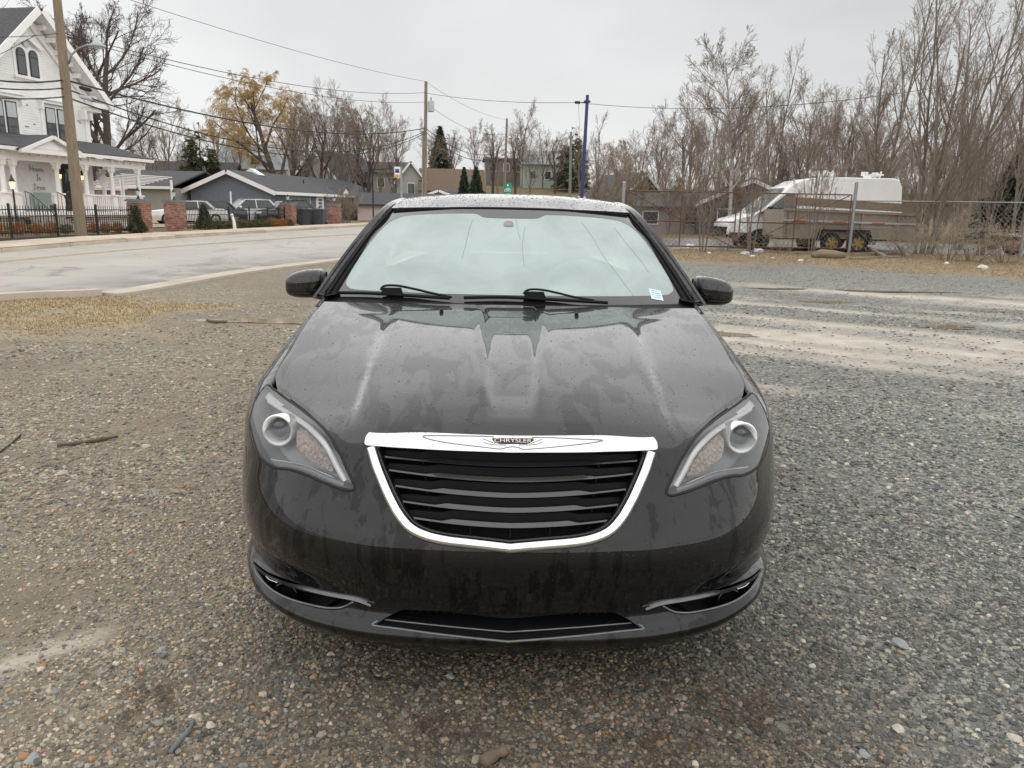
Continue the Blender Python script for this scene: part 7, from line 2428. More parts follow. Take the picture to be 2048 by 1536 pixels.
model('oak', M_BARK, M_TWIGD, seed=3, H=13, r0=.27, kids=(9, 8, 8, 7), ang=(.72, .62, .65, .7), ratio=(.68, .52, .52, .62), gn=(.07, .12, .14, .16), up=(.03, .05, .03, .02), start=.22, trunk_len=.66, rmin=.0065)
model('oak2', M_BARK, M_TWIG, seed=11, H=11, r0=.22, kids=(10, 8, 7, 6), ang=(.60, .58, .62, .7), ratio=(.66, .52, .54, .62), gn=(.06, .11, .14, .16), up=(.03, .06, .05, .03), start=.16, trunk_len=.68, rmin=.0075)
model('vase', M_BARKG, M_TWIG, seed=5, H=10, r0=.15, kids=(9, 7, 6, 5), ang=(.45, .5, .55, .6), ratio=(.66, .52, .54, .6), gn=(.05, .09, .11, .13), up=(.02, .07, .07, .05), start=.13, trunk_len=.74, rmin=.0075)
model('thick1', M_BARKG, M_TWIGR, seed=21, H=9, r0=.095, kids=(9, 6, 6, 5), ang=(.5, .52, .58, .6), ratio=(.46, .56, .6, .65), gn=(.05, .1, .13, .15), up=(.02, .06, .06, .04), start=.10, stems=2, spread=.14, rmin=.0075)
model('thick2', M_BARKG, M_TWIGR, seed=22, H=8, r0=.08, kids=(8, 6, 6, 5), ang=(.5, .56, .6, .6), ratio=(.48, .56, .6, .65), gn=(.06, .1, .13, .15), up=(.02, .07, .06, .04), start=.08, stems=3, spread=.22, rmin=.0075)
model('birch', M_BIRCH, M_TWIG, seed=31, H=11.5, r0=.15, kids=(20, 9, 6, 5), ang=(.85, .6, .6, .6), ratio=(.40, .48, .55, .6), gn=(.03, .09, .12, .14), up=(.01, .09, .06, .05), start=.25, rmin=.0075)
model('sapling', M_BARKG, M_TWIG, seed=41, H=7.5, r0=.034, kids=(9, 5, 4), ang=(.5, .55, .6), ratio=(.32, .48, .55), gn=(.035, .07, .12), up=(.02, .06, .05), start=.22, stems=8, spread=.10, split=1, rmin=.0042)
model('clump', M_BARKG, M_TWIG, seed=47, H=10.5, r0=.088, kids=(10, 6, 5, 3), ang=(.45, .5, .55, .6), ratio=(.36, .5, .5, .55), gn=(.035, .08, .11, .13), up=(.02, .08, .07, .05), start=.16, stems=6, spread=.14, rmin=.0042)
model('poplar', M_BARKG, M_TWIG, seed=36, H=11, r0=.085, kids=(22, 7, 5, 3), ang=(.48, .42, .5, .5), ratio=(.30, .45, .5, .55), gn=(.025, .06, .09, .12), up=(.005, .07, .06, .05), start=.14, stems=2, spread=.10, rmin=.0048)
model('brush', M_BARKG, M_TWIGR, seed=51, H=2.0, r0=.013, kids=(6, 4, 3), ang=(.6, .7, .7), ratio=(.5, .5, .5), gn=(.12, .18, .2), up=(.0, .0, .0), start=.1, stems=14, spread=.9, split=1, rmin=.0038)
model('willow', M_BARK, M_TWIGY, seed=61, H=12, r0=.27, kids=(10, 9, 9, 11), ang=(.65, .65, .7, .6), ratio=(.64, .48, .46, .95), gn=(.09, .14, .12, .07), up=(.03, .05, .0, -.06), start=.2, trunk_len=.66, droop=.65, rmin=.0085, segs=(7, 6, 5, 4, 5))
model('rounded_shrub', M_BARKG, M_TWIGR, seed=71, H=2.1, r0=.02, kids=(8, 6, 4), ang=(.35, .4, .5), ratio=(.55, .5, .5), gn=(.05, .1, .14), up=(.03, .05, .05), start=.1, stems=14, spread=.5, split=1, rmin=.006)
# evergreens: needle sprays on whorls
M_NEEDLE = vmat('spruce_needles', (.045, .065, .038), .9, .4, 2, bump=0)
M_NEEDLEP = vmat('pine_needles', (.095, .10, .05), .9, .4, 1.5, bump=0)
def leaf_mesh(name, P, N_dir, size, mat, g):
    m = len(P)
    a = g.normal(0, 1, (m, 3)); a /= np.linalg.norm(a, axis=1, keepdims=True)
    d = N_dir + a * .6; d /= np.linalg.norm(d, axis=1, keepdims=True)
    s = np.cross(d, g.normal(0, 1, (m, 3))); s /= np.maximum(np.linalg.norm(s, axis=1, keepdims=True), 1e-6)
    sz = size * g.uniform(.6, 1.3, (m, 1))
    V = np.stack([P - s * sz * .22, P + s * sz * .22, P + d * sz], 1).reshape(-1, 3)
    return fast_mesh(name, V, np.arange(3 * m).reshape(-1, 3), mat)
def evergreen(key, seed, H, Rb, n, mat, size=.35, power=.9, droop=.25, gap=.0):
    g = np.random.default_rng(seed)
    z = H * (1 - g.random(n) ** .6 * .92) 
    a = g.uniform(0, 2 * np.pi, n)
    lay = np.sin(z * 7 + np.sin(a * 3 + seed) * 1.6 + g.normal(0, .3, n))
    r = Rb * (1 - z / H) ** power * (.45 + .55 * np.sqrt(g.random(n))) * (1 + .20 * lay + .22 * np.sin(a * 5 + z * 2.1))
    P = np.stack([np.cos(a) * r, np.sin(a) * r, z - droop * r], 1)
    if gap: 
        k = fbm(P[:, 0] * 1.0 + P[:, 2] * 2, P[:, 1] + 20, .8, 3, seed) > gap; P, a = P[k], a[k]
    Nd = np.stack([np.cos(a), np.sin(a), np.full(len(a), -.15)], 1)
    mc = leaf_mesh('crown', P, Nd, size, mat, g)
    v, f = tubes([(np.array([[0, 0, -.2], [0, 0, H * .5], [0, 0, H * .97]]), np.array([H * .016, H * .010, .01]))], 6)
    TREES[key] = (fast_mesh('trunk', v, f, M_BARK), mc)
evergreen('spruce', 81, 9, 2.3, 9000, M_NEEDLE, .42)
evergreen('pine', 82, 9, 2.7, 13000, M_NEEDLEP, .45, .75, .15, .42)
evergreen('cone_shrub', 83, 1.25, .40, 3500, M_NEEDLEP, .09, .8, .0)
def ball_shrub(key, seed, mat, n=1500, size=.07):
    g = np.random.default_rng(seed)
    d = g.normal(0, 1, (n, 3)); d /= np.linalg.norm(d, axis=1, keepdims=True)
    lump = 1 + .22 * np.sin(d[:, 0] * 5 + seed) * np.sin(d[:, 1] * 4) + .15 * np.sin(d[:, 2] * 7 + d[:, 0] * 6)
    P = d * (lump * (.55 + .45 * g.random(n)))[:, None] * np.array([.36, .36, .30]) + np.array([0, 0, .28])
    P = P[P[:, 2] > .02]
    mc = leaf_mesh('foliage', P, d[:len(P)], size, mat, g)
    sh = grow(seed, .45, .012, (4,), (.6,), (.6,), (.1,), (.02,), stems=5, spread=.6)
    v, f = tubes([b for l in sh for b in l], 4)
    TREES[key] = (fast_mesh('stem', v, f, M_BARKG), mc)
M_RUSTL = vmat('russet_leaves', (.33, .135, .03), .85, .4, 6, bump=0)
M_GREENL = vmat('dull_green_leaves', (.09, .095, .035), .85, .4, 6, bump=0)
M_MIXL = vmat('olive_brown_leaves', (.16, .11, .035), .85, .45, 5, bump=0)
ball_shrub('russet', 91, M_RUSTL); ball_shrub('green', 92, M_GREENL); ball_shrub('mixed', 93, M_MIXL)
def gz(px, py, Y):
    p = D(px, py, Y); return Vector((p.x, Y, float(tz(p.x, Y)) + .02))
# --- big bare trees behind the white house
plant('oak', 'bare_tree', 'big bare dark tree standing right of the white house', gz(222, 330, 50), 1.22, 1.0, 'large bare trees behind the houses')
plant('oak', 'bare_tree', 'big bare dark tree rising behind the white house gable', gz(170, 330, 55), 1.32, 3.4, 'large bare trees behind the houses')
plant('oak2', 'bare_tree', 'bare tree behind the leaning pole at the left', gz(95, 330, 62), 1.45, 2.0, 'large bare trees behind the houses')
# --- willow and its neighbours
plant('willow', 'willow_tree', 'tall yellow-twigged willow behind the bungalow', gz(566, 380, 88), 1.55, .5)
for i, (px, Y, sc, lb) in enumerate(((640, 84, 1.0, 'bare tree just right of the yellow willow'), (690, 88, 1.05, 'bare tree second to the right of the willow'), (735, 82, .95, 'bare tree above the black arm post'), (790, 86, .90, 'bare tree left of the transformer pole'), (610, 100, 1.1, 'bare tree half behind the willow'), (665, 96, 1.1, 'bare tree in the second row right of the willow'), (712, 98, 1.1, 'bare tree in the second row left of the arm post'), (762, 97, 1.0, 'bare tree in the second row right of the arm post'), (590, 80, .9, 'bare tree in front of the willow to its right'))):
    plant(['oak2', 'vase'][i % 2], 'bare_tree', lb, gz(px, 390, Y), sc * 1.22, None, 'bare trees behind the bungalow')
plant('pine', 'pine_tree', 'dark green pine rising behind the bungalow roof', gz(405, 380, 76), .98)
for kk_, (px, Y, sc) in enumerate(((300, 80, .9), (340, 86, 1.0), (375, 90, .95), (440, 98, 1.05), (480, 102, .95), (270, 76, .85))):
    plant('thick1' if px % 20 else 'vase', 'bare_tree', f'bare brown tree far behind the bungalow, {["third", "fourth", "fifth", "sixth", "seventh", "second"][kk_]} of the row from the white house', gz(px, 385, Y), sc * 1.1, None, 'bare trees in the row behind the bungalow')
# --- far middle
for px, Y, sc, key, lb in ((905, 118, .9, 'oak2', 'bare tree behind the brown roof, right of the transformer pole'), (950, 122, .95, 'vase', 'bare tree left of the farthest pole'), (1045, 128, 1.25, 'vase', 'tallest bare tree behind the pale green house'), (1085, 125, .95, 'vase', 'bare tree right of the tallest far one'), (1110, 118, .9, 'oak2', 'bare tree in front of the pale green house'), (1060, 108, .8, 'vase', 'small bare tree on the slope under the pale green house'), (1210, 100, .95, 'thick1', 'bare tree right of the blue pole'), (985, 112, 1.0, 'oak2', 'bare tree in front of the dark far building on its left'), (1030, 110, .95, 'oak2', 'bare tree in front of the dark far building on its right'), (1160, 105, .9, 'vase', 'bare tree between pale green house and blue pole'), (860, 122, .95, 'vase', 'bare tree just right of the transformer pole'), (1245, 95, 1.0, 'thick1', 'bare tree behind the bare stub pole')):
    plant(key, 'bare_tree', lb, gz(px, 390, Y), sc, None, 'bare trees on the far slope')
plant('spruce', 'spruce_tree', 'spruce standing behind the brown roof', gz(880, 390, 125), 1.02)
plant('pine', 'pine_tree', 'far dark pine between the grey-green pole and the blue pole', gz(1142, 390, 122), 1.05)
plant('spruce', 'spruce_tree', 'smaller dark spruce beside the pink house', gz(928, 390, 82), .60, None, None, 'tree', .75)
plant('spruce', 'spruce_tree', 'larger dark spruce beside the pink house', gz(952, 392, 80), .60, None, None, 'tree', .95)
plant('spruce', 'spruce_tree', 'dark evergreen behind the chain-link fence at the right edge', gz(2030, 440, 46), .62, None, None, 'tree', 1.6)
# --- the right-hand thicket
rr = random.Random(4)
TH = []
for k in range(34):
    px = 1190 + 900 * (k + rr.random()) / 34
    Y = rr.uniform(46, 82)
    TH.append((px, Y, rr.choice(('thick1', 'thick2', 'vase', 'poplar'))))
for px, Y, key in TH:
    hgt = 1.0 if px > 1330 else .82
    plant(key, 'thicket_tree', 'bare brown tree in the dense thicket beyond the chain-link fence', gz(px, 400, Y), hgt * rr.uniform(.8, 1.12) * (Y / 66) ** .55, None, 'trees of the thicket beyond the fence')
for k in range(24):
    px = 1180 + 900 * (k + rr.random()) / 24
    plant('thick2', 'thicket_bush', 'low bare bush in the thicket beyond the chain-link fence', gz(px, 400, rr.uniform(42, 60)), rr.uniform(.38, .55), None, 'bushes of the thicket beyond the fence', 'bush')
plant('birch', 'birch_tree', 'bare birch with pale trunk rising above the van nose', gz(1462, 420, 50), .90, .3)
plant('vase', 'bare_tree', 'wide bare tree above the white van roof', gz(1600, 420, 54), 1.02, None, 'bare trees above the van')
plant('vase', 'bare_tree', 'bare tree just right of the one above the van', gz(1672, 420, 56), 1.0, None, 'bare trees above the van')
for px, Y, key, sc, lb in ((1750, 38, 'poplar', 1.0, 'tall bare tree behind the rear of the van'), (1925, 34, 'poplar', 1.05, 'tall bare tree second from the right edge'), (2040, 38, 'poplar', 1.12, 'tall bare tree at the right edge')):
    plant(key, 'bare_tree', lb, gz(px, 430, Y), sc, None, 'tall bare trees on the right')
plant('clump', 'multi_stem_tree', 'many-stemmed bare tree in front of the chain-link fence at the right', Vector((*G(1843, 512).xy, .0)), .98, .8)
plant('sapling', 'sapling_clump', 'clump of thin saplings growing through the right gate leaf before the van nose', Vector((*G(1500, 512).xy, 0)), .62, .2, 'sapling clumps at the gate', 'sapling')
plant('sapling', 'sapling_clump', 'clump of thin saplings growing through the left gate leaf', Vector((*G(1405, 508).xy, 0)), .60, 2.2, 'sapling clumps at the gate', 'sapling')
plant('sapling', 'sapling_clump', 'clump of thin saplings between gate post and trailer wheels', Vector((*G(1620, 512).xy, 0)), .66, 4.2, 'sapling clumps at the gate', 'sapling')
plant('sapling', 'sapling_clump', 'clump of thin saplings right of the many-stemmed tree', Vector((*G(1960, 515).xy, 0)), .75, 3.2, 'sapling clumps at the gate', 'sapling')
for px, py, sc, lb in ((1890, 524, 1.0, 'tangle of dead brush right of the many-stemmed tree'), (1945, 527, .9, 'tangle of dead brush below the flatbed trailer'), (2010, 530, .9, 'tangle of dead brush at the right edge'), (1800, 515, .7, 'small dead brush behind the plank heap'), (1330, 500, .55, 'low dead brush beside the sedan at the left gate leaf'), (1560, 510, .55, 'low dead brush in front of the van wheel'), (1450, 505, .6, 'low dead brush in front of the van nose')):
    p = G(px, py); plant('brush', 'dead_brush', lb, Vector((p.x, p.y, vz(p) - .02)), sc, None, 'dead brush along the fence', 'brush')
M_WEED = vmat('russet_weed', (.12, .075, .05), .9, .3, 10, bump=0)
for px, py, sc, lb in ((1490, 1425, .10, 'flat russet dead weed on the slate at the lower right'), (1330, 1490, .08, 'flat russet dead weed near the bottom edge right of centre'), (880, 1460, .09, 'flat dark dead weed on the ground below the bumper'), (300, 1400, .09, 'small dry weed among the pebbles at the lower left')):
    p = G(px, py)
    T = plant('brush', 'dead_weed', lb, Vector((p.x, p.y, float(lz(p.x, p.y)) - .002)), sc, None, 'dead weeds on the gravel', 'weed')
    T.scale = (sc, sc, sc * .22)
    for ch in T.children:
        ch.data = ch.data.copy(); ch.data.materials[0] = M_WEED
# --- shrubs in the mulch beds
def bed(key, px, py, sc, lb, cat='shrub'):
    p = G(px, py); plant(key, 'cone_shrub' if key == 'cone_shrub' else 'bed_shrub', lb, Vector((p.x, p.y, .04)), sc, None, 'shrubs in the mulch beds', cat)
ordn = ['first', 'second', 'third', 'fourth', 'fifth', 'sixth', 'seventh', 'eighth', 'ninth', 'tenth', 'eleventh']
for k, (px, key, sc) in enumerate(((8, 'russet', .72), (37, 'russet', .80), (74, 'russet', .74), (104, 'russet', .8), (133, 'mixed', .7), (188, 'russet', .72), (213, 'russet', .72), (236, 'russet', .74))):
    bed(key, px, 472 - px * .018, sc, f'russet shrub before the iron fence, {ordn[k]} from the left edge' if key == 'russet' else 'olive-brown shrub before the iron fence, just left of the leaning pole')
for k, (px, key) in enumerate(((437, 'green'), (452, 'green'), (466, 'mixed'), (484, 'green'), (497, 'green'), (511, 'green'), (524, 'green'), (540, 'mixed'), (552, 'russet'), (565, 'russet'), (578, 'green'))):
    bed(key, px, 463 - (px - 430) * .045, .86, f'low {dict(green="green", mixed="olive-brown", russet="russet")[key]} shrub in front of the parked SUVs, {ordn[k]} from the left')
bed('cone_shrub', 275, 469, .95, 'cone-shaped evergreen shrub beside the left brick pillar')
bed('cone_shrub', 410, 464, 1.05, 'cone-shaped evergreen shrub left of the white SUV')
p = D(692, 445, 58); plant('rounded_shrub', 'leafless_shrub', 'rounded leafless bush by the bungalow entrance', Vector((p.x, p.y, .02)), 1.15, None, None, 'bush')
p = D(52, 450, 35.5); plant('brush', 'ornamental_grass', 'dry ornamental grass tuft behind the iron fence at the left', Vector((p.x, p.y, .02)), .72, None, None, 'grass')

# ---------------- houses among the trees
def far_house(name, label, px, py, Y, w, d, hw_, hr_, rz, wall, roof, wins=(), z=None, ridge='x', dz=0.0):
    p = D(px, py, Y); zz = float(tz(p.x, Y)) if z is None else z
    Hh = thing(name, label, 'house', (p.x, Y, zz + dz - .2), rz)
    m = MB(); m.box((0, d / 2, hw_ / 2), (w, d, hw_))
    if ridge == 'x':
        m.prism([(-w / 2, 0, hw_), (-w / 2, d, hw_), (-w / 2, d / 2, hw_ + hr_)], (0, 0, 0), (w, 0, 0)); m.build('wall', wall, Hh)
        for s_ in (0, 1):
            y0 = -.4 if s_ == 0 else d + .4
            slab((-w / 2 - .4, d / 2, hw_ + hr_ + .05), (w / 2 + .4, d / 2, hw_ + hr_ + .05), (w / 2 + .4, y0, hw_ - .15), (-w / 2 - .4, y0, hw_ - .15), .15).build('roof', roof, Hh)
    else:
        m.prism([(-w / 2, 0, hw_), (w / 2, 0, hw_), (0, 0, hw_ + hr_)], (0, 0, 0), (0, d, 0)); m.build('wall', wall, Hh)
        for sx in (-1, 1):
            slab((0, -.4, hw_ + hr_ + .05), (sx * (w / 2 + .45), -.4, hw_ - .2), (sx * (w / 2 + .45), d + .4, hw_ - .2), (0, d + .4, hw_ + hr_ + .05), .14).build('roof', roof, Hh)
            slab((0, -.46, hw_ + hr_ - .12), (sx * (w / 2 + .45), -.46, hw_ - .37), (sx * (w / 2 + .45), -.40, hw_ - .37), (0, -.40, hw_ + hr_ - .12), .24).build('bargeboard', M_WHITE, Hh)
    for (x, zc, ww, wh) in wins:
        m = MB(); m.box((x, -.03, zc), (ww + .16, .08, wh + .16)); fo = m.build('window', M_WHITE, Hh)
        m = MB(); m.box((x, -.085, zc), (ww, .03, wh)); m.build('pane', M_PANE, fo)
    return Hh
M_LBLUE = vmat('pale_grey_roof', (.30, .33, .35), .85, .12, 2)
M_PALEY = vmat('cream_wall', (.52, .49, .42), .8, .08, 2)
M_PGREEN = vmat('pale_green_wall', (.36, .40, .34), .8, .08, 2)
M_GREYBR = vmat('weathered_brown_wall', (.20, .175, .15), .85, .15, 1.5)
M_DGREY = vmat('dark_grey_wall', (.10, .095, .105), .8, .12, 2)
h1 = far_house('far_house', 'cream house with a pale grey roof and dormer behind the willow', 505, 340, 104, 8.5, 7, 4.0, 3.2, R(4), M_PALEY, M_LBLUE, ((-2.8, 2.9, .9, 1.3), (0, 2.9, .9, 1.3), (2.6, 2.9, .9, 1.3)))
m = MB(); m.box((.4, .9, 5.0), (1.9, 1.6, 1.3)); m.build('dormer', M_PALEY, h1)
m = MB(); m.box((.4, .08, 5.0), (1.1, .04, .8)); m.build('dormer_window', M_PANE, h1)
slab((-.75, -.1, 5.65), (1.55, -.1, 5.65), (1.55, 2.6, 6.2), (-.75, 2.6, 6.2), .08).build('dormer_roof', M_LBLUE, h1)
far_house('far_house', 'dark-roofed house with white gable behind the bare trees', 632, 370, 100, 7, 9, 3.0, 3.6, R(-25), M_GREYW, M_SHING, ((-1.4, 2.0, .9, 1.2), (1.4, 2.0, .9, 1.2)), ridge='y')
far_house('far_house', 'low dark-roofed house left of the bungalow roof, under the pine', 345, 345, 88, 12, 7, 3.4, 2.2, R(5), M_GREYW, M_SHING, ((-3, 1.8, 1, 1.1), (3, 1.8, 1, 1.1)))
far_house('far_house', 'grey house with steep twin gables behind the bus stop sign', 822, 380, 98, 3.6, 7, 3.0, 2.6, R(8), M_GREYW, M_BROWNR, ((0, 2.5, .8, 1.2),), ridge='y')
far_house('far_house', 'grey gabled house wing left of the steep gable', 775, 380, 100, 4.6, 7, 4.2, 1.3, R(8), M_GREYW, M_SHING, ((-.8, 3.0, .8, 1.1), (.9, 3.0, .8, 1.1)), ridge='x')
far_house('far_house', 'large house with a broad brown shingle roof', 905, 385, 97, 7.4, 8, 2.4, 2.6, R(6), M_GREYW, M_BROWNR, ((-2.5, 1.3, 1, 1.1),), ridge='x')
ph = far_house('far_house', 'pink vinyl-sided low house with white bargeboards', 880, 400, 80, 6.6, 10, 1.9, 1.05, R(-14), M_PINKB, M_SHING, (), z=.2, ridge='y')
m = MB(); m.lathe([(.001, 0), (.2, 0), (.22, .05), (.001, .06)], (0, -.02, 2.25), 14, axis='y'); m.build('gable_vent', M_WHITE, ph)
for k in range(14):
    m = MB(); m.box((0, -.012, .35 + .11 * k), (6.56, .02, .012)); m.build('siding_board', M_PINKB, ph)
for y in (2.0, 3.2):
    m = MB(); m.box((3.32, y, 1.2), (.06, .8, .9)); fo = m.build('window', M_WHITE, ph)
    m = MB(); m.box((3.36, y, 1.2), (.03, .6, .7)); m.build('pane', M_PANE, fo)
far_house('far_garage', 'low grey-roofed building behind the bus stop post', 790, 395, 74, 7, 6, 1.6, .9, R(4), M_PINKB, M_SHING, (), z=.1)
bk = far_house('far_block', 'dark flat-topped building on the far slope', 1012, 372, 135, 6.8, 9, 4.6, .3, R(4), M_GREYBR, M_SHING, tuple((x, 3.2, .9, 1.2) for x in (-2.2, 0, 2.2)))
far_house('far_house', 'pale green clapboard house on the far slope', 1110, 372, 128, 10.5, 8, 3.9, 2.2, R(3), M_PGREEN, M_LBLUE, tuple((x, 2.2, .9, 1.2) for x in (-3.6, -1.2, 1.2, 3.6)))
far_house('far_house', 'dark grey gabled house behind the van nose', 1500, 430, 52, 6.4, 8, 2.35, 1.35, R(-8), M_DGREY, M_SHING, ((-1.6, 1.4, .9, .9),), ridge='y')
far_house('far_house', 'low beige house behind the left gate leaf', 1375, 430, 56, 8.5, 7, 2.0, .8, R(-4), M_BEIGE, M_SHING, ((-2.6, 1.2, 1.0, .8), (.3, 1.2, 1.0, .8), (2.8, 1.2, 1.0, .8)))
far_house('far_house', 'dark slanted roof behind the bare stub pole', 1285, 420, 66, 4.6, 7, 2.2, 2.4, R(20), M_DGREY, M_SHING, (), ridge='y')
# asphalt yard behind the gate, and the lane beyond it
m = MB(); m.add([(2, 28.4, .006), (26, 27.6, .006), (34, 41, .006), (0, 42, .006)], [(0, 1, 2, 3)])
tag(m.build('rear_yard', vmat('yard_asphalt', (.20, .195, .185), .85, .15, .8, bump=.2, bscale=30)), kind='structure')
# ================================================================== loose stones on the lot (uncountable: one object per kind)
def stone_mesh(name, flat, seed, mat, shard):
    rnd = random.Random(seed)
    bm = bmesh.new()
    if shard:
        n = rnd.choice((4, 5, 5, 6)); an = sorted(rnd.uniform(0, 2 * math.pi) for _ in range(n))
        an = [2 * math.pi * (k + rnd.uniform(-.3, .3)) / n for k in range(n)]
        rr = [rnd.uniform(.6, 1.1) for _ in range(n)]
        el = rnd.uniform(.5, .95)
        lo = [bm.verts.new((math.cos(a) * r, math.sin(a) * r * el, -flat)) for a, r in zip(an, rr)]
        dx, dy = rnd.uniform(-.12, .12), rnd.uniform(-.12, .12)
        hi = [bm.verts.new((math.cos(a) * r * .86 + dx, math.sin(a) * r * el * .86 + dy, flat * rnd.uniform(.5, 1.3))) for a, r in zip(an, rr)]
        bm.faces.new(hi)
        for k in range(n): bm.faces.new((lo[k], lo[(k + 1) % n], hi[(k + 1) % n], hi[k]))
    else:
        bmesh.ops.create_icosphere(bm, subdivisions=1, radius=1)
        for v in bm.verts:
            f = rnd.uniform(.72, 1.12)
            v.co = Vector((v.co.x * f, v.co.y * f * rnd.uniform(.7, .9), v.co.z * flat * f))
    me = bpy.data.meshes.new(name)
    bm.normal_update(); bm.to_mesh(me); bm.free()
    me.materials.append(mat)
    return me
def stone_mat(name, stops):
    t = NT(name)
    oi = t.node('ShaderNodeObjectInfo')
    c = t.ramp(oi.outputs['Random'], stops)
    c = t.mixc(t.ramp(t.noise(t.coord(), 2.2, 4), [(.35, (0, 0, 0)), (.7, (.4, .4, .4))]), c, (.07, .062, .05))
    c = t.mixc(1.0, c, (1.28, 1.26, 1.22), 'MULTIPLY')
    da = t.node('ShaderNodeAttribute'); da.attribute_name = 'damp'; da.attribute_type = 'INSTANCER'
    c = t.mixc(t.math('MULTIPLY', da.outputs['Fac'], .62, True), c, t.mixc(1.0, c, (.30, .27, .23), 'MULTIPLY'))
    t.set(Base_Color=c, Roughness=.72, Specular_IOR_Level=.4)
    return t.m
M_PEB = stone_mat('mixed_pebbles', [(0, (.08, .076, .068)), (.25, (.18, .172, .152)), (.42, (.28, .282, .262)), (.55, (.21, .175, .13)), (.68, (.33, .235, .135)), (.78, (.34, .32, .27)), (.9, (.52, .44, .33)), (.96, (.36, .19, .10)), (1, (.65, .61, .53))])
M_SLT = stone_mat('slate_chips', [(0, (.05, .054, .054)), (.35, (.11, .118, .114)), (.6, (.17, .178, .172)), (.78, (.26, .266, .25)), (.88, (.31, .31, .275)), (.94, (.33, .27, .19)), (1, (.58, .55, .47))])
scol = {}
for key, sh, mt in (('pebble', False, M_PEB), ('chip', True, M_SLT)):
    c = bpy.data.collections.new(key + '_shapes')
    for k in range(10):
        me = stone_mesh(key, random.uniform(.10, .22) if sh else random.uniform(.42, .62), 100 + k + sh * 50, mt, sh)
        o = bpy.data.objects.new(key, me); c.objects.link(o)
    scol[key] = c

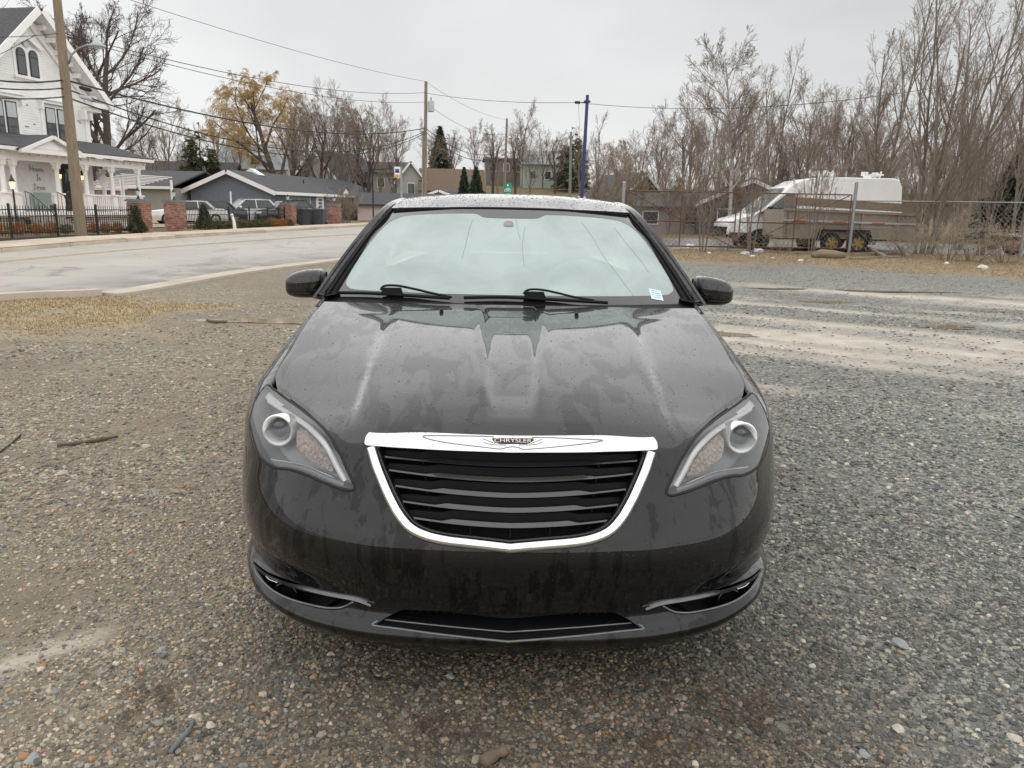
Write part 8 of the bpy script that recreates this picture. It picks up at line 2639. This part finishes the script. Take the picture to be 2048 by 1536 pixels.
def scatter(name, key, label, layers):
    """layers: (x-range, y-range, count, size range, weight field function)"""
    P, S = [], []
    for (x0, x1), (y0, y1), n, (s0, s1), wf in layers:
        y = y0 + (y1 - y0) * NPR.random(n); x = NPR.uniform(x0, x1, n)
        lim = np.abs(x) < .69 * y + .35                              # only where it could be seen from around here
        keep = lim & (NPR.random(n) < wf(x, y)) & ~((np.abs(x + .03 * (y - 1.9)) < .80) & (y > 2.6) & (y < 6.7))
        keep &= polydist(x, y, NK) > .5
        for (a, b, ra_, rb_) in puds: keep &= np.hypot((x - a) / ra_, (y - b) / rb_) > .9
        x, y = x[keep], y[keep]
        s = s0 + (s1 - s0) * NPR.random(len(x)) ** 2.6
        P.append(np.stack([x, y, lz(x, y) + s * .10], 1)); S.append(s)
    P, S = np.concatenate(P), np.concatenate(S)
    print(name, len(P))
    me = bpy.data.meshes.new(name)
    me.vertices.add(len(P)); me.vertices.foreach_set('co', P.astype(np.float32).ravel())
    at = me.attributes.new('size', 'FLOAT', 'POINT'); at.data.foreach_set('value', S.astype(np.float32))
    rot = np.stack([NPR.normal(0, .22, len(P)), NPR.normal(0, .22, len(P)), NPR.uniform(0, 6.283, len(P))], 1)
    at = me.attributes.new('turn', 'FLOAT_VECTOR', 'POINT'); at.data.foreach_set('vector', rot.astype(np.float32).ravel())
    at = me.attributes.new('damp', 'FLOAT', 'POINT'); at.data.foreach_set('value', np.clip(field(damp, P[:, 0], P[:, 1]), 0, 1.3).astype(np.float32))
    me.update()
    o = bpy.data.objects.new(name, me); COL.objects.link(o)
    ng = bpy.data.node_groups.new(name, 'GeometryNodeTree')
    ng.interface.new_socket('Geometry', in_out='INPUT', socket_type='NodeSocketGeometry')
    ng.interface.new_socket('Geometry', in_out='OUTPUT', socket_type='NodeSocketGeometry')
    N, L = ng.nodes, ng.links
    gi, go = N.new('NodeGroupInput'), N.new('NodeGroupOutput')
    m2p = N.new('GeometryNodeMeshToPoints')
    ip = N.new('GeometryNodeInstanceOnPoints')
    ci = N.new('GeometryNodeCollectionInfo'); ci.inputs['Collection'].default_value = scol[key]; ci.inputs['Separate Children'].default_value = True; ci.inputs['Reset Children'].default_value = True
    a1 = N.new('GeometryNodeInputNamedAttribute'); a1.data_type = 'FLOAT'; a1.inputs['Name'].default_value = 'size'
    a2 = N.new('GeometryNodeInputNamedAttribute'); a2.data_type = 'FLOAT_VECTOR'; a2.inputs['Name'].default_value = 'turn'
    ip.inputs['Pick Instance'].default_value = True
    L.new(gi.outputs[0], m2p.inputs['Mesh']); L.new(m2p.outputs[0], ip.inputs['Points'])
    L.new(ci.outputs[0], ip.inputs['Instance']); L.new(a1.outputs['Attribute'], ip.inputs['Scale'])
    e2r = N.new('FunctionNodeEulerToRotation'); L.new(a2.outputs['Attribute'], e2r.inputs[0]); L.new(e2r.outputs[0], ip.inputs['Rotation'])
    L.new(ip.outputs[0], go.inputs[0])
    md = o.modifiers.new('scatter', 'NODES'); md.node_group = ng
    return tag(o, label, 'gravel', kind='stuff')
def cl(a): return np.clip(a, 0, 1)
def clump(x, y): return cl(.35 + 1.5 * (fbm(x, y, 1.7, 4, 33) - .3))
def w_peb(x, y): return clump(x, y) * cl((1 - field(slate, x, y)) * (1.05 - field(left_dirt, x, y) * .75) - field(gl, x, y) * .8 - field(mud, x, y) * .8 + .05)
def w_chip(x, y): return clump(x + 40, y) * cl(field(slate, x, y) * (1.0 - field(mud, x, y) * 1.2) + .16 - field(verge, x, y))
scatter('pebble_gravel', 'pebble', 'mixed brown and grey pebbles strewn over the left of the lot', [
    ((-2.4, 1.6), (1.5, 3.2), 120000, (.003, .0115), w_peb), ((-2.4, 1.6), (1.5, 3.2), 2200, (.009, .019), w_peb),
    ((-5, .5), (3.2, 6), 36000, (.006, .018), w_peb), ((-7, 0), (6, 11), 12000, (.010, .026), w_peb), ((-5, .5), (3.2, 6), 700, (.012, .024), w_peb)])
scatter('slate_gravel', 'chip', 'grey slate chips strewn over the right of the lot', [
    ((-1.0, 2.6), (1.5, 3.2), 110000, (.004, .0155), w_chip), ((-1.0, 2.6), (1.5, 3.2), 2600, (.011, .024), w_chip),
    ((0, 5), (3.2, 6), 42000, (.007, .022), w_chip), ((0, 8), (6, 12), 15000, (.012, .030), w_chip), ((0, 5), (3.2, 6), 1000, (.014, .028), w_chip),
    ((-4, 14), (12, 21), 9000, (.014, .032), w_chip)])
